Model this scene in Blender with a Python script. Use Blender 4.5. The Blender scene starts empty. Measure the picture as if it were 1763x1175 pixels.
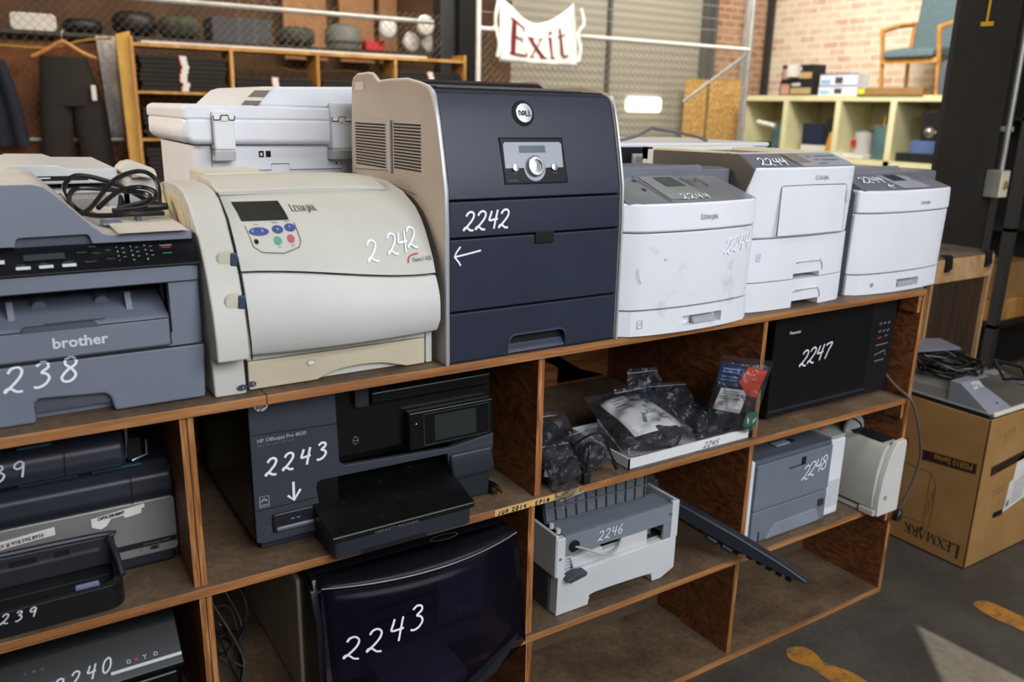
import bpy, bmesh, math, random
from mathutils import Vector, Matrix
random.seed(7)
SC = bpy.context.scene
COL = SC.collection
V = Vector
PI = math.pi

# ---------------------------------------------------------------- camera
def make_camera():
    C = V((-0.4726, -1.3738, 1.5013))
    yaw, pitch, roll = math.radians(32.738), math.radians(15.554), math.radians(1.254)
    fwd = V((math.sin(yaw) * math.cos(pitch), math.cos(yaw) * math.cos(pitch), -math.sin(pitch)))
    right = V((math.cos(yaw), -math.sin(yaw), 0))
    up = right.cross(fwd)
    r = right * math.cos(roll) + up * math.sin(roll)
    u = -right * math.sin(roll) + up * math.cos(roll)
    cam = bpy.data.cameras.new('camera')
    o = bpy.data.objects.new('camera', cam)
    COL.objects.link(o)
    M = Matrix((r, u, -fwd)).transposed().to_4x4()
    M.translation = C
    o.matrix_world = M
    cam.sensor_width = 36.0
    cam.lens = 1433.17 / 1763.0 * 36.0
    cam.clip_start = 0.05
    cam.clip_end = 60
    cam.dof.use_dof = True
    cam.dof.focus_distance = 1.72
    cam.dof.aperture_fstop = 3.4
    SC.camera = o
make_camera()

# ---------------------------------------------------------------- light
SC.view_settings.view_transform = 'Standard'
SC.view_settings.look = 'None'
SC.view_settings.gamma = 1.0
SC.view_settings.exposure = 0.08
SC.view_settings.use_curve_mapping = False
try:
    SC.cycles.use_denoising = True
    SC.cycles.max_bounces = 7
    SC.cycles.diffuse_bounces = 3
    SC.cycles.sample_clamp_indirect = 6.0
except Exception:
    pass
world = bpy.data.worlds.new('world')
SC.world = world
world.use_nodes = True
wbg = world.node_tree.nodes['Background']
wbg.inputs[0].default_value = (0.75, 0.85, 1.0, 1)
wbg.inputs[1].default_value = 0.4

def area(name, loc, target, sx, sy, power, col):
    L = bpy.data.lights.new(name, 'AREA')
    L.shape = 'RECTANGLE'
    L.size, L.size_y = sx, sy
    L.energy = power
    L.color = col
    o = bpy.data.objects.new(name, L)
    COL.objects.link(o)
    o.location = loc
    d = V(target) - V(loc)
    o.rotation_euler = d.to_track_quat('-Z', 'Y').to_euler()
    return o
COOL = (0.90, 0.945, 1.0)
WARM = (1.0, 0.80, 0.58)
# daylight from the open loading door behind the photographer, then the hall's ceiling fixtures and an added sign lamp
area('door_daylight', (0.9, -3.4, 2.9), (0.9, 0.2, 1.0), 3.6, 1.7, 165, COOL)
area('ceiling_tubes_front', (1.3, -0.9, 4.3), (1.3, 0.1, 0.0), 4.5, 0.5, 34, (1.0, 0.96, 0.9))
area('ceiling_tubes_aisle', (-2.7, 1.7, 3.2), (0.2, 0.5, 1.25), 1.6, 0.8, 112, (1.0, 0.86, 0.70))
area('ceiling_tubes_store', (1.6, 3.6, 4.3), (1.9, 5.6, 1.4), 4.0, 0.5, 100, (1.0, 0.88, 0.72))
area('ceiling_tubes_gate', (4.6, 2.6, 4.2), (5.2, 5.6, 1.4), 3.0, 0.8, 46, (1.0, 0.95, 0.88))
area('sign_fill', (3.3, 3.2, 3.7), (3.6, 4.6, 2.0), 1.2, 0.4, 42, (1.0, 0.97, 0.92))  # extra lamp, added to brighten the cloth sign and its rail
area('ceiling_tubes_brick', (5.6, 3.6, 4.2), (8.3, 4.2, 2.0), 2.6, 0.8, 155, (1.0, 0.97, 0.93))
SUN_DIR = V((-0.03, 0.72, -0.69)).normalized()
sl = bpy.data.lights.new('sun', 'SUN')
sl.energy = 13.0
sl.angle = 0.004
sl.color = (1.0, 0.93, 0.8)
so = bpy.data.objects.new('sun', sl)
COL.objects.link(so)
so.rotation_euler = SUN_DIR.to_track_quat('-Z', 'Y').to_euler()

# ---------------------------------------------------------------- materials
def lin(c):
    out = []
    for x in c[:3]:
        x = x / 255.0
        out.append(x / 12.92 if x <= 0.04045 else ((x + 0.055) / 1.055) ** 2.4)
    return (*out, 1.0)

class N:
    def __init__(s, name):
        s.m = bpy.data.materials.new(name)
        s.m.use_nodes = True
        s.t = s.m.node_tree
        s.p = s.t.nodes['Principled BSDF']
        s.co = None
    def n(s, typ, **kw):
        x = s.t.nodes.new(typ)
        for k, v in kw.items():
            setattr(x, k, v)
        return x
    def l(s, a, b):
        s.t.links.new(a, b)
    def coord(s, scale=(1, 1, 1), rot=(0, 0, 0)):
        tc = s.n('ShaderNodeTexCoord')
        mp = s.n('ShaderNodeMapping')
        mp.inputs['Scale'].default_value = scale
        mp.inputs['Rotation'].default_value = rot
        s.l(tc.outputs['Object'], mp.inputs[0])
        return mp.outputs[0]
    def noise(s, vec, scale, detail=3, rough=0.55, dist=0.0):
        x = s.n('ShaderNodeTexNoise')
        x.inputs['Scale'].default_value = scale
        x.inputs['Detail'].default_value = detail
        x.inputs['Roughness'].default_value = rough
        x.inputs['Distortion'].default_value = dist
        s.l(vec, x.inputs['Vector'])
        return x.outputs[0]
    def ramp(s, fac, stops):
        r = s.n('ShaderNodeValToRGB')
        e = r.color_ramp.elements
        while len(e) < len(stops):
            e.new(0.5)
        for k, (p, c) in enumerate(stops):
            e[k].position = p
            e[k].color = lin(c)
        s.l(fac, r.inputs[0])
        return r.outputs[0]
    def base(s, sock):
        s.l(sock, s.p.inputs['Base Color'])
    def bump(s, h, strength=0.2, dist=0.002):
        b = s.n('ShaderNodeBump')
        b.inputs['Strength'].default_value = strength
        b.inputs['Distance'].default_value = dist
        s.l(h, b.inputs['Height'])
        s.l(b.outputs[0], s.p.inputs['Normal'])
    def set(s, rough=0.5, metal=0.0, spec=0.5):
        s.p.inputs['Roughness'].default_value = rough
        s.p.inputs['Metallic'].default_value = metal
        s.p.inputs['Specular IOR Level'].default_value = spec
        return s.m

MAT = {}
def plastic(name, rgb, rough=0.45, var=0.06, grain=900, bump=0.05, metal=0.0, spec=0.4):
    if name in MAT:
        return MAT[name]
    a = N(name)
    co = a.coord()
    nz = a.noise(co, 6, 4)
    lo = tuple(max(0, c * (1 - var)) for c in rgb)
    hi = tuple(min(255, c * (1 + var * 0.5)) for c in rgb)
    a.base(a.ramp(nz, [(0.3, lo), (0.7, hi)]))
    if bump:
        a.bump(a.noise(co, grain, 2), bump, 0.0006)
    MAT[name] = a.set(rough, metal, spec)
    return MAT[name]

def wood(name, c1, c2, c3, scale=(1, 1, 1), ring=9.0, dist=3.0, rough=0.55, fine=60):
    a = N(name)
    co = a.coord(scale)
    w = a.n('ShaderNodeTexNoise')
    w.inputs['Scale'].default_value = ring
    w.inputs['Detail'].default_value = 3
    w.inputs['Distortion'].default_value = dist
    a.l(co, w.inputs['Vector'])
    col = a.ramp(w.outputs[0], [(0.3, c1), (0.5, c2), (0.68, c3)])
    f = a.noise(co, fine, 3)
    mx = a.n('ShaderNodeMixRGB', blend_type='MULTIPLY')
    mx.inputs[0].default_value = 0.35
    a.l(col, mx.inputs[1])
    a.l(a.ramp(f, [(0.3, (120, 110, 100)), (0.6, (255, 255, 255))]), mx.inputs[2])
    a.base(mx.outputs[0])
    a.bump(f, 0.15, 0.001)
    MAT[name] = a.set(rough)
    return MAT[name]

wood('ply_edge', (128, 80, 42), (160, 105, 57), (184, 131, 80), (1.2, 14, 26), 2.2, 1.0, 0.55, 18)
wood('ply_edge_upright', (92, 52, 22), (162, 102, 52), (204, 152, 98), (60, 6, 3.0), 2.0, 1.0, 0.6, 9)
wood('ply_face', (84, 46, 24), (120, 70, 38), (146, 90, 50), (3, 2.2, 5.0), 3.2, 5.0, 0.5, 60)
wood('ply_back', (112, 62, 30), (142, 84, 42), (164, 102, 55), (1.0, 3, 9.0), 2.6, 2.5, 0.5, 50)
wood('golden_wood', (176, 122, 54), (200, 146, 74), (222, 172, 100), (3, 6, 1.2), 2.4, 1.2, 0.5, 40)
wood('dark_veneer', (46, 34, 26), (58, 44, 33), (68, 52, 40), (14, 8, 1.2), 2.0, 1.0, 0.45, 30)
wood('hanger_wood', (170, 108, 50), (196, 132, 68), (210, 150, 84), (4, 4, 4), 3, 1.0, 0.4, 30)
wood('chair_wood', (186, 128, 52), (206, 146, 66), (220, 164, 84), (6, 6, 2), 3, 1.0, 0.4, 40)

def hardboard():
    a = N('hardboard')
    co = a.coord()
    n1 = a.noise(co, 5, 5, 0.6)
    n2 = a.noise(co, 70, 3, 0.6)
    c = a.ramp(n1, [(0.3, (76, 58, 43)), (0.5, (104, 84, 64)), (0.72, (128, 107, 85))])
    mx = a.n('ShaderNodeMixRGB', blend_type='MULTIPLY')
    mx.inputs[0].default_value = 0.4
    a.l(c, mx.inputs[1])
    a.l(a.ramp(n2, [(0.35, (150, 140, 130)), (0.6, (255, 255, 255))]), mx.inputs[2])
    a.base(mx.outputs[0])
    a.bump(n2, 0.1, 0.0008)
    MAT['hardboard'] = a.set(0.6)
hardboard()

def concrete():
    a = N('concrete')
    co = a.coord()
    n1 = a.noise(co, 2.2, 6, 0.6, 0.3)
    n2 = a.noise(co, 45, 4, 0.65)
    c = a.ramp(n1, [(0.28, (52, 49, 45)), (0.5, (67, 64, 59)), (0.72, (86, 82, 75))])
    mx = a.n('ShaderNodeMixRGB', blend_type='MULTIPLY')
    mx.inputs[0].default_value = 0.35
    a.l(c, mx.inputs[1])
    a.l(a.ramp(n2, [(0.3, (150, 145, 140)), (0.6, (255, 255, 255))]), mx.inputs[2])
    a.base(mx.outputs[0])
    a.bump(n2, 0.12, 0.001)
    MAT['concrete'] = a.set(0.5)
concrete()

def brick(name, c1, c2, mortar, along):
    a = N(name)
    tc = a.n('ShaderNodeTexCoord')
    sp = a.n('ShaderNodeSeparateXYZ')
    cb = a.n('ShaderNodeCombineXYZ')
    a.l(tc.outputs['Object'], sp.inputs[0])
    a.l(sp.outputs[along], cb.inputs[0])
    a.l(sp.outputs[2], cb.inputs[1])
    b = a.n('ShaderNodeTexBrick')
    b.inputs['Scale'].default_value = 1.0
    b.inputs['Brick Width'].default_value = 0.23
    b.inputs['Row Height'].default_value = 0.085
    b.inputs['Mortar Size'].default_value = 0.014
    b.inputs['Mortar Smooth'].default_value = 0.5
    b.inputs['Color1'].default_value = lin(c1)
    b.inputs['Color2'].default_value = lin(c2)
    b.inputs['Mortar'].default_value = lin(mortar)
    a.l(cb.outputs[0], b.inputs['Vector'])
    n = a.noise(tc.outputs['Object'], 7, 5)
    mx = a.n('ShaderNodeMixRGB', blend_type='MIX')
    a.l(a.ramp(n, [(0.35, (0, 0, 0)), (0.68, (200, 200, 200))]), mx.inputs[0])
    a.l(b.outputs['Color'], mx.inputs[1])
    mx.inputs[2].default_value = lin(mortar)
    a.base(mx.outputs[0])
    a.bump(b.outputs['Fac'], -0.3, 0.01)
    MAT[name] = a.set(0.85)
brick('brick_pale', (206, 162, 132), (236, 212, 184), (238, 226, 204), 1)
brick('brick_red', (150, 94, 66), (176, 120, 88), (196, 172, 142), 0)

def osb():
    a = N('osb_board')
    co = a.coord()
    v = a.n('ShaderNodeTexVoronoi')
    v.inputs['Scale'].default_value = 26
    a.l(co, v.inputs['Vector'])
    a.base(a.ramp(v.outputs['Distance'], [(0.1, (172, 122, 52)), (0.45, (204, 156, 80)), (0.8, (224, 180, 104))]))
    MAT['osb'] = a.set(0.7)
osb()

def mottled(name, stops, scale=8, rough=0.8, bump=0.2, bscale=60):
    a = N(name)
    co = a.coord()
    a.base(a.ramp(a.noise(co, scale, 5, 0.6), stops))
    a.bump(a.noise(co, bscale, 3), bump, 0.003)
    MAT[name] = a.set(rough)
    return MAT[name]
mottled('brown_board', [(0.3, (84, 46, 20)), (0.5, (118, 68, 32)), (0.7, (146, 90, 46))], 6)
mottled('trouser_cloth', [(0.3, (27, 21, 18)), (0.7, (37, 30, 25))], 9)
mottled('navy_cloth', [(0.3, (14, 18, 34)), (0.7, (24, 30, 50))], 9)
mottled('white_cloth', [(0.3, (206, 200, 192)), (0.7, (232, 228, 222))], 5, 0.85)
mottled('grey_cloth', [(0.3, (150, 146, 144)), (0.7, (200, 196, 192))], 6)
mottled('canvas', [(0.3, (236, 234, 222)), (0.7, (246, 244, 236))], 5, 0.85, 0.1)
mottled('teal_cloth', [(0.3, (82, 102, 106)), (0.7, (100, 120, 122))], 40, 0.9, 0.3, 400)
mottled('cardboard', [(0.3, (152, 112, 64)), (0.7, (172, 132, 78))], 5, 0.75, 0.1, 200)
mottled('cardboard_top', [(0.3, (146, 112, 70)), (0.7, (176, 140, 92))], 5, 0.75)
mottled('green_tin', [(0.3, (60, 92, 92)), (0.7, (86, 118, 114))], 6, 0.5)
mottled('black_misc', [(0.3, (16, 16, 18)), (0.7, (34, 34, 38))], 10, 0.45)
mottled('camo_cloth', [(0.35, (32, 38, 34)), (0.5, (60, 66, 54)), (0.66, (88, 84, 70))], 14, 0.9)
mottled('rust_brown', [(0.3, (96, 44, 26)), (0.7, (140, 70, 44))], 7)
mottled('dusty_black', [(0.35, (8, 8, 9)), (0.66, (13, 13, 14)), (0.86, (62, 60, 54))], 38, 0.3)
mottled('cream_paint', [(0.3, (222, 214, 164)), (0.7, (236, 230, 184))], 4, 0.6, 0.05)
mottled('column_paint', [(0.3, (26, 23, 21)), (0.7, (35, 32, 29))], 4, 0.6, 0.1)
mottled('backdrop_tan', [(0.3, (66, 44, 26)), (0.7, (100, 68, 42))], 3, 0.8)

def shutter():
    a = N('shutter_slats')
    tc = a.n('ShaderNodeTexCoord')
    w = a.n('ShaderNodeTexWave', wave_type='BANDS', bands_direction='Z')
    w.inputs['Scale'].default_value = 3.6
    w.inputs['Distortion'].default_value = 0.0
    a.l(tc.outputs['Object'], w.inputs['Vector'])
    a.base(a.ramp(w.outputs['Fac'], [(0.0, (150, 144, 128)), (0.5, (164, 158, 142)), (1.0, (174, 168, 152))]))
    a.bump(w.outputs['Fac'], 0.25, 0.01)
    MAT['shutter'] = a.set(0.5)
shutter()

def clear(name, tint, blend, rough=0.12):
    a = N(name)
    t = a.n('ShaderNodeBsdfTransparent')
    t.inputs[0].default_value = lin(tint)
    g = a.n('ShaderNodeBsdfGlossy')
    g.inputs['Roughness'].default_value = rough
    g.inputs['Color'].default_value = (0.9, 0.93, 1, 1)
    df = a.n('ShaderNodeBsdfDiffuse')
    df.inputs[0].default_value = lin((200, 206, 216))
    co = a.coord()
    nz = a.noise(co, 30, 2, 0.5, 1.5)
    b = a.n('ShaderNodeBump')
    b.inputs['Strength'].default_value = 0.45
    b.inputs['Distance'].default_value = 0.02
    a.l(nz, b.inputs['Height'])
    a.l(b.outputs[0], g.inputs['Normal'])
    m0 = a.n('ShaderNodeMixShader')
    m0.inputs[0].default_value = 0.03
    a.l(t.outputs[0], m0.inputs[1])
    a.l(df.outputs[0], m0.inputs[2])
    mx = a.n('ShaderNodeMixShader')
    fr = a.n('ShaderNodeLayerWeight')
    fr.inputs[0].default_value = blend
    a.l(b.outputs[0], fr.inputs['Normal'])
    a.l(fr.outputs['Fresnel'], mx.inputs[0])
    a.l(m0.outputs[0], mx.inputs[1])
    a.l(g.outputs[0], mx.inputs[2])
    a.l(mx.outputs[0], a.t.nodes['Material Output'].inputs[0])
    MAT[name] = a.m
    return a.m
clear('clear_bag', (238, 240, 244), 0.24, 0.07)
def smoky():
    a = N('smoky_lid')
    t = a.n('ShaderNodeBsdfTransparent')
    t.inputs[0].default_value = lin((178, 170, 190))
    g = a.n('ShaderNodeBsdfPrincipled')
    g.inputs['Base Color'].default_value = lin((30, 28, 42))
    g.inputs['Roughness'].default_value = 0.25
    g.inputs['Specular IOR Level'].default_value = 0.3
    mx = a.n('ShaderNodeMixShader')
    mx.inputs[0].default_value = 0.24
    a.l(t.outputs[0], mx.inputs[1])
    a.l(g.outputs[0], mx.inputs[2])
    a.l(mx.outputs[0], a.t.nodes['Material Output'].inputs[0])
    MAT['smoky'] = a.m
smoky()
def emit(name, rgb, strength):
    a = N(name)
    a.p.inputs['Base Color'].default_value = lin(rgb)
    a.p.inputs['Emission Color'].default_value = lin(rgb)
    a.p.inputs['Emission Strength'].default_value = strength
    MAT[name] = a.set(0.5)
emit('lit_pane', (255, 252, 245), 3.0)

plastic('chalk', (235, 238, 245), 0.8, 0.04, 900, 0)
plastic('faint_chalk', (240, 242, 248), 0.8, 0.03, 900, 0)
plastic('black_ink', (22, 22, 24), 0.7, 0.05, 900, 0)
plastic('white_print', (205, 208, 212), 0.6, 0.03, 900, 0)
plastic('dim_print', (110, 114, 122), 0.6, 0.03, 900, 0)
plastic('red_print', (190, 40, 44), 0.5, 0.05, 900, 0)
plastic('green_print', (40, 140, 90), 0.5, 0.05, 900, 0)
plastic('orange_print', (214, 140, 50), 0.5, 0.05, 900, 0)
plastic('maroon_ink', (124, 34, 48), 0.8, 0.15, 900, 0)
plastic('gap_black', (10, 10, 11), 0.8, 0.05, 900, 0)
plastic('gap_grey', (74, 76, 82), 0.8, 0.05, 900, 0)
plastic('steel', (170, 172, 175), 0.32, 0.08, 500, 0.05, 0.9)
plastic('galvanised', (186, 184, 178), 0.45, 0.1, 200, 0.05, 0.55)
plastic('fence_wire', (150, 142, 122), 0.5, 0.1, 200, 0.0, 0.4)
plastic('white_pipe', (222, 222, 216), 0.45, 0.05, 200, 0.0)
plastic('black_cable', (20, 20, 22), 0.35, 0.1, 400, 0.0)
plastic('grey_cable', (104, 104, 108), 0.45, 0.1, 400, 0.0)
plastic('brown_cable', (92, 80, 74), 0.45, 0.1, 400, 0.0)
plastic('pale_cable', (176, 172, 160), 0.5, 0.05, 400, 0.0)
plastic('brass', (210, 170, 80), 0.3, 0.05, 400, 0.0, 0.9)

# ---------------------------------------------------------------- mesh kit
INV = {}
class MB:
    def __init__(s):
        s.v, s.f, s.m, s.cur = [], [], [], 0
    def add(s, vs, fs):
        b = len(s.v)
        s.v += [V(v) for v in vs]
        s.f += [tuple(b + i for i in f) for f in fs]
        s.m += [s.cur] * len(fs)
        return s
    def mat(s, k):
        s.cur = k
        return s
    def box(s, x0, x1, y0, y1, z0, z1):
        return s.add([(x0, y0, z0), (x1, y0, z0), (x1, y1, z0), (x0, y1, z0), (x0, y0, z1), (x1, y0, z1), (x1, y1, z1), (x0, y1, z1)],
                     [(0, 3, 2, 1), (4, 5, 6, 7), (0, 1, 5, 4), (1, 2, 6, 5), (2, 3, 7, 6), (3, 0, 4, 7)])
    def prism(s, poly, ax, a0, a1):
        """poly: 2D outline; ax 'x' -> (y,z), 'y' -> (x,z), 'z' -> (x,y)"""
        def p(q, a):
            return {'x': (a, q[0], q[1]), 'y': (q[0], a, q[1]), 'z': (q[0], q[1], a)}[ax]
        n = len(poly)
        vs = [p(q, a0) for q in poly] + [p(q, a1) for q in poly]
        fs = [tuple(range(n - 1, -1, -1)), tuple(range(n, 2 * n))]
        fs += [(i, (i + 1) % n, n + (i + 1) % n, n + i) for i in range(n)]
        return s.add(vs, fs)
    def loft(s, rings, caps=True):
        n = len(rings[0])
        vs = [q for r in rings for q in r]
        fs = []
        for k in range(len(rings) - 1):
            for i in range(n):
                fs.append((k * n + i, k * n + (i + 1) % n, (k + 1) * n + (i + 1) % n, (k + 1) * n + i))
        if caps:
            fs.append(tuple(range(n - 1, -1, -1)))
            fs.append(tuple(range((len(rings) - 1) * n, len(rings) * n)))
        return s.add(vs, fs)
    def tube(s, pts, r, n=8, closed=False):
        pts = [V(p) for p in pts]
        m = len(pts)
        rr = r if isinstance(r, (list, tuple)) else [r] * m
        rings = []
        prev = None
        for i, p in enumerate(pts):
            if closed:
                t = pts[(i + 1) % m] - pts[i - 1]
            else:
                t = pts[min(i + 1, m - 1)] - pts[max(i - 1, 0)]
            if t.length < 1e-9:
                t = V((0, 0, 1))
            t.normalize()
            if prev is None:
                a = t.orthogonal().normalized()
            else:
                a = (prev - t * prev.dot(t))
                a = a.normalized() if a.length > 1e-6 else t.orthogonal().normalized()
            prev = a
            b = t.cross(a)
            rings.append([p + (a * math.cos(2 * PI * k / n) + b * math.sin(2 * PI * k / n)) * rr[i] for k in range(n)])
        if closed:
            rings.append(rings[0])
        return s.loft(rings, not closed)
    def lathe(s, prof, c, ax='z', n=24):
        c = V(c)
        E = {'z': (V((1, 0, 0)), V((0, 1, 0)), V((0, 0, 1))), 'y': (V((1, 0, 0)), V((0, 0, 1)), V((0, 1, 0))), 'x': (V((0, 1, 0)), V((0, 0, 1)), V((1, 0, 0)))}[ax]
        rings = []
        for r, h in prof:
            rings.append([c + E[2] * h + (E[0] * math.cos(2 * PI * k / n) + E[1] * math.sin(2 * PI * k / n)) * max(r, 1e-5) for k in range(n)])
        return s.loft(rings)
    def grid(s, fn, nu, nv):
        vs = [fn(i / nu, j / nv) for i in range(nu + 1) for j in range(nv + 1)]
        w = nv + 1
        fs = [(i * w + j, (i + 1) * w + j, (i + 1) * w + j + 1, i * w + j + 1) for i in range(nu) for j in range(nv)]
        return s.add(vs, fs)
    def xf(s, M, start=0):
        for i in range(start, len(s.v)):
            s.v[i] = M @ s.v[i]
        return s
    def build(s, name, mat, parent=None, label=None, bevel=0.0, seg=2, smooth=True, ang=38, solid=0.0, sub=0, kind=None, local=False):
        me = bpy.data.meshes.new(name)
        inv = Matrix() if (parent is None or local) else INV[parent.name]
        me.from_pydata([inv @ v for v in s.v], [], s.f)
        mats = mat if isinstance(mat, (list, tuple)) else [mat]
        for m in mats:
            me.materials.append(MAT[m] if isinstance(m, str) else m)
        for k, p in enumerate(me.polygons):
            p.material_index = s.m[k]
        b = bmesh.new()
        b.from_mesh(me)
        bmesh.ops.recalc_face_normals(b, faces=b.faces)
        b.to_mesh(me)
        b.free()
        if smooth:
            for p in me.polygons:
                p.use_smooth = True
            if not bevel:
                me.set_sharp_from_angle(angle=math.radians(ang))
        o = bpy.data.objects.new(name, me)
        COL.objects.link(o)
        if parent is not None:
            o.parent = parent
            INV[o.name] = INV[parent.name]
        else:
            INV[o.name] = Matrix()
        if label:
            o['label'] = label
        if kind:
            o['kind'] = kind
        if solid:
            md = o.modifiers.new('solid', 'SOLIDIFY')
            md.thickness = solid
        if sub:
            md = o.modifiers.new('sub', 'SUBSURF')
            md.levels = md.render_levels = sub
        if bevel:
            md = o.modifiers.new('bevel', 'BEVEL')
            md.width = bevel
            md.segments = seg
            md.limit_method = 'ANGLE'
            md.angle_limit = math.radians(34)
            md.harden_normals = True
        return o

def T(name, label, cat, loc, rz=0.0, group=None, tilt=None):
    o = bpy.data.objects.new(name, None)
    COL.objects.link(o)
    o.empty_display_size = 0.05
    o.location = loc
    o.rotation_euler = (tilt[0] if tilt else 0, tilt[1] if tilt else 0, rz)
    o['label'] = label
    o['category'] = cat
    if group:
        o['group'] = group
    INV[o.name] = (Matrix.Translation(V(loc)) @ o.rotation_euler.to_matrix().to_4x4()).inverted()
    return o

def tag(o, label, cat, group=None, kind=None):
    o['label'] = label
    o['category'] = cat
    if group:
        o['group'] = group
    if kind:
        o['kind'] = kind
    return o

def copy_tree(o, parent=None):
    c = o.copy()
    COL.objects.link(c)
    if parent is not None:
        c.parent = parent
        c.matrix_parent_inverse = o.matrix_parent_inverse.copy()
    for ch in list(o.children):
        copy_tree(ch, c)
    return c

def struct(mb, name, mat, **kw):
    return mb.build(name, mat, None, kind='structure', **kw)

def rr(x0, x1, y0, y1, r, n=4, cor=(1, 1, 1, 1)):
    out = []
    for k, (cx, cy, a) in enumerate(((x0 + r, y0 + r, PI), (x1 - r, y0 + r, 1.5 * PI), (x1 - r, y1 - r, 0), (x0 + r, y1 - r, 0.5 * PI))):
        if not cor[k] or r <= 0:
            out.append(((x0, y0), (x1, y0), (x1, y1), (x0, y1))[k])
            continue
        for i in range(n + 1):
            t = a + 0.5 * PI * i / n
            out.append((cx + r * math.cos(t), cy + r * math.sin(t)))
    return out

def cr(pts, n=6, closed=False):
    """Catmull-Rom through the points"""
    pts = [V(p) for p in pts]
    m = len(pts)
    out = []
    rng = m if closed else m - 1
    for i in range(rng):
        if closed:
            a, b, c, d = pts[i - 1], pts[i], pts[(i + 1) % m], pts[(i + 2) % m]
        else:
            a, b, c, d = pts[max(i - 1, 0)], pts[i], pts[i + 1], pts[min(i + 2, m - 1)]
        for k in range(n):
            t = k / n
            out.append(0.5 * ((2 * b) + (c - a) * t + (2 * a - 5 * b + 4 * c - d) * t * t + (3 * b - a - 3 * c + d) * t ** 3))
    if not closed:
        out.append(pts[-1])
    return out

# --- writing: 2D strokes or type laid on a surface by a map (u, v) -> point
def plane(o, ex=(1, 0, 0), ey=(0, 0, 1), off=0.0012):
    o, ex, ey = V(o), V(ex).normalized(), V(ey).normalized()
    nrm = ey.cross(ex)
    if nrm.y > 0 or (abs(nrm.y) < 1e-6 and nrm.z < 0):
        nrm = -nrm
    return lambda u, v: o + ex * u + ey * v + nrm * off
GL = {
    '2': [[(.04, .76), (.14, .93), (.34, .98), (.5, .84), (.46, .6), (.28, .34), (.06, .1), (.0, .03), (.06, .16), (.22, .15), (.4, .03), (.6, .02)]],
    '4': [[(.14, .95), (.1, .72), (.06, .48), (.3, .48), (.58, .53)], [(.5, 1.0), (.46, .6), (.42, .0)]],
    '3': [[(.06, .84), (.22, .97), (.42, .93), (.46, .76), (.26, .58), (.44, .5), (.54, .32), (.42, .1), (.2, .0), (.04, .04)]],
    '8': [[(.48, .84), (.34, .98), (.14, .9), (.14, .7), (.4, .48), (.54, .24), (.4, .03), (.16, .03), (.06, .2), (.22, .46), (.48, .66), (.5, .84)]],
    '9': [[(.5, .86), (.34, .98), (.1, .86), (.06, .66), (.22, .54), (.44, .64), (.52, .86), (.5, .5), (.44, .0)]],
    '0': [[(.32, .98), (.12, .82), (.04, .45), (.14, .06), (.34, .02), (.52, .3), (.52, .7), (.4, .94), (.26, .98)]],
    '5': [[(.16, .95), (.12, .55), (.3, .62), (.5, .45), (.46, .16), (.24, .0), (.04, .1)], [(.16, .95), (.56, .98)]],
    '6': [[(.44, .98), (.2, .7), (.06, .3), (.2, .02), (.42, .06), (.5, .28), (.34, .44), (.12, .3)]],
    '7': [[(.04, .84), (.12, .94), (.54, .98), (.36, .5), (.24, .0)]],
    '1': [[(.3, 1.0), (.26, .0)]],
}
def strokes_mb(strokes, mp, w, mb=None, curve=False):
    mb = mb or MB()
    d = 1e-3
    for si, st in enumerate(strokes):
        pts = cr([(p[0], p[1], 0) for p in st], 5) if (curve and len(st) > 2) else [V((p[0], p[1], 0)) for p in st]
        L, R = [], []
        for i, p in enumerate(pts):
            t = pts[min(i + 1, len(pts) - 1)] - pts[max(i - 1, 0)]
            t = t.normalized() if t.length > 1e-9 else V((1, 0, 0))
            nn = V((-t.y, t.x, 0)) * w * 0.5
            q = mp(p.x, p.y)
            up = (mp(p.x + d, p.y) - q).cross(mp(p.x, p.y + d) - q)
            up = up.normalized() if up.length > 1e-12 else V((0, -1, 0))
            if up.dot(V((-.5, -.8, .4))) < 0:
                up = -up
            up = up * (0.0005 * i / len(pts) + 0.00012 * (si % 5))
            L.append(mp(p.x + nn.x, p.y + nn.y) + up)
            R.append(mp(p.x - nn.x, p.y - nn.y) + up)
        k = len(pts)
        mb.add(L + R, [(i, i + 1, k + i + 1, k + i) for i in range(k - 1)])
    return mb
def hand(txt, mp, h, w=0.004, gap=0.72, slant=0.12, rise=0.0, jit=0.05, glyphs=None):
    st, x = [], 0.0
    for ch in txt:
        if ch == ' ':
            x += 0.6 * h
            continue
        dy = random.uniform(-jit, jit) * h + rise * x
        for s in (glyphs or GL)[ch]:
            st.append([(x + (p[0] + slant * p[1]) * h, dy + p[1] * h) for p in s])
        x += gap * h
    return strokes_mb(st, mp, w, None, True)
def typeset(txt, mp, h, mb=None, x0=0.0, y0=0.0, sx=1.0, bold=0.0, align='LEFT'):
    cu = bpy.data.curves.new('type', 'FONT')
    cu.body = txt
    cu.size = h * 1.42
    cu.resolution_u = 2
    cu.offset = bold
    cu.align_x = align
    ob = bpy.data.objects.new('type', cu)
    COL.objects.link(ob)
    dg = bpy.context.evaluated_depsgraph_get()
    me = bpy.data.meshes.new_from_object(ob.evaluated_get(dg))
    mb = mb or MB()
    mb.add([mp(x0 + v.co.x * sx, y0 + v.co.y) for v in me.vertices], [tuple(p.vertices) for p in me.polygons])
    bpy.data.objects.remove(ob)
    bpy.data.meshes.remove(me)
    bpy.data.curves.remove(cu)
    return mb
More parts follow.
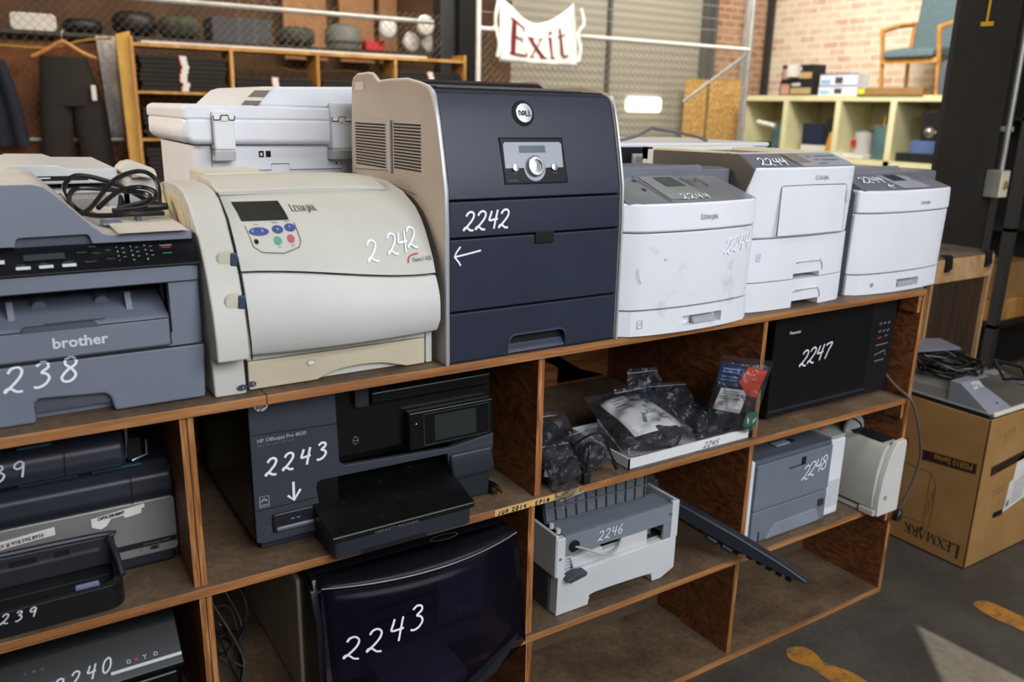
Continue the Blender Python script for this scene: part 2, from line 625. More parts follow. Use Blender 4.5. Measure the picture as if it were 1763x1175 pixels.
# a serif roman alphabet in thick and thin strokes (bars: x0,y0,x1,y1,width)
SERIF = {
    'L': (.62, [(.16, 0, .16, 1, .14), (.02, .97, .32, .97, .05), (.02, .03, .58, .03, .06), (.57, .02, .57, .22, .05)]),
    'E': (.66, [(.16, 0, .16, 1, .14), (.02, .97, .58, .97, .06), (.02, .03, .6, .03, .06), (.16, .52, .44, .52, .05), (.57, .8, .57, .98, .05), (.6, .02, .6, .22, .05), (.44, .42, .44, .62, .05)]),
    'X': (.74, [(.08, .97, .62, .03, .14), (.62, .97, .08, .03, .05), (-.02, .97, .24, .97, .05), (.5, .97, .74, .97, .05), (-.04, .03, .22, .03, .05), (.48, .03, .76, .03, .05)]),
    'M': (.98, [(.12, 0, .14, 1, .05), (.14, 1, .48, .04, .13), (.48, .04, .82, 1, .05), (.82, 1, .84, 0, .13), (0, .03, .24, .03, .05), (.7, .03, .98, .03, .05)]),
    'V': (.66, [(.02, .03, .34, 1, .05), (.32, 1, .62, .03, .13), (-.06, .03, .14, .03, .05), (.48, .03, .74, .03, .05)]),
    'R': (.74, [(.16, 0, .16, 1, .14), (.02, .97, .4, .97, .06), (.4, .97, .56, .86, .08), (.56, .86, .56, .66, .1), (.56, .66, .4, .52, .08), (.4, .52, .16, .52, .05), (.36, .52, .68, .02, .13), (.02, .03, .3, .03, .05)]),
    'K': (.76, [(.16, 0, .16, 1, .14), (.02, .97, .3, .97, .05), (.02, .03, .3, .03, .05), (.62, .97, .18, .46, .05), (.28, .56, .68, .03, .13), (.5, .97, .74, .97, .05), (.54, .03, .8, .03, .05)]),
}
def serif(txt, mp, h, mb=None, caps=1.22):
    mb = mb or MB()
    x = 0.0
    for k, ch in enumerate(txt):
        wd, bars = SERIF[ch]
        hh = h * (caps if k == 0 else 1.0)
        for (a, b, c, d, w) in bars:
            A, B = V((a, b)), V((c, d))
            t = (B - A).normalized()
            nn = V((-t.y, t.x)) * w * 0.5
            mb.add([mp(x + q.x * hh, q.y * hh) for q in (A + nn, A - nn, B - nn, B + nn)], [(0, 1, 2, 3)])
        x += wd * hh * 1.02
    return mb
# ================================================================ setting
FL, FR, FB, FF = -3.6, 8.55, 6.6, -3.9
struct(MB().box(FL, FR, FF, FB, -0.1, 0.0), 'floor', 'concrete')
struct(MB().box(FL, FR, FF, FB, 4.8, 4.9), 'ceiling', plastic('ceiling_paint', (120, 112, 102), 0.8))
struct(MB().box(FL - 0.1, FL, FF, FB, 0, 4.8), 'wall_left', plastic('wall_dun', (120, 108, 94), 0.85))
struct(MB().box(FR, FR + 0.15, FF, FB + 0.15, 0, 4.8), 'wall_right', 'brick_pale')
struct(MB().box(FL, 4.55, FB, FB + 0.15, 0, 4.8).box(4.55, 7.45, FB, FB + 0.15, 3.9, 4.8).box(7.45, FR, FB, FB + 0.15, 0, 4.8), 'wall_back', ['brick_red'])
# unseen front wall; its gap is cut to shape the sun wedge on the floor
def sun_hole():
    pts = [(1.80, -0.078), (1.30, -0.60), (1.0, -1.1), (1.9, -1.4), (1.83, -0.55)]
    out = []
    for x, y in pts:
        t = (FF - y) / SUN_DIR.y
        out.append((x + SUN_DIR.x * t, SUN_DIR.z * t))
    return out
def front_wall():
    hole = sun_hole()
    xs = [p[0] for p in hole]
    zs = [p[1] for p in hole]
    x0, x1, z0, z1 = min(xs) - 0.05, max(xs) + 0.05, min(zs) - 0.05, max(zs) + 0.05
    mb = MB()
    mb.box(FL, x0, FF - 0.1, FF, 0, 4.8).box(x1, FR, FF - 0.1, FF, 0, 4.8)
    mb.box(x0, x1, FF - 0.1, FF, 0, z0).box(x0, x1, FF - 0.1, FF, z1, 4.8)
    n = len(hole)
    outer = []
    cx, cz = sum(xs) / n, sum(zs) / n
    for (x, z) in hole:
        dx, dz = x - cx, z - cz
        s = min([(x1 - cx) / dx if dx > 0 else (x0 - cx) / dx if dx < 0 else 9e9, (z1 - cz) / dz if dz > 0 else (z0 - cz) / dz if dz < 0 else 9e9])
        outer.append((cx + dx * s, cz + dz * s))
    cor = [(x0, z0), (x1, z0), (x1, z1), (x0, z1)]
    def ang(p):
        return math.atan2(p[1] - cz, p[0] - cx)
    for i in range(n):
        a, b = hole[i], hole[(i + 1) % n]
        oa, ob = outer[i], outer[(i + 1) % n]
        a0, a1 = ang(oa), ang(ob)
        rev = ((a1 - a0 + PI) % (2 * PI)) - PI
        mid = []
        for c in cor:
            d = ((ang(c) - a0 + PI) % (2 * PI)) - PI
            if (rev > 0 and 0 < d < rev) or (rev < 0 and rev < d < 0):
                mid.append((abs(d), c))
        poly = [a, oa] + [c for _, c in sorted(mid)] + [ob, b]
        mb.prism(poly, 'y', FF - 0.1, FF)
    struct(mb, 'wall_front', 'wall_dun', smooth=False)
front_wall()

# rolling shutter with a lit vision panel
dr = struct(MB().box(4.55, 7.3, FB - 0.02, FB + 0.05, 0, 3.9), 'door_1', 'shutter')
MB().prism(rr(6.175, 6.705, 1.505, 1.673, 0.045), 'y', FB - 0.05, FB - 0.01).build('vision_panel', 'lit_pane', dr, 'bright daylight pane in the shutter')
struct(MB().box(7.3, 7.46, FB - 0.12, FB, 0, 3.9).box(7.36, 7.40, FB - 0.2, FB - 0.12, 0, 3.9), 'trim_1', plastic('rail_grey', (92, 90, 86), 0.5))
struct(MB().box(5.83, 5.87, FB - 0.07, FB - 0.02, 0, 3.9), 'trim_2', 'rail_grey')
struct(MB().box(8.45, 8.51, 6.50, 6.58, 0, 4.8), 'trim_3', plastic('dark_steel', (48, 48, 50), 0.5, 0.08))
struct(MB().box(FL, 4.55, FB - 0.021, FB - .001, 0, 4.8), 'wall_panel', 'backdrop_tan')

# painted marks on the floor
def paint_mark(pts, label):
    p = cr([(x, y, 0.0012) for x, y in pts], 6, True)
    n = len(p)
    c = sum(p, V((0, 0, 0))) / n
    o = MB().add([c] + p, [(0, i + 1, (i + 1) % n + 1) for i in range(n)]).build('floor_marking', mottled('yellow_paint', [(0.36, (96, 88, 76)), (0.44, (150, 102, 40)), (0.62, (184, 124, 42)), (0.7, (120, 96, 62))], 30, 0.6, 0.1), smooth=False)
    tag(o, label, 'floor marking')
paint_mark([(1.352, -0.05), (1.40, -0.062), (1.412, -0.10), (1.40, -0.15), (1.43, -0.22), (1.42, -0.30), (1.36, -0.29), (1.345, -0.21), (1.345, -0.14), (1.325, -0.09)], 'worn yellow paint blotch on the concrete along the wooden shelving base')
paint_mark([(2.07, -0.20), (2.12, -0.215), (2.13, -0.29), (2.13, -0.42), (2.07, -0.44), (2.05, -0.34), (2.045, -0.25)], 'worn yellow paint stripe on the concrete in front of the cardboard carton')

# ================================================================ wooden shelving with the auction lots
TZ, S1, S2 = 1.016, 0.6776, 0.3313
EPS = 0.0008
su = T('shelving_unit', 'long low plywood shelving unit carrying printers on its top and in its bays', 'shelving', (0.48, 0.0, 0.0))
def edged(mb):
    """face materials: flat faces hardboard, thin edges timber"""
    mb.m = []
    for f in mb.f:
        a, b, c = (mb.v[i] for i in f[:3])
        nn = (b - a).cross(c - a).normalized()
        mb.m.append(0 if abs(nn.z) > 0.7 else 1)
    return mb
def upright(mb):
    mb.m = []
    for f in mb.f:
        a, b, c = (mb.v[i] for i in f[:3])
        nn = (b - a).cross(c - a).normalized()
        mb.m.append(0 if abs(nn.x) > 0.7 else 1)
    return mb
for x0, x1 in ((-1.35, -0.0925), (-0.0915, 1.868)):
    edged(MB().box(x0, x1, 0, 1.15, 0.997, TZ - EPS)).build('top_board', ['hardboard', 'ply_edge'], su, bevel=0.0015)
for z in (S1, S2):
    edged(MB().box(-1.35, 1.852, 0, 0.62, z - 0.019, z - EPS)).build('shelf_board', ['hardboard', 'ply_edge'], su, bevel=0.0015)
edged(MB().box(-1.35, 1.852, 0, 1.15, 0, 0.02)).build('bottom_board', ['hardboard', 'ply_edge'], su, bevel=0.0012)
UP = ['ply_face', 'ply_edge_upright']
for xc, z0, z1, w in ((-0.225, S1, 0.997, .022), (-0.219, S2, S1 - .019, .022), (-0.219, .02, S2 - .019, .022),
                      (0.4924, S1, 0.997, .016), (0.4785, S2, S1 - .019, .016), (0.4818, .02, S2 - .019, .016),
                      (1.186, S1, 0.997, .015), (1.180, S2, S1 - .019, .015), (1.172, .02, S2 - .019, .015), (-0.93, .02, .997, .02)):
    upright(MB().box(xc - w / 2, xc + w / 2, 0.009, 0.62, z0, z1)).build('divider', UP, su)
for xc, z0, z1 in ((-0.2245, S1, 0.997), (-0.2185, S2, S1 - .019)):
    MB().box(xc - .0008, xc + .0008, 0.0082, 0.0095, z0, z1).build('ply_seam', plastic('seam_brown', (58, 32, 16), .8), su, 'dark joint between the two plies', smooth=False)
upright(MB().box(1.852, 1.870, 0, 1.15, 0, 1.0)).build('end_panel', UP, su)
upright(MB().box(-1.37, -1.35, 0, 1.15, 0, 1.016)).build('end_panel', UP, su)
for z in (0.945, 0.61, 0.262):
    upright(MB().box(1.838, 1.852, 0.004, 0.06, z, z + 0.05)).build('cleat', UP, su)
MB().box(-1.35, 0.51, 0.62, 0.632, 0.02, 0.997).box(1.18, 1.852, 0.62, 0.632, 0.02, 0.997).build('back_panel', 'ply_back', su)
MB().box(0.51, 1.18, 0.62, 0.632, 0.02, S1).prism([(0.51, S1), (0.98, S1), (0.98, 0.735), (0.60, 0.935), (0.51, 0.98)], 'y', 0.62, 0.632).build('back_panel', 'ply_back', su)
MB().prism([(1.06, 0.72), (1.18, S1), (1.18, 0.997), (0.80, 0.997), (0.72, 0.94)], 'y', 0.62, 0.632).build('back_panel', 'ply_back', su)
MB().box(-1.35, 1.852, 1.13, 1.142, 0.02, 0.997).build('rear_panel', 'ply_back', su)
MB().box(-1.35, 1.852, 0.30, 0.312, 0.02, S2 - 0.019).build('kick_panel', plastic('dusty_board', (96, 78, 60), 0.6, 0.12), su)
tp = MB().add([(0.376, -0.0012, 0.661), (0.600, -0.0012, 0.661), (0.600, -0.0012, 0.676), (0.376, -0.0012, 0.676)], [(0, 1, 2, 3)]).build('tape_label', plastic('masking_tape', (214, 176, 112), 0.6), su, 'strip of pale tape with handwriting', smooth=False)
JG = {'J': [[(.4, .95), (.4, .2), (.25, 0), (.05, .15)]], 'U': [[(.05, .9), (.08, .15), (.3, .0), (.5, .2), (.5, .9)]], 'H': [[(.08, .95), (.05, 0)], [(.5, .95), (.48, 0)], [(.06, .5), (.5, .5)]],
      '2': GL['2'], '0': GL['0'], '1': GL['1'], '4': GL['4'], ',': [[(.2, .1), (.1, -.25)]], 'E': [[(.5, .9), (.1, .85), (.08, .05), (.5, .05)], [(.1, .45), (.42, .48)]],
      'P': [[(.1, 0), (.12, .9), (.45, .85), (.42, .5), (.12, .42)]], 'I': [[(.2, .95), (.2, 0)]], 'N': [[(.05, 0), (.08, .9), (.45, .05), (.5, .95)]]}
hand('JUH 2014 , EPIN', plane((0.383, -0.0012, 0.6635)), 0.0095, 0.0019, 1.06, 0.1, 0, 0.05, JG).build('tape_writing', 'black_ink', tp, smooth=False)

# ================================================================ far background, left: fence, timber cubbies, clothes
def chain(mb, x0, x1, z0, z1, y, p=0.030, r=0.0021):
    n = int((x1 - x0) / p)
    m = int((z1 - z0) / p)
    for k in range(n):
        pts = []
        for i in range(m + 1):
            j = (i + k) % 2
            pts.append((x0 + (k + j) * p, y + (0.003 if (i // 2 + k) % 2 else -0.003), z0 + i * p))
        mb.tube(pts, r, 3)
    return mb
fe = T('chain_link_fence', 'long grey chain link fence with a top pipe, behind the timber clothes cubbies', 'fence', (1.0, 5.25, 0))
chain(MB(), -1.6, 3.02, 0.9, 2.27, 5.25).build('wire_mesh', 'fence_wire', fe)
MB().tube([(-1.6, 5.25, 2.19), (2.93, 5.25, 2.19)], 0.021, 10).build('top_rail', 'galvanised', fe)
MB().tube([(-1.6, 5.25, 1.235), (0.46, 5.25, 1.235)], 0.014, 8).build('middle_rail', 'galvanised', fe)
for x in (-1.6,):
    MB().tube([(x, 5.25, 0), (x, 5.25, 2.45)], 0.022, 8).build('post', 'galvanised', fe)
ga = T('fence_gate', 'tall chain link gate panel with white pipe rail holding the cloth sign', 'gate', (4.4, 4.6, 0))
chain(MB(), 3.02, 6.02, 0.85, 2.10, 4.6).build('wire_mesh', 'fence_wire', ga)
MB().tube([(2.99, 4.6, 2.105), (6.03, 4.6, 2.105)], 0.019, 10).build('rail', 'white_pipe', ga)
MB().tube([(2.995, 4.6, 0), (2.995, 4.6, 2.75)], 0.020, 10).build('post', 'white_pipe', ga)
MB().tube([(6.03, 4.6, 0), (6.03, 4.6, 2.75)], 0.02, 10).build('post', 'galvanised', ga)
for z in (2.23, 2.33, 2.44):
    MB().tube([(2.995, 4.6, z), (6.03, 4.6, z + 0.03)], 0.0035, 4).build('wire_strand', 'galvanised', ga)

# exit sign of painted canvas
ex = T('cloth_sign', 'white canvas sign with maroon Exit lettering, tied to the pipe rail', 'sign', (3.6, 4.555, 1.86))
def cloth_pt(u, v):
    x = 3.16 + u * (0.70 + 0.09 * (1 - v))
    top = 2.345 - 0.175 * math.sin(PI * min(1, u)) ** 1.0 * (1.0) + 0.02 * u
    z = 1.865 - 0.012 * u + v * (top - 1.865)
    y = 4.555 - 0.02 * math.sin(u * 9.0) * (0.4 + v) - 0.008 * math.sin(u * 23 + v * 5)
    return V((x, y, z))
MB().grid(cloth_pt, 26, 14).build('canvas', 'canvas', ex, solid=0.003)
def exm(u, v):
    q = cloth_pt(u, v)
    return V((q.x, q.y - 0.005, q.z))
EX = [(.16, .16, .16, .80, .052), (.12, .79, .32, .79, .03), (.12, .17, .32, .17, .03), (.16, .5, .27, .5, .026), (.315, .70, .315, .80, .016), (.325, .16, .325, .27, .016), (.27, .43, .27, .57, .014),
      (.40, .62, .55, .17, .045), (.55, .62, .40, .17, .018), (.37, .62, .46, .62, .022), (.51, .62, .58, .62, .022), (.37, .17, .44, .17, .022), (.51, .17, .60, .17, .022),
      (.665, .17, .665, .62, .028), (.64, .62, .67, .62, .022), (.635, .17, .70, .17, .022), (.66, .70, .675, .76, .028),
      (.78, .24, .775, .76, .03), (.74, .60, .84, .60, .022), (.78, .24, .805, .18, .03), (.80, .18, .85, .21, .024)]
mb = MB()
for (a, b, c, d, w) in EX:
    A, B = V((a, b)), V((c, d))
    t = (B - A).normalized()
    nn = V((-t.y, t.x * 1.4)) * w * 0.5
    K = 6
    mb.add([exm(*(A.lerp(B, i / K) + s * nn)) for i in range(K + 1) for s in (1, -1)], [(2 * i, 2 * i + 1, 2 * i + 3, 2 * i + 2) for i in range(K)])
mb.build('lettering', 'maroon_ink', ex, smooth=False)
for x, dz in ((3.13, -1), (3.93, -1)):
    m = MB()
    m.tube(cr([(x + .02, 4.56, 2.32), (x + .05 * (1 if x > 3.5 else -.2), 4.55, 2.2), (x, 4.56, 2.12), (x + .02, 4.54, 2.0), (x + .01, 4.55, 1.9)], 4), 0.014, 6)
    m.lathe([(0, -.03), (.03, -.01), (.03, .01), (0, .03)], (x, 4.58, 2.11), 'z', 10)
    m.build('tie', 'canvas', ex)

# timber cubby rack for folded trousers
wr = T('cubby_rack', 'golden timber cubby rack full of folded dark trousers, along the fence', 'shelving', (1.8, 5.0, 0))
XD = (0.535, 1.19, 1.83, 2.47, 3.10)
MB().box(0.535, 3.10, 5.0, 5.22, 1.862, 1.885).build('top_board', 'golden_wood', wr)
MB().box(0.60, 2.75, 5.005, 5.22, 1.886, 1.90).build('top_liner', 'white_cloth', wr, 'white speckled liner on the top')
for z in (1.572, 1.255, 0.95):
    MB().box(0.535, 3.10, 5.0, 5.22, z - 0.018, z - .0006).build('shelf_board', 'golden_wood', wr)
for k, x in enumerate(XD):
    MB().box(x - 0.011, x + 0.011, 4.998, 5.22, 0.1, 1.925 if k in (0, 4) else 1.862).build('upright', 'golden_wood', wr)
MB().prism([(0.445, 1.93), (0.535, 1.955), (0.535, 0.3), (0.47, 0.3)], 'y', 5.02, 5.06).build('side_board', plastic('yellow_wood', (206, 160, 72), 0.5, 0.1), wr, 'yellower board on the rack end')
trouser = T('folded_trousers', 'x', 'clothing', (0.86, 5.09, 1.573))
mb = MB()
mb.loft([[(0.86 + sx * (0.288 - 0.01 * e), 5.09 + sy * 0.082, 1.573 + dz) for sx, sy in ((-1, -1), (1, -1), (1, 1), (-1, 1))] for dz, e in ((0.0, 1), (0.010, 0), (0.022, 0), (0.029, 1.4))])
mb.build('folded_cloth', 'trouser_cloth', trouser, bevel=0.006)
MB().prism(rr(0.835, 0.885, 1.574, 1.604, 0.008), 'y', 5.0, 5.008).build('size_tag', 'white_cloth', trouser)
MB().box(0.832, 0.84, 4.999, 5.0, 1.576, 1.60).build('tag_stripe', 'red_print', trouser)
ORD = ['lowest', 'second', 'third', 'fourth', 'fifth', 'sixth', 'seventh', 'eighth', 'ninth']
def stack(x, z, n, where, group, first=None):
    for k in range(n):
        o = trouser if first and k == 0 else copy_tree(trouser)
        o.location = (x + random.uniform(-.012, .012), 5.09, z + 0.001 + k * 0.0295)
        o['label'] = 'folded dark trousers, %s, %s' % (ORD[k] if k == 0 else ORD[k] + ' up', where)
        o['group'] = group
stack(0.86, 1.572, 8, 'in the top cubby beside the yellow board', 'trousers in the top cubby by the yellow board', True)
stack(0.86, 1.255, 7, 'in the middle cubby beside the yellow board', 'trousers in the middle cubby by the yellow board')
stack(0.86, 0.95, 8, 'in the bottom cubby beside the yellow board', 'trousers in the bottom cubby by the yellow board')
stack(1.50, 1.572, 4, 'in the second top cubby from the yellow board', 'trousers in the second top cubby')
stack(2.15, 1.572, 4, 'in the third top cubby from the yellow board', 'trousers in the third top cubby')
stack(2.78, 1.572, 7, 'in the top cubby nearest the dark column', 'trousers in the top cubby by the column')

# brown board, hanging trousers, jacket, white cloth
tag(MB().box(-1.9, 0.50, 5.32, 5.34, 0.3, 1.86).build('backing_board', 'brown_board'), 'large rust brown board behind the chain link fence and hanging trousers', 'board')
def sheet(name, mat, fn, nu, nv, th, lab, cat):
    o = MB().grid(fn, nu, nv).build(name, mat, solid=th)
    return tag(o, lab, cat)
sheet('hanging_cloth', 'grey_cloth', lambda u, v: V((0.352 + u * (0.135 - 0.045 * (1 - v)) + 0.035 * (1 - v), 5.275 + 0.008 * math.sin(u * 14), 1.25 + v * 0.68)), 10, 8, 0.006, 'narrow grey white cloth hanging behind the fence by the yellow board', 'cloth')
ht = T('hanging_trousers', 'brown work trousers hanging on a wooden hanger against the fence', 'clothing', (0.13, 5.15, 1.0))
def leg(x0a, x1a, x0b, x1b, z0, z1, y=5.15):
    def ring(z, t):
        xa, xb = x0a + (x0b - x0a) * t, x1a + (x1b - x1a) * t
        cx, hw = (xa + xb) / 2, (xb - xa) / 2
        return [(cx + hw * math.cos(a), y + 0.045 * math.sin(a), z) for a in [2 * PI * k / 14 for k in range(14)]]
    return [ring(z0 + (z1 - z0) * t, t) for t in (0, .2, .4, .6, .8, 1)]
mb = MB()
def body(z, xa, xb, ya=.05):
    cx, hw = (xa + xb) / 2, (xb - xa) / 2
    return [(cx + hw * math.cos(a), 5.15 + ya * math.sin(a), z) for a in [2 * PI * k / 18 for k in range(18)]]
mb.loft([body(1.775, -.01, .275), body(1.70, -.02, .29), body(1.60, -.027, .32), body(1.50, -.035, .345), body(1.46, -.04, .35)])
mb.loft(leg(-.04, .155, -.085, .10, 1.48, 0.82))
mb.loft(leg(.15, .352, .185, .40, 1.48, 0.82))
mb.build('trousers', 'trouser_cloth', ht)
MB().prism(rr(.27, .30, 1.50, 1.60, .008), 'y', 5.085, 5.095).build('size_strip', 'white_cloth', ht, 'white size strip')
hg = T('coat_hanger', 'wooden coat hanger holding the brown trousers on the fence', 'hanger', (0.13, 5.15, 1.8))
MB().tube(cr([(-.055, 5.15, 1.765), (.03, 5.15, 1.81), (.12, 5.15, 1.865), (.15, 5.15, 1.865), (.24, 5.15, 1.81), (.33, 5.15, 1.77)], 5), [.012] + [.015] * 24 + [.012], 8).build('arms', 'hanger_wood', hg)
MB().tube(cr([(.135, 5.15, 1.875), (.135, 5.15, 1.92), (.155, 5.17, 1.95), (.14, 5.2, 1.965), (.125, 5.235, 1.95)], 5), .004, 6).build('hook', 'steel', hg)
jk = T('hanging_jacket', 'dark navy jacket hanging on the fence beside the brown trousers', 'clothing', (-0.42, 5.12, 1.2))
mb = MB()
def jr(z, xa, xb, d):
    cx, hw = (xa + xb) / 2, (xb - xa) / 2
    return [(cx + hw * math.cos(a), 5.13 + d * math.sin(a), z) for a in [2 * PI * k / 18 for k in range(18)]]
mb.loft([jr(1.20, -.85, -.13, .06), jr(1.28, -.85, -.125, .07), jr(1.45, -.83, -.18, .08), jr(1.6, -.80, -.21, .08), jr(1.73, -.74, -.23, .07), jr(1.82, -.60, -.30, .05)])
mb.build('body', 'navy_cloth', jk)
MB().loft([[(x + .045 * math.cos(a) + .0, 5.09 + .045 * math.sin(a), z) for a in [2 * PI * k / 10 for k in range(10)]] for x, z in ((-.175, 1.205), (-.19, 1.4), (-.22, 1.6), (-.26, 1.74))]).build('sleeve', 'navy_cloth', jk)
# rope
tag(MB().tube(cr([(-.3, 5.22, 1.835), (.05, 5.22, 1.83), (.25, 5.22, 1.885), (.38, 5.2, 1.905), (.43, 5.10, 1.905)], 5), .007, 6).build('rope', plastic('yellow_rope', (176, 138, 60), 0.7)), 'thin yellow rope strung along the fence above the hanging trousers', 'rope')
tag(MB().tube(cr([(.55, 5.232, 1.80), (.75, 5.232, 1.76), (1.0, 5.232, 1.745), (1.2, 5.232, 1.765), (1.5, 5.232, 1.80), (1.75, 5.232, 1.75), (2.2, 5.232, 1.77), (2.42, 5.232, 1.69)], 4), .006, 6).build('rope', 'yellow_rope'), 'yellow rope sagging across the backs of the timber cubbies', 'rope')

# things stored on a high shelf behind the fence
sh = T('storage_shelf', 'deep shelf of stored gear behind the chain link fence', 'shelving', (1.4, 5.9, 0))
MB().box(-1.8, 3.05, 5.5, 6.3, 1.93, 1.955).build('shelf_board', 'dark_veneer', sh)
for x in (-1.7, -.75, 3.33):
    MB().box(x - .03, x + .03, 5.52, 5.58, 0, 2.75).build('upright', 'dark_steel', sh)
def blob(name, mat, c, r, lab, cat, sq=0.0, group=None):
    mb = MB()
    n = 12
    rings = []
    for i in range(1, 8):
        th = PI * i / 8
        rings.append([(c[0] + r[0] * math.sin(th) ** (1 - sq) * math.cos(2 * PI * k / n) * (1 + .08 * math.sin(3 * k + i)), c[1] + r[1] * math.sin(th) ** (1 - sq) * math.sin(2 * PI * k / n), c[2] + r[2] * (1 - math.cos(th)) * 1.0) for k in range(n)])
    mb.loft(rings)
    return tag(mb.build(name, mat, sub=1), lab, cat, group)
blob('duffel_bag', 'black_misc', (0.69, 5.75, 1.957), (.17, .16, .10), 'black bag on the gear shelf behind the fence, over the first cubby', 'bag', .4)
blob('duffel_bag', 'camo_cloth', (1.01, 5.75, 1.957), (.17, .16, .095), 'dark green bag on the gear shelf behind the fence', 'bag', .4)
tag(MB().box(1.24, 1.70, 5.7, 6.0, 1.957, 2.15).build('wire_basket', 'gap_grey', bevel=.01), 'dark grey framed panel on the gear shelf behind the fence', 'panel')
blob('duffel_bag', 'camo_cloth', (1.92, 5.75, 1.957), (.17, .16, .085), 'small mottled bag on the gear shelf beside the grey bucket', 'bag', .4)
bk = T('bucket', 'grey bucket shaped helmet bag on the gear shelf behind the fence', 'bucket', (2.31, 5.7, 1.957))
MB().lathe([(.0, 0), (.13, 0), (.15, .06), (.15, .14), (.13, .18), (.07, .205), (0, .21)], (2.31, 5.7, 1.957), 'z', 20).build('shell', plastic('grey_drab', (118, 120, 112), .6), bk)
MB().lathe([(.152, .05), (.158, .06), (.152, .07)], (2.31, 5.7, 1.957), 'z', 20).build('rim', 'gap_grey', bk)
tag(MB().box(2.50, 2.68, 5.66, 5.78, 1.957, 2.05).build('toolbox', 'red_print', bevel=.02), 'small red box on the gear shelf beside the dark column', 'box')
def lamp(x, z, lab, y=5.62):
    t = T('round_lamp', lab, 'lamp', (x, y, z), 0, 'round lamps beside the dark column')
    MB().lathe([(0, .05), (.05, .05), (.075, .0), (.08, -.01), (.07, -.02), (.0, -.035)], (x, y, z), 'y', 18).build('lens', 'white_cloth', t)
    MB().lathe([(.07, .03), (.088, 0), (.088, -.015), (.078, -.018)], (x, y, z), 'y', 18).build('rim', 'steel', t)
    MB().box(x - .012, x + .012, y + .04, y + .1, z - .012, z + .012).build('bracket', 'steel', t)
lamp(2.68, 2.145, 'round pale lamp hanging above the red box behind the fence', 5.6)
lamp(2.944, 2.172, 'round pale lamp at the end of the fence pipe', 5.42)
lamp(3.055, 2.046, 'round pale lamp standing nearest the dark column, lower down', 5.55)
lamp(2.88, 2.046, 'round pale lamp standing lower down, second from the column', 5.55)
tag(MB().prism(rr(-.13, .155, 1.957, 2.075, .03), 'y', 5.6, 5.9).build('white_tote', 'white_cloth', bevel=.01), 'white tote bag on the gear shelf above the hanging trousers', 'bag')
blob('duffel_bag', 'black_misc', (.335, 5.75, 1.957), (.15, .14, .06), 'black bundle on the gear shelf beside the white tote bag', 'bundle', .4)
blob('duffel_bag', 'black_misc', (-.40, 5.75, 1.957), (.2, .14, .07), 'black bundle on the gear shelf above the navy jacket', 'bundle', .4)
for k, (x0, x1) in enumerate(((2.05, 2.45), (2.58, 2.92), (2.98, 3.16))):
    tag(MB().box(x0, x1, 6.45, 6.5, 1.9, 2.9).build('tan_board', plastic('tan_card', (166, 120, 82), .8)), 'tall tan board against the back wall, %s' % ('nearest the grey bucket', 'middle one of three', 'nearest the dark column')[k], 'board', 'tan boards on the back wall')
fc = T('steel_column', 'dark steel column standing between the fence and the gate', 'column', (3.22, 5.3, 0))
MB().box(3.20, 3.42, 5.28, 5.50, 0, 4.8).build('web', 'gap_black', fc)
MB().box(3.06, 3.20, 5.36, 5.50, 0, 4.8).build('flange', 'dark_steel', fc)

# ================================================================ far background, right: pipe stand, boards, cream cubbies, chair
ps = T('pipe_stand', 'leaning galvanised pipe scaffold frame at the corner of the brick wall', 'scaffold', (6.2, 4.75, 0))
MB().tube([(6.12, 4.72, 0), (6.12, 4.72, 3.2)], .022, 8).build('pipe', 'galvanised', ps)
MB().tube([(6.03, 4.76, 0), (6.22, 4.76, 2.0)], .018, 8).build('pipe', 'galvanised', ps)
MB().tube([(5.35, 4.76, 1.6), (6.12, 4.74, 2.06)], .014, 8).build('brace', 'galvanised', ps)
for x in (7.98, 8.12):
    tag(MB().tube([(x, 6.5, 0), (x, 6.5, 4.6)], .02, 8).build('wall_conduit', 'galvanised'), 'thin vertical conduit on the red brick wall, %s' % ('nearer the shutter' if x < 8 else 'nearer the corner'), 'pipe')
tag(MB().box(6.92, 7.27, 6.36, 6.38, 0, 1.90).xf(Matrix.Identity(4)).build('osb_board', 'osb'), 'narrow yellow particle board leaning beside the rolling shutter', 'board')
tag(MB().box(7.32, 7.93, 6.36, 6.38, 0, 1.91).build('osb_board', 'osb'), 'wide yellow particle board leaning by the red brick wall', 'board')

GX = 7.62
def gy(y):
    return (y + 1.374) * 1.195 - 1.374
cb = T('cream_cubbies', 'cream painted open cubby cabinet along the pale brick wall', 'shelving', (GX + .3, 4.9, 0))
ytop, ybot = 6.13, 3.30
MB().box(GX, GX + .55, 2.6, ytop + .02, 1.665, 1.725).build('top_board', 'cream_paint', cb)
for z in (1.045, 0.5):
    MB().box(GX, GX + .55, 2.6, ytop, z - .04, z + .015).build('shelf_board', 'cream_paint', cb)
for yy in (6.10, 5.425, 4.71, 4.045, 3.38, 2.64):
    MB().box(GX, GX + .55, yy - .035, yy + .035, 0.02, 1.665).build('upright', 'cream_paint', cb)
MB().box(GX + .55, GX + .56, 2.6, ytop, 0, 1.7).build('back_panel', plastic('shade_cream', (176, 168, 132), .7), cb)
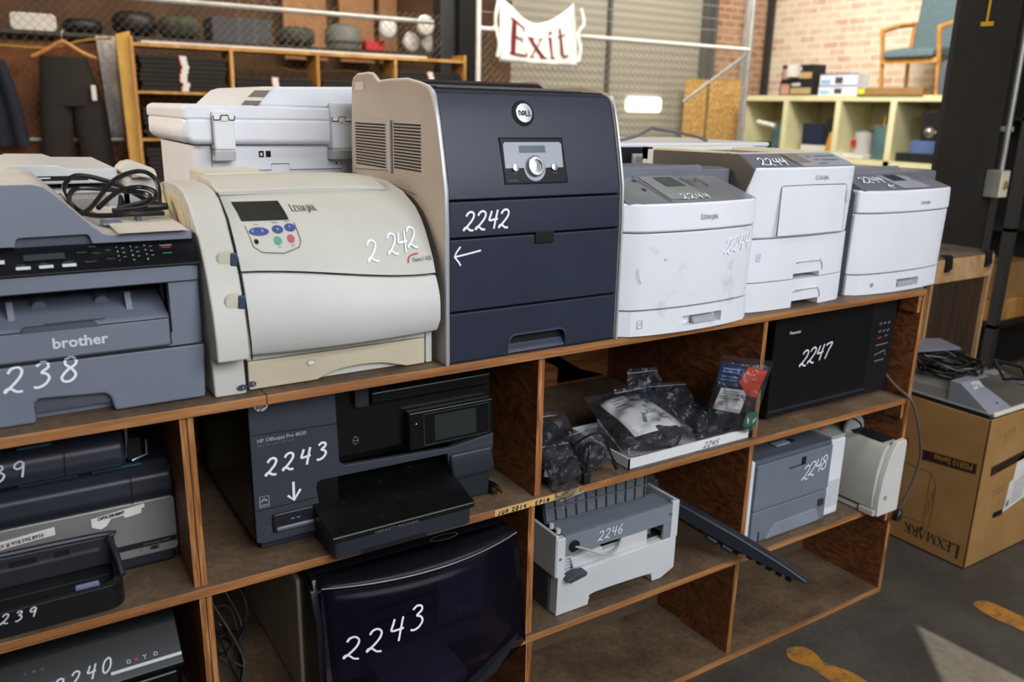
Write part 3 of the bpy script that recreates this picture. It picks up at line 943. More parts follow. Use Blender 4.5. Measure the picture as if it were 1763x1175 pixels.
# boxes on top
def toner(yy0, yy1, z0, z1, mat, lab, dark):
    t = T('toner_box', lab, 'box', (GX + .15, (yy0 + yy1) / 2, z0), 0, 'toner cartons on the cream cabinet')
    MB().box(GX + .05, GX + .25, yy0, yy1, z0, z1).build('carton', mat, t, bevel=.003)
    w = yy1 - yy0
    fx = GX + .049
    def q(a0, a1, b0, b1, m, nm):
        MB().add([(fx, yy1 - a0 * w, z0 + b0 * (z1 - z0)), (fx, yy1 - a1 * w, z0 + b0 * (z1 - z0)), (fx, yy1 - a1 * w, z0 + b1 * (z1 - z0)), (fx, yy1 - a0 * w, z0 + b1 * (z1 - z0))], [(0, 1, 2, 3)]).build(nm, m, t, smooth=False)
    if dark:
        q(.04, .3, .08, .75, plastic('salmon_print', (196, 150, 134), .6), 'printed_panel')
        q(.34, .94, .1, .5, plastic('sand_print', (190, 160, 112), .6), 'printed_panel')
        q(.36, .62, .62, .82, 'white_print', 'printed_text')
    else:
        q(.0, 1, .9, 1, plastic('blue_print', (66, 84, 160), .6), 'printed_band')
        q(.04, .3, .1, .5, plastic('sky_print', (150, 190, 225), .6), 'printed_panel')
        q(.42, .62, .15, .7, 'gap_grey', 'printed_panel')
    return t
BK = plastic('toner_black', (30, 28, 28), .5)
WT = plastic('toner_white', (232, 234, 240), .5)
toner(gy(4.055), gy(4.452), 1.726, 1.895, BK, 'black toner carton, lower of two stacked on the cream cabinet', True)
toner(gy(4.06), gy(4.44), 1.896, 2.065, BK, 'black toner carton, upper of two stacked on the cream cabinet', True)
toner(gy(3.575), gy(3.99), 1.726, 1.83, WT, 'white toner carton, lower of two on the cream cabinet', False)
toner(gy(3.58), gy(3.985), 1.831, 1.955, WT, 'white toner carton, upper of two on the cream cabinet', False)
tag(MB().box(GX - .02, GX + .045, gy(4.22), gy(4.33), 1.93, 2.06).build('note_pad', 'white_cloth'), 'white paper standing against the upper black toner carton', 'paper')
fb = T('flat_carton', 'flat tan carton under the wooden armchair on the cream cabinet', 'box', (GX + .1, 4.0, 1.726))
MB().box(GX - .02, GX + .09, gy(2.9), gy(3.53), 1.726, 1.80).build('carton', 'cardboard', fb, bevel=.003)
MB().box(GX - .026, GX - .0205, gy(3.45), gy(3.52), 1.735, 1.79).build('price_label', plastic('lime_label', (214, 224, 70), .6), fb, 'lime square label')
bn = T('plastic_bin', 'grey plastic storage bin beside the armchair, against the dark pillar', 'bin', (GX + .2, 3.35, 1.726))
MB().prism(rr(gy(2.45), gy(2.80), 1.727, 2.05, .06), 'x', GX + .02, GX + .32).build('bin_body', plastic('bin_grey', (96, 102, 112), .4), bn, bevel=.01)
MB().prism(rr(gy(2.52), gy(2.74), 1.79, 1.99, .04), 'x', GX + .005, GX + .02).build('bin_panel', plastic('bin_dark', (58, 62, 70), .4), bn)
# armchair on top
ac = T('armchair', 'teal upholstered wooden armchair standing on top of the cream cabinet', 'chair', (GX + .3, 3.85, 1.726))
yl, yr_ = gy(3.37), gy(2.85)
z0 = 1.7265
for yy in (yl, yr_):
    MB().tube([(GX + .125, yy, z0 + .001), (GX + .08, yy + .01, z0 + .38), (GX + .04, yy + .02, z0 + .63)], .022, 8).build('front_leg', 'chair_wood', ac)
    MB().tube([(GX + .52, yy - .02, z0 + .001), (GX + .52, yy, z0 + .36), (GX + .56, yy, z0 + .72)], .022, 8).build('rear_leg', 'chair_wood', ac)
    MB().tube([(GX + .035, yy + .02, z0 + .635), (GX + .30, yy + .02, z0 + .70), (GX + .60, yy + .01, z0 + .74)], .026, 8).build('armrest', 'chair_wood', ac)
MB().prism([(GX + .0, z0 + .36), (GX + .02, z0 + .44), (GX + .3, z0 + .48), (GX + .6, z0 + .44), (GX + .6, z0 + .37)], 'y', yr_ + .03, yl - .03).build('seat', 'teal_cloth', ac, bevel=.03, seg=3)
MB().prism([(GX + .48, z0 + .46), (GX + .56, z0 + .46), (GX + .61, z0 + 1.05), (GX + .53, z0 + 1.07)], 'y', yr_ + .05, yl - .05).build('backrest', 'teal_cloth', ac, bevel=.025, seg=3)
MB().box(GX + .05, GX + .07, yr_, yl, z0 + .31, z0 + .36).build('apron', 'chair_wood', ac)
# contents of the cream cubbies
def in_cub(name, y0, y1, z0, z1, mat, lab, cat, d=.3, bev=.006, x0=.08):
    return tag(MB().box(GX + x0, GX + x0 + d, y0, y1, z0, z1).build(name, mat, bevel=bev), lab, cat)
Z2 = 1.061
def jug(y, lab):
    t = T('oil_jug', lab, 'jug', (GX + .2, y, Z2))
    MB().loft([[(GX + .2 + sx * .07 * w, y + sy * .11 * w, Z2 + h) for sx, sy in ((-1, -1), (1, -1), (1, 1), (-1, 1))] for h, w in ((0, .95), (.02, 1), (.26, 1), (.31, .55), (.33, .3))]).build('jug_body', 'green_tin', t, bevel=.015)
    MB().lathe([(0, .33), (.03, .33), (.03, .37), (0, .37)], (GX + .2, y + .05, Z2), 'z', 12).build('cap', 'green_tin', t)
    MB().tube(cr([(GX + .2, y - .06, Z2 + .30), (GX + .2, y - .09, Z2 + .36), (GX + .2, y, Z2 + .38)], 4), .012, 6).build('handle', 'green_tin', t)
jug(5.60, 'green jug in the cream cubby nearest the pipe scaffold')
in_cub('small_drum', 5.76, 5.94, Z2, Z2 + .12, 'black_misc', 'small dark box beside the green jug in the end cubby', 'box')
tag(MB().tube([(GX - .03, 5.80, 1.42), (GX + .02, 5.57, 1.375)], .028, 10).build('white_tube', 'white_pipe'), 'short bright white tube across the front of the end cream cubby', 'tube')
bx = in_cub('white_carton', 4.84, 5.22, Z2, Z2 + .12, 'white_cloth', 'white carton under the navy box in the second cream cubby', 'box')
in_cub('navy_carton', 4.93, 5.22, Z2 + .121, Z2 + .36, plastic('navy_card', (32, 38, 62), .5), 'navy carton on the white carton in the second cream cubby', 'box')
in_cub('black_case', 4.77, 4.92, Z2 + .121, Z2 + .42, 'black_misc', 'black case beside the navy carton in the second cream cubby', 'case')
tag(MB().prism([(4.75, Z2), (4.85, Z2), (4.785, Z2 + .27), (4.75, Z2 + .27)], 'x', GX + .01, GX + .06).build('tan_folder', plastic('folder_tan', (206, 150, 70), .7)), 'tan folder leaning on the upright of the second cream cubby', 'folder')
def cyl(name, y, r, h, z, mat, lab, cat, x=.2):
    t = T(name, lab, cat, (GX + x, y, z))
    MB().lathe([(0, 0), (r, 0), (r, h), (0, h)], (GX + x, y, z), 'z', 18).build('can_body', mat, t, bevel=.004)
    MB().lathe([(r + .004, h - .012), (r + .004, h + .004), (0, h + .004)], (GX + x, y, z), 'z', 18).build('can_lid', 'steel', t)
    return t
wc = cyl('paint_can', 4.48, .10, .25, Z2 + .05, plastic('can_white', (186, 182, 174), .5), 'white paint can with a red mark in the third cream cubby', 'can')
MB().box(GX + .09, GX + .10, 4.50, 4.56, Z2 + .12, Z2 + .2).build('can_label', 'red_print', wc)
in_cub('white_tray', 4.34, 4.67, Z2, Z2 + .045, 'white_cloth', 'flat white tray under the paint can in the third cream cubby', 'tray', .4, .012, .02)
gc = cyl('green_drum', 4.215, .13, .36, Z2, 'green_tin', 'tall green drum in the third cream cubby', 'drum')
MB().lathe([(0, 0), (.02, 0), (.015, .09), (0, .1)], (GX + .2, 4.25, Z2 + .365), 'z', 10).build('spout', 'brass', gc)
in_cub('flat_case', 3.5, 4.0, Z2, Z2 + .09, 'black_misc', 'flat dark case at the bottom of the fourth cream cubby', 'case', .4)
tag(MB().box(GX + .09, GX + .38, 3.53, 3.97, Z2 + .03, Z2 + .031).build('case_trim', 'white_cloth'), 'pale strip on the flat dark case in the fourth cream cubby', 'strip')
in_cub('blue_carton', 3.52, 3.85, Z2 + .092, Z2 + .22, plastic('blue_card', (84, 104, 150), .5), 'blue carton on the flat dark case in the fourth cream cubby', 'box')
in_cub('dark_carton', 3.505, 3.76, Z2 + .222, Z2 + .5, 'black_misc', 'dark box above the blue carton in the fourth cream cubby', 'box')
in_cub('red_book', 3.43, 3.49, Z2 + .095, Z2 + .36, 'rust_brown', 'red brown book at the end of the fourth cream cubby', 'book', .2, .003, .02)
fs = T('chrome_handle', 'chrome handle with a round knob sticking out of the fourth cream cubby', 'handle', (GX - .1, 3.5, 1.37))
MB().tube([(GX - .004, 3.40, 1.362), (GX - .1, 3.52, 1.37)], .014, 10).build('bar', 'steel', fs)
MB().lathe([(0, -.05), (.045, -.03), (.055, 0), (.045, .03), (0, .05)], (GX - .1, 3.55, 1.37), 'y', 16).build('knob', 'steel', fs)
# ================================================================ printers standing on the top board
def front(y, off=0.0012):
    """map (x, z) world coordinates onto the plane Y=y"""
    return lambda u, v: V((u, y - off, v))
def at(mp, x, z):
    return lambda u, v: mp(x + u, z + v)
def prof_y(prof):
    """y of a (y, z) front profile at height z, by linear interpolation"""
    P = sorted(prof, key=lambda p: p[1])
    def f(z):
        if z <= P[0][1]:
            return P[0][0]
        for a, b in zip(P, P[1:]):
            if z <= b[1]:
                t = (z - a[1]) / max(b[1] - a[1], 1e-9)
                return a[0] + (b[0] - a[0]) * t
        return P[-1][0]
    return f
def onprof(f, off=0.0012):
    return lambda u, v: V((u, f(v) - off, v))

# ---- grey multifunction 2238
G = plastic('machine_grey', (112, 118, 132), 0.5, 0.04)
GD = plastic('machine_grey_dark', (76, 80, 91), 0.5, 0.04)
PB = plastic('panel_black', (18, 19, 22), 0.35, 0.05, 900, 0.02, 0.0, 0.2)
b = T('multifunction_printer', 'grey multifunction printer marked 2238, with a black button panel, on the shelving top', 'printer', (-0.39, 0.24, TZ))
x0, x1, yf, yb = -0.605, -0.180, 0.036, 0.43
def plate(mb, pts, y0, y1):
    return mb.prism(pts, 'y', y0, y1)
plate(MB(), [(x0, TZ), (-.438, TZ), (-.438, 1.047), (-.431, 1.054), (-.338, 1.048), (-.331, 1.041), (-.327, TZ + .001), (x1 - .005, TZ + .001), (x1, 1.1125), (x0, 1.1125)], yf, yf + .03).build('paper_tray', G, b, bevel=.006)
MB().prism(rr(x0 + .002, x1 - .003, yf + .0302, yb, .015), 'z', TZ, 1.112).build('lower_body', G, b)
MB().box(-.437, -.328, yf + .012, yf + .0295, TZ + .014, 1.052).build('tray_grip', GD, b)
MB().prism(rr(x0, x1, yf, yf + .06, .02, 5, (0, 1, 0, 0)), 'z', 1.1145, 1.137).box(-.229, x1 + .001, yf + .02, yf + .09, 1.137, 1.222).prism(rr(-.229, x1 + .001, yf, yf + .05, .02, 5, (0, 1, 0, 0)), 'z', 1.137, 1.222).box(x0, x1, yf + .05, yb, 1.1145, 1.142).box(x0, x1, yf + .20, yb, 1.142, 1.222).box(x0, x0 + .04, yf, yf + .2, 1.137, 1.222).prism(rr(x0, x1 + .002, yf - .002, yb, .022, 5, (0, 1, 0, 0)), 'z', 1.2215, 1.246).build('main_body', G, b)
MB().box(x0 + .04, -.23, yf + .165, yf + .198, 1.142, 1.2212).build('output_slot', 'gap_black', b)
MB().prism([(yf + .006, 1.142), (yf + .008, 1.160), (yf + .015, 1.166), (yf + .16, 1.205), (yf + .16, 1.142)], 'x', x0 + .041, -.231).build('output_tray', G, b)
for xx in (-.452, -.285):
    MB().prism([(yf + .04, 1.172), (yf + .07, 1.178), (yf + .065, 1.2), (yf + .052, 1.2)], 'x', xx - .004, xx + .005).build('guide_rib', G, b)
for xx in (-.411, -.321):
    MB().tube([(xx, yf + .075, 1.182), (xx, yf + .11, 1.19)], .011, 10).build('guide_stop', G, b)
MB().prism([(-.41, 1.1665), (-.325, 1.1665), (-.325, 1.168), (-.41, 1.168)], 'y', yf + .016, yf + .02).build('slot_edge', 'gap_grey', b)
MB().prism(rr(x0 + .01, -.234, 1.1185, 1.1615, .006, 3, (0, 1, 0, 0)), 'y', yf - .004, yf + .006).build('front_flap', G, b, bevel=.0015)
MB().prism([(-.443, 1.1615), (-.438, 1.170), (-.342, 1.170), (-.336, 1.1615)], 'y', yf - .005, yf + .004).build('flap_grip', GD, b)
strokes_mb([[(x0, 1.1132), (x1 + .001, 1.1132)], [(x0, 1.2212), (x1, 1.2212)], [(-.2325, 1.162), (-.2325, 1.1185), (-.24, 1.1165), (x0, 1.1165)], [(x0, 1.1635), (-.2325, 1.1625)]], front(yf - .001), .0016).build('panel_gap', 'gap_black', b, smooth=False)
typeset('brother', at(front(yf - .004), -.404, 1.1335), .0165, bold=.0006, sx=1.05).build('maker_mark', 'white_print', b, smooth=False)
hand('2238', at(front(yf), -.512, 1.071), .040, .0040, .93, .2, .05).build('lot_number', 'chalk', b, smooth=False)
cp = MB().prism([(yf - .004, 1.246), (yf - .006, 1.250), (.080, 1.283), (.12, 1.283), (.12, 1.246)], 'x', x0, x1 + .003).build('control_panel', PB, b, bevel=.004)
PM0 = plane((0, yf - .006, 1.250), (1, 0, 0), (0, .050, .033), .0018)
PM = lambda u, v: PM0(u, v * .84)
def btn(mpx, xs, v0, v1, mat, nm, par, th=.0):
    for (a, c) in xs:
        MB().add([mpx(a, v0), mpx(c, v0), mpx(c, v1), mpx(a, v1)], [(0, 1, 2, 3)]).build(nm, mat, par, smooth=False)
btn(PM, ((-.437, -.418), (-.407, -.388), (-.376, -.357)), .012, .020, 'white_print', 'button', cp)
btn(PM, ((-.465, -.45),), .03, .04, 'white_print', 'button', cp)
btn(PM, ((-.425, -.37),), .034, .050, plastic('lcd_dark', (52, 56, 60), .25), 'display', cp)
mb = MB()
for i in range(3):
    for j in range(4):
        typeset('*0#' [i] if j == 3 else str(1 + i + 3 * j), at(PM, -.297 + i * .0205, .054 - j * .0125), .0042, mb)
        if j < 3:
            typeset('abc', at(PM, -.289 + i * .0205, .052 - j * .0125), .0024, mb)
mb.build('keypad_print', 'white_print', cp, smooth=False)
mb = MB()
for t, u, v in (('Hold', -.335, .060), ('Redial', -.352, .046), ('Clear', -.332, .042), ('OK', -.312, .048), ('Options', -.345, .02), ('Menu', -.313, .024), ('Copy', -.435, .023), ('Scan', -.404, .023), ('2-sided', -.374, .023), ('Quality', -.49, .02), ('Contrast', -.49, .012)):
    typeset(t, at(PM, u, v), .0036, mb)
mb.build('button_print', 'dim_print', cp, smooth=False)
typeset('Stop/Exit', at(PM, -.232, .052), .0036).build('button_print', 'white_print', cp, smooth=False)
btn(PM, ((-.230, -.216),), .046, .0485, 'red_print', 'stop_light', cp)
btn(PM, ((-.230, -.216),), .030, .0325, 'green_print', 'start_light', cp)
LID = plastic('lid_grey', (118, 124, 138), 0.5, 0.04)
LTOP = plastic('lid_dust_sheen_top', (198, 194, 186), 0.6, 0.08)  # the hump top's cream reflection is put into this colour, along with dust
pts = cr([(-.60, 0, 1.377), (-.43, 0, 1.378), (-.395, 0, 1.3765), (-.375, 0, 1.364), (-.339, 0, 1.326), (-.318, 0, 1.305), (-.295, 0, 1.296), (-.18, 0, 1.2975)], 5)
ol = [(p.x, p.z) for p in pts] + [(x1 + .0015, 1.296), (x1 + .0015, 1.2825), (-.328, 1.284), (-.332, 1.297), (-.336, 1.299), (-.426, 1.2985), (-.431, 1.296), (-.434, 1.285), (-.60, 1.287)]
mb = MB().prism(ol, 'y', yf + .040, .415)
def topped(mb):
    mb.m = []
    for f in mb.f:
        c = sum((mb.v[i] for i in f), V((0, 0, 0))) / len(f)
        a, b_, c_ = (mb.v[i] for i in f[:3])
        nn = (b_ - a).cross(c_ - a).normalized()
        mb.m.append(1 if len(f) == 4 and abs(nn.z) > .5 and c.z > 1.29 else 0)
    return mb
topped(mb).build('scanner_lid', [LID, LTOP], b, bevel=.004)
MB().box(-.436, -.326, .086, .12, 1.279, 1.3).build('lid_grip', GD, b, 'recessed lid grip')
MB().box(-.30, -.27, .16, .20, 1.3005, 1.304).build('corner_sticker', plastic('blue_sticker', (112, 124, 150), .5), b)
tp_ = MB().prism([(.06, 1.2995), (.40, 1.2995), (.40, 1.306), (.10, 1.303)], 'x', -.292, -.186).build('feeder_tray', LTOP, b, bevel=.002)
MB().box(-.246, -.238, .17, .20, 1.303, 1.315).build('feeder_guide', GD, tp_)

# power cord coiled on its lid
pc = T('coiled_cable', 'coiled black power cord lying on the grey multifunction printer lid', 'cord', (-.25, .28, 1.31))
z0 = 1.312
MB().tube(cr([(-.20, .19, z0 + .001), (-.25, .17, z0 + .004), (-.32, .20, z0 + .004), (-.345, .26, z0 + .035), (-.32, .30, z0 + .060), (-.26, .30, z0 + .045), (-.20, .27, z0 + .010), (-.185, .30, z0 + .02), (-.185, .33, z0 + .05), (-.21, .34, z0 + .063), (-.26, .30, z0 + .05), (-.31, .22, z0 + .012), (-.335, .19, z0 + .006), (-.34, .24, z0 + .025), (-.32, .28, z0 + .04), (-.26, .27, z0 + .035), (-.215, .25, z0 + .03), (-.22, .22, z0 + .02), (-.27, .20, z0 + .012)], 7), .0043, 8).build('cable', 'black_cable', pc)
MB().tube(cr([(-.30, .21, z0 + .012), (-.26, .25, z0 + .035), (-.22, .27, z0 + .04), (-.20, .24, z0 + .03), (-.225, .21, z0 + .012), (-.28, .19, z0 + .009)], 7), .0043, 8).build('cable', 'black_cable', pc)
MB().loft([[(-.262 + t * .075 + 0, .215 + .0 * t + .008 * h * math.cos(a), z0 + .010 + .008 * h * math.sin(a)) for a in [2 * PI * k / 10 for k in range(10)]] for t, h in ((0, .4), (.12, .8), (.5, 1), (.8, 1.0), (1.0, .7))]).build('plug', 'black_cable', pc)
MB().tube([(-.268, .205, z0 + .005), (-.262, .218, z0 + .03), (-.256, .232, z0 + .012)], .0035, 6).build('cable_tie', 'black_cable', pc)

# pale printer behind it
dp = T('document_printer', 'pale grey printer with a long dark slot, behind the grey multifunction printer', 'printer', (-.42, .62, TZ))
PG = plastic('pale_grey', (196, 197, 196), .5, .04)
MB().box(-.75, -.20, .47, .86, TZ, 1.335).build('body', PG, dp, bevel=.012)
MB().prism([(-.75, 1.345), (-.233, 1.345), (-.231, 1.373), (-.318, 1.3745), (-.335, 1.3815), (-.408, 1.3825), (-.425, 1.3765), (-.75, 1.3765)], 'y', .45, .84).build('lid', PG, dp, bevel=.004)
MB().box(-.60, -.285, .447, .46, 1.3525, 1.3605).build('paper_slot', 'gap_black', dp)
for xx in (-.42, -.37):
    MB().box(xx, xx + .02, .446, .452, 1.356, 1.3585).build('slot_roller', 'white_print', dp)
MB().box(-.36, -.255, .43, .47, TZ, 1.327).build('shade_panel', plastic('putty', (150, 146, 140), .5), dp, bevel=.01)
MB().box(-.228, -.155, .47, .6, TZ, 1.352).build('side_block', PG, dp, bevel=.006)
lv = MB().prism([(-.222, 1.385), (-.235, 1.372), (-.225, 1.362), (-.165, 1.350), (-.160, 1.358), (-.165, 1.372), (-.205, 1.389)], 'y', .44, .49).build('release_lever', plastic('ivory_knob', (206, 200, 186), .45), dp, bevel=.006)
MB().tube([(-.217, .465, 1.335), (-.213, .465, 1.364)], .010, 10).build('lever_stem', 'ivory_knob', lv)

# ---- cream laser printer 2242
CR = plastic('aged_cream', (193, 191, 183), 0.5, 0.03)
CR2 = plastic('aged_cream_yellow', (198, 187, 160), 0.5, 0.04)
GY2 = plastic('cream_grey', (202, 201, 196), 0.5, 0.03)
b = T('laser_printer', 'cream desktop laser printer marked 2242, with a bowed front door and blue buttons', 'printer', (0.035, 0.24, TZ))
side = [(.022, TZ), (.030, 1.085), (-.016, 1.088), (-.014, 1.125), (-.003, 1.171), (.019, 1.225), (.045, 1.268), (.080, 1.312), (.115, 1.338), (.150, 1.354), (.205, 1.361), (.29, 1.361), (.345, 1.354), (.388, 1.337), (.43, 1.315), (.45, 1.28), (.45, TZ)]
MB().prism(side, 'x', -.173, -.119).build('side_cover', CR, b, bevel=.004)
MB().prism([(.10, 1.10), (.10, 1.25), (.17, 1.335), (.25, 1.346), (.33, 1.34), (.39, 1.315), (.40, 1.1)], 'x', -.1752, -.1725).build('side_panel', plastic('aged_cream_side', (206, 190, 160), .5), b, bevel=.001)
for k in range(4):
    MB().tube([(-.1745, .20, 1.052 + k * .012), (-.1745, .235, 1.052 + k * .012)], .003, 6).build('side_vent', CR, b)
strokes_mb([[(.33, 1.36), (.35, 1.30), (.36, 1.20)], [(.12, 1.335), (.11, 1.25)]], lambda u, v: V((-.1765, u, v)), .0022).build('side_seam', 'gap_grey', b, smooth=False)
body = [(.045, TZ), (.045, 1.10), (.10, 1.29), (.17, 1.345), (.30, 1.352), (.45, 1.34), (.45, TZ)]
MB().prism(body, 'x', -.1185, .236).build('main_body', CR, b, bevel=.003)
doorP = [(.024, 1.082), (.010, 1.090), (-.006, 1.115), (-.008, 1.150), (.004, 1.205), (.020, 1.238)]
def bow(x, k=.016):
    t = (x - .065) / .185
    return -k * (1 - t * t)
def door_grid(prof, xa, xb, th=.022, xr=None, nx=14, top=None):
    """closed bowed door: outer skin follows prof(z) plus a bow across x"""
    rings = []
    for i in range(nx + 1):
        s = i / nx
        ring = []
        for (y, z) in prof:
            X = xa(z) + (xb(z) - xa(z)) * s
            ring.append((X, y + bow(X), z + (top(X, z) if top else 0)))
        for (y, z) in reversed(prof):
            X = xa(z) + (xb(z) - xa(z)) * s
            ring.append((X, y + bow(X) + th, z + (top(X, z) if top else 0)))
        rings.append(ring)
    return MB().loft(rings)
def seam(x):
    """height offset of the wavy line between the two doors"""
    t = (x + .115) / .36
    return .006 - .033 * t * t * (3 - 2 * t)
def low_shift(x, z):
    return seam(x) * max(0, min(1, (z - 1.14) / .08))
def up_shift(x, z):
    return seam(x) * max(0, min(1, (1.325 - z) / .10))
lowP = [(.026, 1.082), (.012, 1.088), (-.002, 1.112), (-.002, 1.145), (.000, 1.165), (.006, 1.19), (.012, 1.208), (.018, 1.2215)]
def xl(z):
    return -.1165
def xr(z):
    return .247
door_grid(lowP, xl, xr, top=low_shift).build('lower_door', GY2, b, bevel=.003)
upP = [(.020, 1.2255), (.030, 1.245), (.045, 1.265), (.062, 1.285), (.081, 1.303), (.10, 1.318), (.15, 1.342), (.22, 1.356), (.30, 1.360)]
def xr2(z):
    return .247 if z < 1.30 else .247 - (z - 1.30) * .15
door_grid(upP, xl, xr2, .02, top=up_shift).build('upper_door', CR, b, bevel=.003)
fu = prof_y(upP)
fq = lambda u, v: fu(v - up_shift(u, v - up_shift(u, v))) + bow(u)
UM = lambda u, v: V((u, fq(u, v) - .0016, v))
def UMt(u, v):
    return UM(u, v)
# raised crest along the top of the upper door
MB().loft([[(x, .150, 1.3435 ), (x, .148, 1.349 + hh), (x, .20, 1.364 + hh), (x, .28, 1.366 + hh), (x, .33, 1.352)] for x, hh in ((-.1165, .004), (.05, .006), (.15, .004), (.205, 0.0))]).build('top_crest', CR, b, bevel=.003)
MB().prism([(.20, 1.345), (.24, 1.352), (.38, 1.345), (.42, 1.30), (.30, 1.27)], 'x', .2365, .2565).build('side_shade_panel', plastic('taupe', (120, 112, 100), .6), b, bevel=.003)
MB().box(-.10, .02, .30, .44, 1.345, 1.372).build('rear_cover', plastic('sage_cream', (198, 196, 178), .5), b, bevel=.004)
# window, buttons and prints on the upper door
def patch(mp, u0, u1, v0, v1, mat, nm, par, n=6, skew=0.0):
    return MB().grid(lambda s, t: mp(u0 + (u1 - u0) * s + skew * (1 - t), v0 + (v1 - v0) * t), n, n).build(nm, mat, par)
UMx = lambda u, v: V((u, fq(u, v) - .0022, v))
patch(UMx, -.098, -.018, 1.307, 1.335, plastic('lcd_olive', (46, 48, 44), .2, .2), 'display', b, 8, .003)
def disc(mp, u, v, ru, rv, mat, nm, par, n=18, h=0.0):
    c = mp(u, v)
    return MB().add([c] + [mp(u + ru * math.cos(2 * PI * k / n), v + rv * math.sin(2 * PI * k / n)) for k in range(n)], [(0, 1 + k, 1 + (k + 1) % n) for k in range(n)]).build(nm, mat, par, smooth=False)
BB = plastic('button_blue', (58, 76, 138), .4, .08)
strokes_mb([[(-.092, 1.300), (-.088, 1.268), (-.075, 1.259), (-.04, 1.256), (-.012, 1.264), (-.006, 1.274), (-.008, 1.302)]], UMx, .0012).build('button_outline', 'gap_grey', b, smooth=False)
disc(UMx, -.072, 1.291, .0165, .0062, BB, 'button', b)
disc(UMx, -.040, 1.293, .0095, .0062, BB, 'button', b)
disc(UMx, -.018, 1.295, .0095, .0062, BB, 'button', b)
disc(UMx, -.045, 1.276, .0068, .0066, plastic('button_green', (74, 158, 140), .4, .08), 'button', b)
disc(UMx, -.022, 1.278, .0062, .0066, plastic('button_red', (178, 84, 92), .4, .08), 'button', b)
disc(UMx, -.081, 1.276, .0036, .0038, 'gap_black', 'jack', b)
UMy = lambda u, v: V((u, fq(u, v) - .0032, v))
mb = MB()
for u, v, t in ((-.085, 1.289, '<'), (-.069, 1.289, '>'), (-.0425, 1.2905, '='), (-.0205, 1.2925, '^')):
    typeset(t, at(UMy, u, v), .006, mb)
mb.build('button_symbol', 'white_print', b, smooth=False)
mb = MB()
for u, v, t in ((-.078, 1.3005, 'Menu'), (-.046, 1.3025, 'Select'), (-.024, 1.304, 'Return'), (-.048, 1.265, 'Go'), (-.026, 1.267, 'Stop')):
    typeset(t, at(UMy, u, v), .0026, mb)
mb.build('button_print', 'black_ink', b, smooth=False)
serif('LEXM', at(UMx, -.004, 1.319), .0084).build('maker_mark', 'black_ink', b, smooth=False)
serif('VRK', at(UMx, .0238, 1.319), .0084, caps=1.0).build('maker_mark', 'black_ink', b, smooth=False)
disc(UMx, .0272, 1.318, .0012, .0022, 'red_print', 'maker_dot', b)
hand('2 242', at(UMx, .108, 1.232), .036, .0034, .62, .14, .16).build('lot_number', 'faint_chalk', b, smooth=False)
typeset('Optra S 1625', at(UMx, .199, 1.2235), .0072, sx=.78).build('model_print', 'black_ink', b, smooth=False)
strokes_mb([[(.190, 1.2225), (.191, 1.229), (.196, 1.234), (.206, 1.2365), (.215, 1.2365)]], UMx, .0022).build('model_swoosh', 'red_print', b, smooth=False)
# blue side latches
for z in (1.250, 1.184):
    fx = .03 if z > 1.2 else .0
    y0 = prof_y([(p[0], p[1]) for p in side[2:9]])(z)
    MB().lathe([(0, 0), (.017, 0), (.015, -.003), (0, -.004)], (-.1345, y0 - .0005, z), 'y', 20).xf(Matrix.Identity(4)).build('latch_dimple', plastic('dimple_cream', (196, 190, 172), .5), b)
    MB().prism([(-.131, z - .010), (-.1195, z - .012), (-.1175, z + .011), (-.129, z + .012)], 'y', y0 - .007, y0 + .01).build('latch', plastic('latch_blue', (48, 66, 88), .4), b, bevel=.002)
strokes_mb([[(-.1178, 1.088), (-.1178, 1.12), (-.1178, 1.17), (-.1178, 1.225), (-.1178, 1.268), (-.1178, 1.312), (-.1178, 1.35)]], lambda u, v: V((u, prof_y(side[2:11])(v) - .003, v)), .003).build('door_gap', 'gap_black', b, smooth=False)
plastic('recess_silver', (150, 150, 150), .5)
# paper tray with arched notch
arch = [(p.x, p.z) for p in cr([(.190, 0, TZ + .001), (.172, 0, 1.022), (.14, 0, 1.030), (.10, 0, 1.033), (.06, 0, 1.031), (.035, 0, 1.026), (.012, 0, TZ + .001)], 5)]
MB().prism([(-.112, TZ + .001)] + list(reversed(arch)) + [(.230, TZ + .001), (.230, 1.0685), (-.112, 1.0685)], 'y', .034, .055).build('paper_tray', CR2, b, bevel=.0025)
MB().box(-.1125, .2305, .036, .2, 1.0705, 1.0815).build('tray_lip', GY2, b)
MB().box(.2335, .247, .036, .44, TZ + .001, 1.082).build('side_foot', GY2, b, bevel=.002)
MB().box(-.1165, -.1125, .0375, .05, TZ, 1.082).build('tray_gap', 'gap_black', b)
disc(front(.034), .0005, 1.052, .0085, .0056, 'recess_silver', 'tray_badge', b)
disc(front(.034, .0022), .0005, 1.052, .0068, .0042, 'white_cloth', 'tray_badge_face', b)
disc(front(.0205), -.127, 1.029, .009, .0055, plastic('badge_slate', (66, 68, 78), .4), 'tray_marker', b)
disc(front(.034), -.107, 1.028, .0075, .0055, 'badge_slate', 'tray_marker', b)
mb = typeset('1', at(front(.020), -.1275, 1.0265), .005)
typeset('3', at(front(.0335), -.107, 1.0262), .005, mb)
mb.build('marker_print', 'white_print', b, smooth=False)

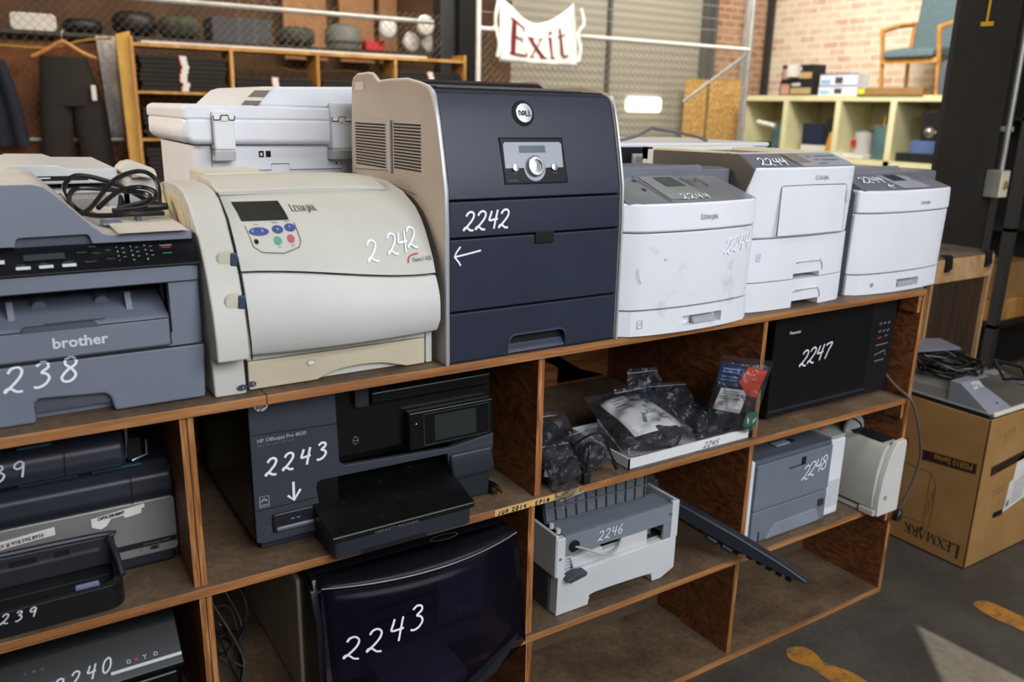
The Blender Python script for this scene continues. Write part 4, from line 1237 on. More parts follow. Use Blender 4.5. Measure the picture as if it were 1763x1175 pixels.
# ---- navy and silver tower printer 2242
NV = plastic('navy_shell', (40, 45, 61), 0.42, 0.06, 1400, 0.12)
SV = plastic('silver_taupe', (172, 160, 148), 0.42, 0.03, 1400, 0.06, 0.25)
SE = plastic('silver_edge', (176, 178, 188), 0.35, 0.03, 1400, 0.04, 0.3)
b = T('tower_printer', 'tall navy blue laser printer with silver sides, marked 2242 and an arrow', 'printer', (0.475, 0.23, TZ))
xa, xb = 0.258, 0.689
L = [(.003, TZ), (.005, 1.277), (.009, 1.352), (.023, 1.414), (.039, 1.476), (.055, 1.524), (.062, 1.532), (.072, 1.538), (.109, 1.5455), (.160, 1.5525), (.241, 1.5525), (.299, 1.5500), (.310, 1.5565), (.328, 1.566), (.352, 1.568), (.412, 1.566), (.430, 1.560), (.441, 1.548), (.452, 1.42), (.455, TZ)]
MB().prism(L, 'x', xa, xa + .012).build('side_panel', [SV], b, bevel=.002)
MB().prism(L, 'x', xb - .009, xb).build('side_panel', [SV], b, bevel=.002)
MB().tube([(xa + .004, y - .002, z) for y, z in L[0:7]], .0042, 6).build('edge_trim', SE, b)
MB().tube([(xb - .004, y - .002, z) for y, z in L[0:7]], .0036, 6).build('edge_trim', SE, b)
MB().tube([(xa + .004, y, z + .001) for y, z in L[6:18]], .0030, 6).build('edge_trim', plastic('pale_trim', (206, 200, 190), .4), b)
fd = prof_y(L[:9])
core = [(y + .016, z) for y, z in L[:8]] + [(.13, 1.540), (.44, 1.540), (.445, TZ)]
MB().prism(core, 'x', xa + .012, xb - .009).build('chassis', 'gap_black', b)
def panel(z0, z1, y_out, nm, n=4, mat=NV, notch=None):
    prof = []
    for i in range(n + 1):
        z = z0 + (z1 - z0) * i / n
        prof.append((fd(z) + y_out, z))
    ring = prof + [(y + .02, z) for y, z in reversed(prof)]
    return MB().prism(ring, 'x', xa + .0125, xb - .0095).build(nm, mat, b, bevel=.0025)
top_prof = [(fd(z) + .002, z) for z in (1.3345, 1.37, 1.41, 1.45, 1.49, 1.515, 1.528)] + [(.072, 1.5335), (.085, 1.5355), (.30, 1.5440), (.30, 1.525), (.09, 1.515), (.04, 1.334)]
MB().prism(top_prof, 'x', xa + .0125, xb - .0095).build('top_cover', NV, b, bevel=.003)
MB().prism([(.302, 1.544), (.315, 1.5555), (.33, 1.561), (.42, 1.561), (.435, 1.55), (.435, 1.5)], 'x', xa + .0125, xb - .0095).build('rear_hood', plastic('black_hood', (26, 27, 34), .35), b, bevel=.003)
MB().prism([(.09, 1.5385), (.26, 1.5465), (.26, 1.549), (.09, 1.541)], 'x', xa + .03, xb - .06).build('output_bin', plastic('hood_grey', (84, 86, 90), .5), b, bevel=.003)
panel(1.2640, 1.3312, 0, 'front_band')
panel(1.1205, 1.2605, 0, 'front_tray_door')
dz0, dz1 = TZ + .002, 1.1165
# drawer with a recessed grip
gx0, gx1, gz1 = .405, .547, 1.058
out = rr(gx0, gx1, TZ - .01, gz1, .016, 5, (0, 0, 1, 1))
top_arc = [p for p in out if p[1] > dz0]
MB().prism([(xa + .0125, dz0), (gx0, dz0)] + sorted([p for p in top_arc], key=lambda p: p[0]) + [(gx1, dz0), (xb - .0095, dz0), (xb - .0095, dz1), (xa + .0125, dz1)], 'y', .0035, .03).build('drawer', NV, b, bevel=.002)
MB().prism([(.006, dz0), (.006, dz0 + .004), (.022, 1.038), (.03, 1.062), (.034, dz0)], 'x', gx0 - .004, gx1 + .004).build('drawer_grip', plastic('grip_navy', (62, 66, 84), .35), b, bevel=.002)
MB().tube([(p[0], .0035, p[1]) for p in sorted(top_arc, key=lambda p: p[0])], .0022, 6).build('grip_rim', 'grip_navy', b)
MB().box(.462, .508, .0005, .006, 1.2425, 1.2665).build('door_pull', 'gap_black', b, bevel=.003)
# round badge and control panel
DM = onprof(lambda z: fd(z) + .002, .0012)
nrm_tilt = math.atan2(fd(1.50) - fd(1.36), .14)
def tilted(c, mb):
    M = Matrix.Translation(V(c)) @ Matrix.Rotation(-nrm_tilt, 4, 'X') @ Matrix.Translation(-V(c))
    return mb.xf(M)
c = (.4545, fd(1.494) + .002, 1.494)
tilted(c, MB().lathe([(0, .006), (.0245, .006), (.0255, -.001), (.0215, -.003), (.0, -.003)], c, 'y', 32)).build('badge_ring', 'gap_black', b)
tilted(c, MB().lathe([(0, 0), (.0195, -.003), (.0185, -.0055), (0, -.0065)], c, 'y', 32)).build('badge', 'steel', b)
DL = {'D': [[(.1, .0), (.1, .95), (.35, .9), (.5, .7), (.5, .3), (.5, 0)]], 'E': [[(.55, .55), (.1, .25), (.05, .6), (.3, .95), (.55, .6), (.3, .1), (.05, .3)]], 'L': [[(.1, 1), (.12, .05), (.55, .05)]]}
hand('DELL', at(onprof(lambda z: fd(z) + .002, .0078), .4405, 1.490), .0098, .0016, .78, 0, 0, 0, DL).build('badge_mark', 'black_ink', b, smooth=False)
cpan = MB()
cpan.grid(lambda s, t: DM(.3925 + (.5385 - .3925) * s + (1 - t) * .004, 1.3625 + (1.447 - 1.3625) * t) + V((0, -.0006, 0)), 6, 6)
cpan = cpan.build('control_panel', PB, b)
MB().tube([DM(.3915, 1.4475), DM(.3955, 1.362), DM(.5435, 1.362), DM(.5395, 1.4475)], .0016, 6, True).build('panel_rim', 'gap_black', b)
D2 = onprof(lambda z: fd(z) + .002, .0026)
sil = []
for p in rr(.398, .536, 1.391, 1.440, .005):
    sil.append(p)
sil2 = [(.4435 + .026 * math.cos(a), 1.391 + .026 * math.sin(a)) for a in [PI + PI * k / 12 for k in range(13)]]
poly = [(.398, 1.391)] + [(.4665 + .0255 * math.cos(a), 1.391 + .0255 * math.sin(a)) for a in [PI + PI * k / 14 for k in range(15)]] + [(.536, 1.391), (.536, 1.436), (.532, 1.440), (.402, 1.440), (.398, 1.436)]
MB().add([D2(*p) for p in poly], [tuple(range(len(poly)))]).build('panel_face', plastic('panel_silver', (158, 162, 172), .4), cpan, smooth=False)
D3 = onprof(lambda z: fd(z) + .002, .0034)
patch(D3, .434, .495, 1.4205, 1.4335, plastic('lcd_teal', (78, 98, 102), .25), 'display', cpan, 3)
c = (.4665, fd(1.393) + .002, 1.393)
tilted(c, MB().lathe([(0, .0), (.0195, -.002), (.0205, -.008), (.018, -.0105), (.0125, -.0108), (.0115, -.0075), (0, -.009)], c, 'y', 30)).build('jog_dial', 'steel', cpan)
for xx in (.4205, .5125):
    c = (xx, fd(1.391) + .002, 1.391)
    tilted(c, MB().lathe([(0, 0), (.0075, -.002), (.0070, -.006), (0, -.0068)], c, 'y', 18)).build('button', 'steel', cpan)
mb = typeset('Menu', at(D3, .414, 1.3795), .0032)
typeset('Cancel', at(D3, .506, 1.3795), .0032, mb)
typeset('Dell 5310n', at(D3, .402, 1.3665), .0032, mb)
mb.build('button_print', 'dim_print', cpan, smooth=False)
for k in range(4):
    disc(D3, .441 + k * .0152, 1.4155, .0012, .0012, 'white_print', 'panel_light', cpan, 8)
hand('2242', at(onprof(fd, .0012), .298, 1.276), .036, .0042, .72, .2, .03).build('lot_number', 'chalk', b, smooth=False)
strokes_mb([[(.279, 1.2285), (.30, 1.2315), (.337, 1.2375)], [(.292, 1.2475), (.283, 1.237), (.279, 1.2285), (.288, 1.218), (.292, 1.211)]], onprof(fd, .0012), .0036).build('arrow_mark', 'chalk', b, smooth=False)
# vents on the silver flank
def grille(par, y0, y1, z0, z1, n, nm):
    mb = MB()
    for k in range(n):
        z = z0 + (z1 - z0) * (k + .5) / n
        mb.add([(xa - .0022, y0, z - .0016), (xa - .0022, y1, z - .0016), (xa - .0022, y1, z + .0020), (xa - .0022, y0, z + .0020)], [(0, 1, 2, 3)])
    return mb.build(nm, 'gap_black', par, smooth=False)
vp = MB().prism([(.235, 1.374), (.43, 1.366), (.43, 1.475), (.235, 1.475)], 'x', xa - .004, xa + .002).build('vent_cover', SV, b, bevel=.002)
def grille2(par, y0, y1, z0, z1, n, nm, x):
    mb = MB()
    for k in range(n):
        z = z0 + (z1 - z0) * (k + .5) / n
        mb.add([(x, y0, z - .0014), (x, y1, z - .0014), (x, y1, z + .0018), (x, y0, z + .0018)], [(0, 1, 2, 3)])
    return mb.build(nm, 'gap_black', par, smooth=False)
grille2(vp, .255, .415, 1.376, 1.468, 15, 'vent_slots', xa - .0048)
MB().box(xa - .006, xa - .002, .232, .240, 1.370, 1.476).build('vent_rim', SE, vp, bevel=.001)
grille2(b, .10, .222, 1.379, 1.471, 15, 'vent_slots', xa - .0008)
MB().add([(xa - .0008, .37, 1.535), (xa - .0008, .42, 1.535), (xa - .0008, .42, 1.552), (xa - .0008, .37, 1.552)], [(0, 1, 2, 3)]).build('info_label', plastic('label_beige', (196, 184, 172), .5), b, smooth=False)
strokes_mb([[(.455, 1.355), (.30, 1.353), (.12, 1.335)], [(.31, 1.353), (.31, 1.33)], [(.29, 1.353), (.29, 1.33)]], lambda u, v: V((xa - .0009, u, v)), .0018).build('side_seam', 'gap_grey', b, smooth=False)

# ---- white multifunction machine seen from its back
W = plastic('machine_white', (224, 226, 232), 0.5, 0.02)
W2 = plastic('machine_ivory', (226, 220, 202), 0.5, 0.02)
b = T('multifunction_printer', 'large white multifunction machine with its back turned, behind the cream laser printer', 'printer', (0.15, 0.78, TZ))
MB().prism(rr(-.058, .44, .575, .98, .035, 5), 'z', TZ, 1.41).build('lower_body', W, b)
MB().prism([(-.055, 1.413), (.46, 1.410), (.46, 1.474), (-.078, 1.474), (-.080, 1.46), (-.080, 1.43), (-.070, 1.415)], 'y', .552, .98).build('scanner_unit', W, b, bevel=.018, seg=4)
MB().prism([(-.0806, 1.466), (.46, 1.466), (.46, 1.492), (.10, 1.4985), (-.070, 1.4985), (-.0806, 1.491)], 'y', .5512, .981).build('scanner_lid', W, b, bevel=.007, seg=3)
MB().prism([(.035, 1.497), (.075, 1.532), (.095, 1.5385), (.36, 1.546), (.46, 1.54), (.46, 1.495)], 'y', .56, .96).build('document_feeder', W, b, bevel=.006)
MB().prism([(.030, 1.497), (.072, 1.534), (.092, 1.5385), (.120, 1.5395), (.085, 1.505), (.07, 1.497)], 'y', .553, .561).build('feeder_end_trim', W2, b, bevel=.001)
for q in (((.045, 1.4985), (.053, 1.508), (.090, 1.508), (.082, 1.4985)), ((.060, 1.516), (.076, 1.530), (.110, 1.531), (.097, 1.516))):
    MB().prism(q, 'y', .5515, .5555).build('paper_gap', plastic('bin_shade', (120, 114, 102), .6), b)
for xx, w, t in ((-.022, .046, 1.484), (.245, .11, 1.507)):
    h = MB().prism(rr(xx, xx + w, 1.402, 1.472, .006), 'y', .536, .57).build('hinge', W, b, bevel=.005)
    MB().prism(rr(xx, xx + w, 1.467, t, .003), 'y', .5395, .56).build('hinge_cap', W, h, bevel=.002)
    strokes_mb([[(xx, 1.475), (xx + .001, 1.466), (xx + .014, 1.466), (xx + .017, 1.476), (xx + .031, 1.476), (xx + .034, 1.466), (xx + w - .002, 1.466), (xx + w, 1.475)]], front(.5345), .0024).build('hinge_gap', 'gap_black', h, smooth=False)
    MB().box(xx + .017, xx + .031, .5325, .54, 1.463, 1.475).build('hinge_pin', W2, h, bevel=.002)
    MB().prism([(.536, 1.402), (.57, 1.402), (.57, 1.378), (.545, 1.378)], 'x', xx, xx + w).build('hinge_foot', plastic('white_shade', (204, 204, 204), .5), h, bevel=.003)
for xx in (.083, .099):
    MB().box(xx, xx + .011, .5735, .578, 1.384, 1.398).build('phone_jack', 'gap_black', b)
MB().box(.0855, .0905, .572, .576, 1.387, 1.394).build('jack_clip', 'white_print', b)
MB().box(.265, .269, .5735, .578, 1.366, 1.370).build('screw_hole', 'gap_black', b)
strokes_mb([[(-.022, 1.413), (-.022, 1.355), (.11, 1.355), (.11, 1.369), (.152, 1.369), (.152, 1.355), (.28, 1.355), (.28, 1.372)]], front(.5745), .0016).build('panel_gap', 'gap_grey', b, smooth=False)
strokes_mb([[(-.022, 1.472), (-.022, 1.413)]], front(.5515), .0018).build('panel_gap', 'gap_black', b, smooth=False)
# ---- three white lasers marked 2244
DG = plastic('panel_pewter', (142, 143, 146), 0.35, 0.14, 900, 0.03, 0.25)
DG2 = plastic('panel_slate', (108, 111, 120), 0.4, 0.08)
SCUFF = mottled('scuffed_white', [(0.25, (196, 196, 198)), (0.42, (222, 224, 230)), (0.75, (226, 228, 233))], 14, 0.5, 0.02, 900)
def bowed(mb, xa, xb, yf, bulge, z0, z1, yb, r=.012, n=14, slope=0.0, inset=0.0):
    """block whose front is bowed across its width; slope moves the front back with height"""
    def ring(z, dy, ins=0):
        pts = []
        for i in range(n + 1):
            t = i / n
            x = xa + ins + (xb - xa - 2 * ins) * t
            e = 2 * t - 1
            y = yf + dy - bulge * (1 - e * e) + r * 1.4 * abs(e) ** 14
            pts.append((x, y, z))
        return pts + [(xb - ins, yb, z), (xa + ins, yb, z)]
    return mb.loft([ring(z0, 0), ring(z1, slope)])
def bow_map(xa, xb, yf, bulge, off=.0014):
    def f(u, v):
        e = 2 * (u - xa) / (xb - xa) - 1
        return V((u, yf - bulge * (1 - e * e) - off, v))
    return f
def lex_panel(b, xa, xb, yf, bulge, z0, y1, z1, inset0, inset1, shin):
    """sloping control panel from the front edge up to (y1, z1)"""
    n = 12
    def P(s, t):
        x = (xa + inset0 + (inset1[0] - inset0) * t) + ((xb - inset0 - (inset1[1] - inset0) * t) - (xa + inset0 + (inset1[0] - inset0) * t)) * s
        e = 2 * (x - xa) / (xb - xa) - 1
        yy = yf + .004 - bulge * (1 - e * e) + .0168 * abs(e) ** 14
        return V((x, yy + (y1 - yy) * t, z0 + (z1 - z0) * t))
    mb = MB().loft([[P(i / n, 0), P(i / n, 1), P(i / n, 1) - V((0, 0, .03)), P(i / n, 0) + V((0, .006, -.012))] for i in range(n + 1)])
    return mb.build('control_panel', shin, b, bevel=.0015), P
def pm(P, off=.0016):
    nn = V((0, -.5, .85)) * off
    return lambda u, v: P(u, v) + nn
def lexmark_mark(b, mp, x, z, h):
    serif('LEXM', at(mp, x, z), h).build('maker_mark', 'black_ink', b, smooth=False)
    k = h / .0092
    serif('VRK', at(mp, x + .0305 * k, z), h, caps=1.0).build('maker_mark', 'black_ink', b, smooth=False)
    disc(mp, x + .0345 * k, z - .001 * k, .0012 * k, .0022 * k, 'orange_print', 'maker_dot', b)
def grip(b, mp, u0, u1, v0, v1, r):
    """a recessed tray pull: rim and shaded bowl behind the skin"""
    pts = rr(u0, u1, v0, v1, r)
    c = [(u0 + u1) / 2, (v0 + v1) / 2]
    ring0 = [mp(*p) for p in pts]
    inn = [(c[0] + (p[0] - c[0]) * .93, c[1] + (p[1] - c[1]) * .84) for p in pts]
    ring1 = [mp(*p) for p in inn]
    mb = MB()
    n = len(pts)
    mb.add(ring0 + ring1, [(i, (i + 1) % n, n + (i + 1) % n, n + i) for i in range(n)])
    mb.build('grip_rim', W, b)
    return inn

# first white laser
xa, xb, yf, bl = .692, 1.1025, -.004, .022
b = T('laser_printer', 'scuffed white laser printer with a bowed front, standing against the navy tower printer', 'printer', (.90, .2, TZ))
def cut_drawer(xa, xb, yf, bl, z0, z1, g, mat, yb=.42):
    """bowed drawer front with a true opening for the grip"""
    gx0, gx1, gz0, gz1 = g
    mb = MB()
    th = .022
    cols = [xa + (xb - xa) * i / 16 for i in range(17)] + [gx0, gx1]
    cols = sorted(set(cols))
    rows = [z0, gz0, gz1, z1]
    fm = bow_map(xa, xb, yf, bl, 0)
    def pt(x, z, d):
        q = fm(x, z)
        e = abs(2 * (x - xa) / (xb - xa) - 1)
        q.y += .014 * e ** 14 + d
        return q
    for i in range(len(cols) - 1):
        for j in range(3):
            xm = (cols[i] + cols[i + 1]) / 2
            if j == 1 and gx0 < xm < gx1:
                continue
            q = [(cols[i], rows[j]), (cols[i + 1], rows[j]), (cols[i + 1], rows[j + 1]), (cols[i], rows[j + 1])]
            mb.add([pt(x, z, 0) for x, z in q], [(0, 1, 2, 3)])
    # opening walls
    for (x0_, z0_), (x1_, z1_) in (((gx0, gz0), (gx1, gz0)), ((gx1, gz0), (gx1, gz1)), ((gx1, gz1), (gx0, gz1)), ((gx0, gz1), (gx0, gz0))):
        K = 5
        for k in range(K):
            a, c = k / K, (k + 1) / K
            A = (x0_ + (x1_ - x0_) * a, z0_ + (z1_ - z0_) * a)
            C_ = (x0_ + (x1_ - x0_) * c, z0_ + (z1_ - z0_) * c)
            mb.add([pt(*A, 0), pt(*C_, 0), pt(*C_, th), pt(*A, th)], [(0, 1, 2, 3)])
    mb.add([pt(gx0, gz0, th), pt(gx1, gz0, th), pt(gx1, gz1, th), pt(gx0, gz1, th)], [(0, 1, 2, 3)])
    # sides and top
    mb.add([pt(xa, z0, 0), pt(xa, z1, 0), V((xa, yb, z1)), V((xa, yb, z0))], [(0, 1, 2, 3)])
    mb.add([pt(xb, z0, 0), pt(xb, z1, 0), V((xb, yb, z1)), V((xb, yb, z0))], [(0, 1, 2, 3)])
    tops = [pt(x, z1, 0) for x in cols] + [V((xb, yb, z1)), V((xa, yb, z1))]
    mb.add(tops, [tuple(range(len(tops)))])
    return mb
cut_drawer(xa, xb, yf, bl, TZ + .001, 1.0735, (.858, .985, 1.0285, 1.0535), None).build('drawer', SCUFF, b)
MB().prism([(-.02, 1.029), (-.006, 1.029), (-.006, 1.047), (-.016, 1.040)], 'x', .90, .97).build('drawer_pull', plastic('pull_grey', (166, 168, 172), .4), b, bevel=.003)
bowed(MB(), xa, xb, yf, bl, 1.0765, 1.2475, .42, .012, 16, -.004).build('front_door', SCUFF, b, bevel=.0025)
bowed(MB(), xa - .002, xb + .003, yf - .006, bl, 1.2495, 1.312, .42, .012, 16, .004).build('upper_cover', W, b, bevel=.006, seg=3)
cpn, P1 = lex_panel(b, xa - .002, xb + .003, yf - .004, bl, 1.311, .118, 1.364, .010, (.018, .062), DG)
m1 = pm(P1)
MB().grid(lambda s, t: m1(.29 + .30 * s + .04 * (1 - t) * 0, .12 + .80 * t), 8, 4).build('panel_plate', plastic('plate_pewter', (172, 174, 176), .3, .1, 900, .03, .4), cpn)
m1b = pm(P1, .0026)
MB().grid(lambda s, t: m1b(.40 + .16 * s, .52 + .32 * t), 4, 4).build('display', plastic('lcd_grey', (82, 86, 88), .25), cpn)
strokes_mb([[(.63, .80), (.63, .5), (.74, .48), (.76, .80)], [(.66, .72), (.69, .6), (.72, .72)]], m1b, .008).build('button_outline', 'gap_black', cpn, smooth=False)
strokes_mb([[(.03, .62), (.07, .62)]], m1b, .1).build('usb_port', 'gap_black', cpn, smooth=False)
strokes_mb([[(.268, .02), (.235, .98)]], m1b, .006).build('panel_gap', 'gap_black', cpn, smooth=False)
for u in (.20, .215):
    disc(m1b, u, .45 if u < .21 else .75, .012, .05, 'steel', 'button', cpn, 10)
mq = pm(P1, .0032)
hand('2244', lambda u, v: mq(.40 + u * 1.0, .06 + v), .30, .022, .28, .02).build('lot_number', 'faint_chalk', cpn, smooth=False) if False else None
def on_panel(P, u0, v0, du, dv, txt, h, w, par, gap=.72, mat='chalk', off=.0034):
    """handwriting in metres on a sloping panel P(s,t)"""
    o = P(u0, v0)
    ex = (P(min(u0 + .2, 1), v0) - o).normalized()
    ey = (P(u0, min(v0 + .2, 1)) - o).normalized()
    nn = V((0, -.45, .89)) * off
    mp = lambda u, v: o + ex * u + ey * v + nn
    return hand(txt, mp, h, w, gap, .2).build('lot_number', mat, par, smooth=False)
on_panel(P1, .375, .08, 0, 0, '2244', .026, .0026, cpn, .85)
MB().prism([(.10, 1.372), (.13, 1.376), (.42, 1.366), (.42, 1.20), (.10, 1.20)], 'x', xa, xb).build('upper_body', DG2, b, bevel=.003)
MB().prism([(.10, 1.368), (.118, 1.382), (.124, 1.382), (.124, 1.365)], 'x', xa + .06, xb - .085).build('bin_flap', plastic('flap_slate', (112, 116, 126), .4), b, bevel=.001)
MB().box(xa + .01, xa + .22, .34, .42, 1.366, 1.386).build('output_stop', DG2, b, bevel=.002)
M1 = bow_map(xa, xb, yf - .006, bl)
lexmark_mark(b, M1, .884, 1.274, .0098)
M1d = bow_map(xa, xb, yf - .004, bl)
hand('2244', at(M1d, .972, 1.190), .036, .0034, .64, .2, .06).build('lot_number', 'faint_chalk', b, smooth=False)
strokes_mb([[(.723, 1.173), (.725, 1.155), (.732, 1.138)], [(.79, 1.19), (.796, 1.188)]], M1d, .0016).build('scuff_mark', plastic('scuff_grey', (150, 152, 158), .6), b, smooth=False)
strokes_mb([[(.733, 1.0355), (.745, 1.0355), (.745, 1.0535), (.733, 1.0535), (.733, 1.0355)]], bow_map(xa, xb, yf, bl), .001).build('tray_marker', 'gap_grey', b, smooth=False)
typeset('1', at(bow_map(xa, xb, yf, bl), .7375, 1.0415), .007).build('tray_number', 'black_ink', b, smooth=False)

# second, taller white laser with an added tray
xa, xb, yf, bl = 1.112, 1.514, .034, .012
b = T('laser_printer', 'taller white laser printer with two paper trays and a fold-down feeder door', 'printer', (1.31, .25, TZ))
def notch_tray(z0, z1, nx0, nx1, nz, nm):
    """bowed tray front with a notch in its lower edge"""
    n = 16
    cols = sorted(set([xa + (xb - xa) * i / n for i in range(n + 1)] + [nx0, nx1, nx0 + .001, nx1 - .001]))
    fm = bow_map(xa, xb, yf, bl, 0)
    lo = lambda x: nz if nx0 + .0005 < x < nx1 - .0005 else z0
    rings = []
    for x in cols:
        p = fm(x, 0)
        e = abs(2 * (x - xa) / (xb - xa) - 1)
        y = p.y + .014 * e ** 14
        rings.append([(x, y, lo(x)), (x, y, z1), (x, y + .05, z1), (x, y + .05, lo(x))])
    MB().loft(rings).build(nm, W, b, bevel=.0012)
    MB().box(xa + .002, xb - .002, yf + .046, .44, z0, z1).build('tray_body', W, b)
notch_tray(TZ + .001, 1.091, 1.288, 1.398, 1.034, 'lower_tray')
notch_tray(1.0935, 1.2015, 1.284, 1.390, 1.106, 'upper_tray')
M2 = bow_map(xa, xb, yf, bl)
for z in (1.016, 1.090):
    MB().prism([(yf + .008, z + .022), (yf - .016, z + .048), (yf - .006, z + .055), (yf + .02, z + .055)], 'x', 1.30, 1.385).build('tray_pull', plastic('pull_white', (206, 208, 214), .5), b, bevel=.003)
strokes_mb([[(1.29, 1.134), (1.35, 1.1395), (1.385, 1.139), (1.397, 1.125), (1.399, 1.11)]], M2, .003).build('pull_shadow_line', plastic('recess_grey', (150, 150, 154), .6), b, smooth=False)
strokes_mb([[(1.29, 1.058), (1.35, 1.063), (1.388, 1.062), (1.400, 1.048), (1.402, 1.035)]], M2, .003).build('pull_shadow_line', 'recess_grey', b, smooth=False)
bowed(MB(), xa, xb, yf, bl, 1.2035, 1.378, .44, .012, 16, -.006).build('main_body', W, b, bevel=.006, seg=3)
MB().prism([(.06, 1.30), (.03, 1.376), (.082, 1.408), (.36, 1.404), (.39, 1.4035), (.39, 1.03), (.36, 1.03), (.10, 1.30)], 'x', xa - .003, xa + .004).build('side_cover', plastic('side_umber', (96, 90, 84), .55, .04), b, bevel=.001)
MB().prism([(.391, 1.404), (.412, 1.404), (.412, 1.03), (.391, 1.03)], 'x', xa - .005, xa + .004).build('rear_post', W, b, bevel=.002)
MB().box(xa + .002, xb - .002, .12, .44, 1.37, 1.400).box(xa + .002, xb - .002, .085, .125, 1.37, 1.409).box(xa + .002, xa + .05, .12, .44, 1.37, 1.409).box(xb - .09, xb - .002, .12, .44, 1.37, 1.409).box(xa + .002, xb - .002, .40, .44, 1.37, 1.411).build('top_cover', W2, b)
MB().box(xa + .052, xb - .092, .127, .398, 1.4002, 1.4012).build('output_well', DG2, b)
cpn, P2 = lex_panel(b, xa, xb, yf - .006, bl, 1.377, .086, 1.409, .010, (.004, .060), DG2)
m2 = pm(P2)
MB().grid(lambda s, t: m2(.42 + .57 * s, .04 + .92 * t), 8, 4).build('panel_plate', plastic('plate_slate', (150, 152, 162), .4), cpn)
m2b = pm(P2, .0026)
MB().grid(lambda s, t: m2b(.40 + .16 * s, .30 + .58 * t), 4, 4).build('display', plastic('lcd_brown', (134, 120, 112), .3), cpn)
strokes_mb([[(.62, .7), (.66, .7)], [(.64, .45), (.68, .45)], [(.72, .72), (.95, .72)], [(.72, .45), (.9, .45)], [(.62, .2), (.7, .2)]], m2b, .07).build('button_print', 'dim_print', cpn, smooth=False)
on_panel(P2, .06, .10, 0, 0, '2244', .032, .0034, cpn, .72)
lexmark_mark(b, bow_map(xa, xb, yf - .004, bl), 1.322, 1.346, .0098)
M2b = bow_map(xa, xb, yf - .005, bl)
strokes_mb([[(1.192, 1.208), (1.202, 1.33), (1.21, 1.3335), (1.35, 1.334), (1.452, 1.332), (1.46, 1.327), (1.462, 1.212)]], M2b, .0016).build('feeder_door_gap', 'gap_grey', b, smooth=False)
MB().grid(lambda s, t: M2b(1.204 + .252 * s, 1.2095 + .1205 * t), 8, 4).build('feeder_door', W, b)
MB().prism(rr(1.462, 1.482, 1.285, 1.316, .006), 'y', yf - .010, yf + .01).build('door_latch', 'pull_white', b, bevel=.001)
strokes_mb([[(1.148, 1.148), (1.159, 1.148), (1.159, 1.166), (1.148, 1.166), (1.148, 1.148)], [(1.488, 1.113), (1.499, 1.113), (1.499, 1.135), (1.488, 1.135), (1.488, 1.113)]], M2, .001).build('tray_marker', 'gap_grey', b, smooth=False)
typeset('1', at(M2, 1.1515, 1.154), .007).build('tray_number', 'black_ink', b, smooth=False)

# third white laser, overhanging the end of the shelving
xa, xb, yf, bl = 1.553, 1.988, .040, .022
b = T('laser_printer', 'low white laser printer with an arrow mark, at the far end of the shelving top', 'printer', (1.77, .25, TZ))
cut_drawer(xa, xb, yf, bl, TZ + .001, 1.073, (1.735, 1.845, 1.0275, 1.0525), None).build('drawer', W, b)
MB().prism([(yf - .014, 1.028), (yf + .002, 1.028), (yf + .002, 1.047), (yf - .01, 1.040)], 'x', 1.76, 1.835).build('drawer_pull', 'pull_grey', b, bevel=.003)
bowed(MB(), xa, xb, yf, bl, 1.076, 1.244, .42, .012, 16, -.004).build('front_door', W, b, bevel=.0025)
bowed(MB(), xa + .004, xb + .002, yf - .006, bl, 1.246, 1.308, .42, .012, 16, .002).build('upper_cover', W, b, bevel=.006, seg=3)
cpn, P3 = lex_panel(b, xa + .004, xb + .002, yf - .005, bl, 1.3075, .125, 1.350, .012, (.004, .085), DG2)
m3 = pm(P3)
MB().grid(lambda s, t: m3(.37 + .34 * s, .08 + .86 * t), 8, 4).build('panel_plate', 'plate_slate', cpn)
m3b = pm(P3, .0026)
MB().grid(lambda s, t: m3b(.43 + .16 * s, .46 + .36 * t), 4, 4).build('display', 'lcd_dark', cpn)
strokes_mb([[(.66, .75), (.69, .75)], [(.67, .5), (.70, .5)], [(.8, .6), (.84, .6)]], m3b, .05).build('button_print', 'dim_print', cpn, smooth=False)
on_panel(P3, .07, .38, 0, 0, '2244', .032, .0034, cpn, .72)
o3 = P3(.24, .16)
strokes_mb([[(0, 0), (.03, .004)], [(.013, .013), (0, 0), (.016, -.012)]], lambda u, v: o3 + V((u, v * .75, v * .4)) + V((0, -.002, .004)), .0034).build('arrow_mark', 'chalk', cpn, smooth=False)
MB().prism([(.10, 1.349), (.125, 1.353), (.42, 1.350), (.42, 1.20), (.10, 1.20)], 'x', xa + .004, xb).build('upper_body', DG2, b, bevel=.003)
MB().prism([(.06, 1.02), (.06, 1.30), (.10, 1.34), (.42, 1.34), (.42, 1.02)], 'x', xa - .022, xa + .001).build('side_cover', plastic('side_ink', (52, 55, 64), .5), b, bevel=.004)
MB().prism([(.12, 1.350), (.138, 1.364), (.145, 1.364), (.145, 1.35)], 'x', xa + .03, xb - .14).build('bin_flap', 'flap_slate', b, bevel=.001)
lexmark_mark(b, bow_map(xa, xb, yf - .006, bl), 1.79, 1.266, .0085)
disc(bow_map(xa, xb, yf, bl), 1.632, 1.044, .006, .006, 'recess_grey', 'tray_marker', b, 12)

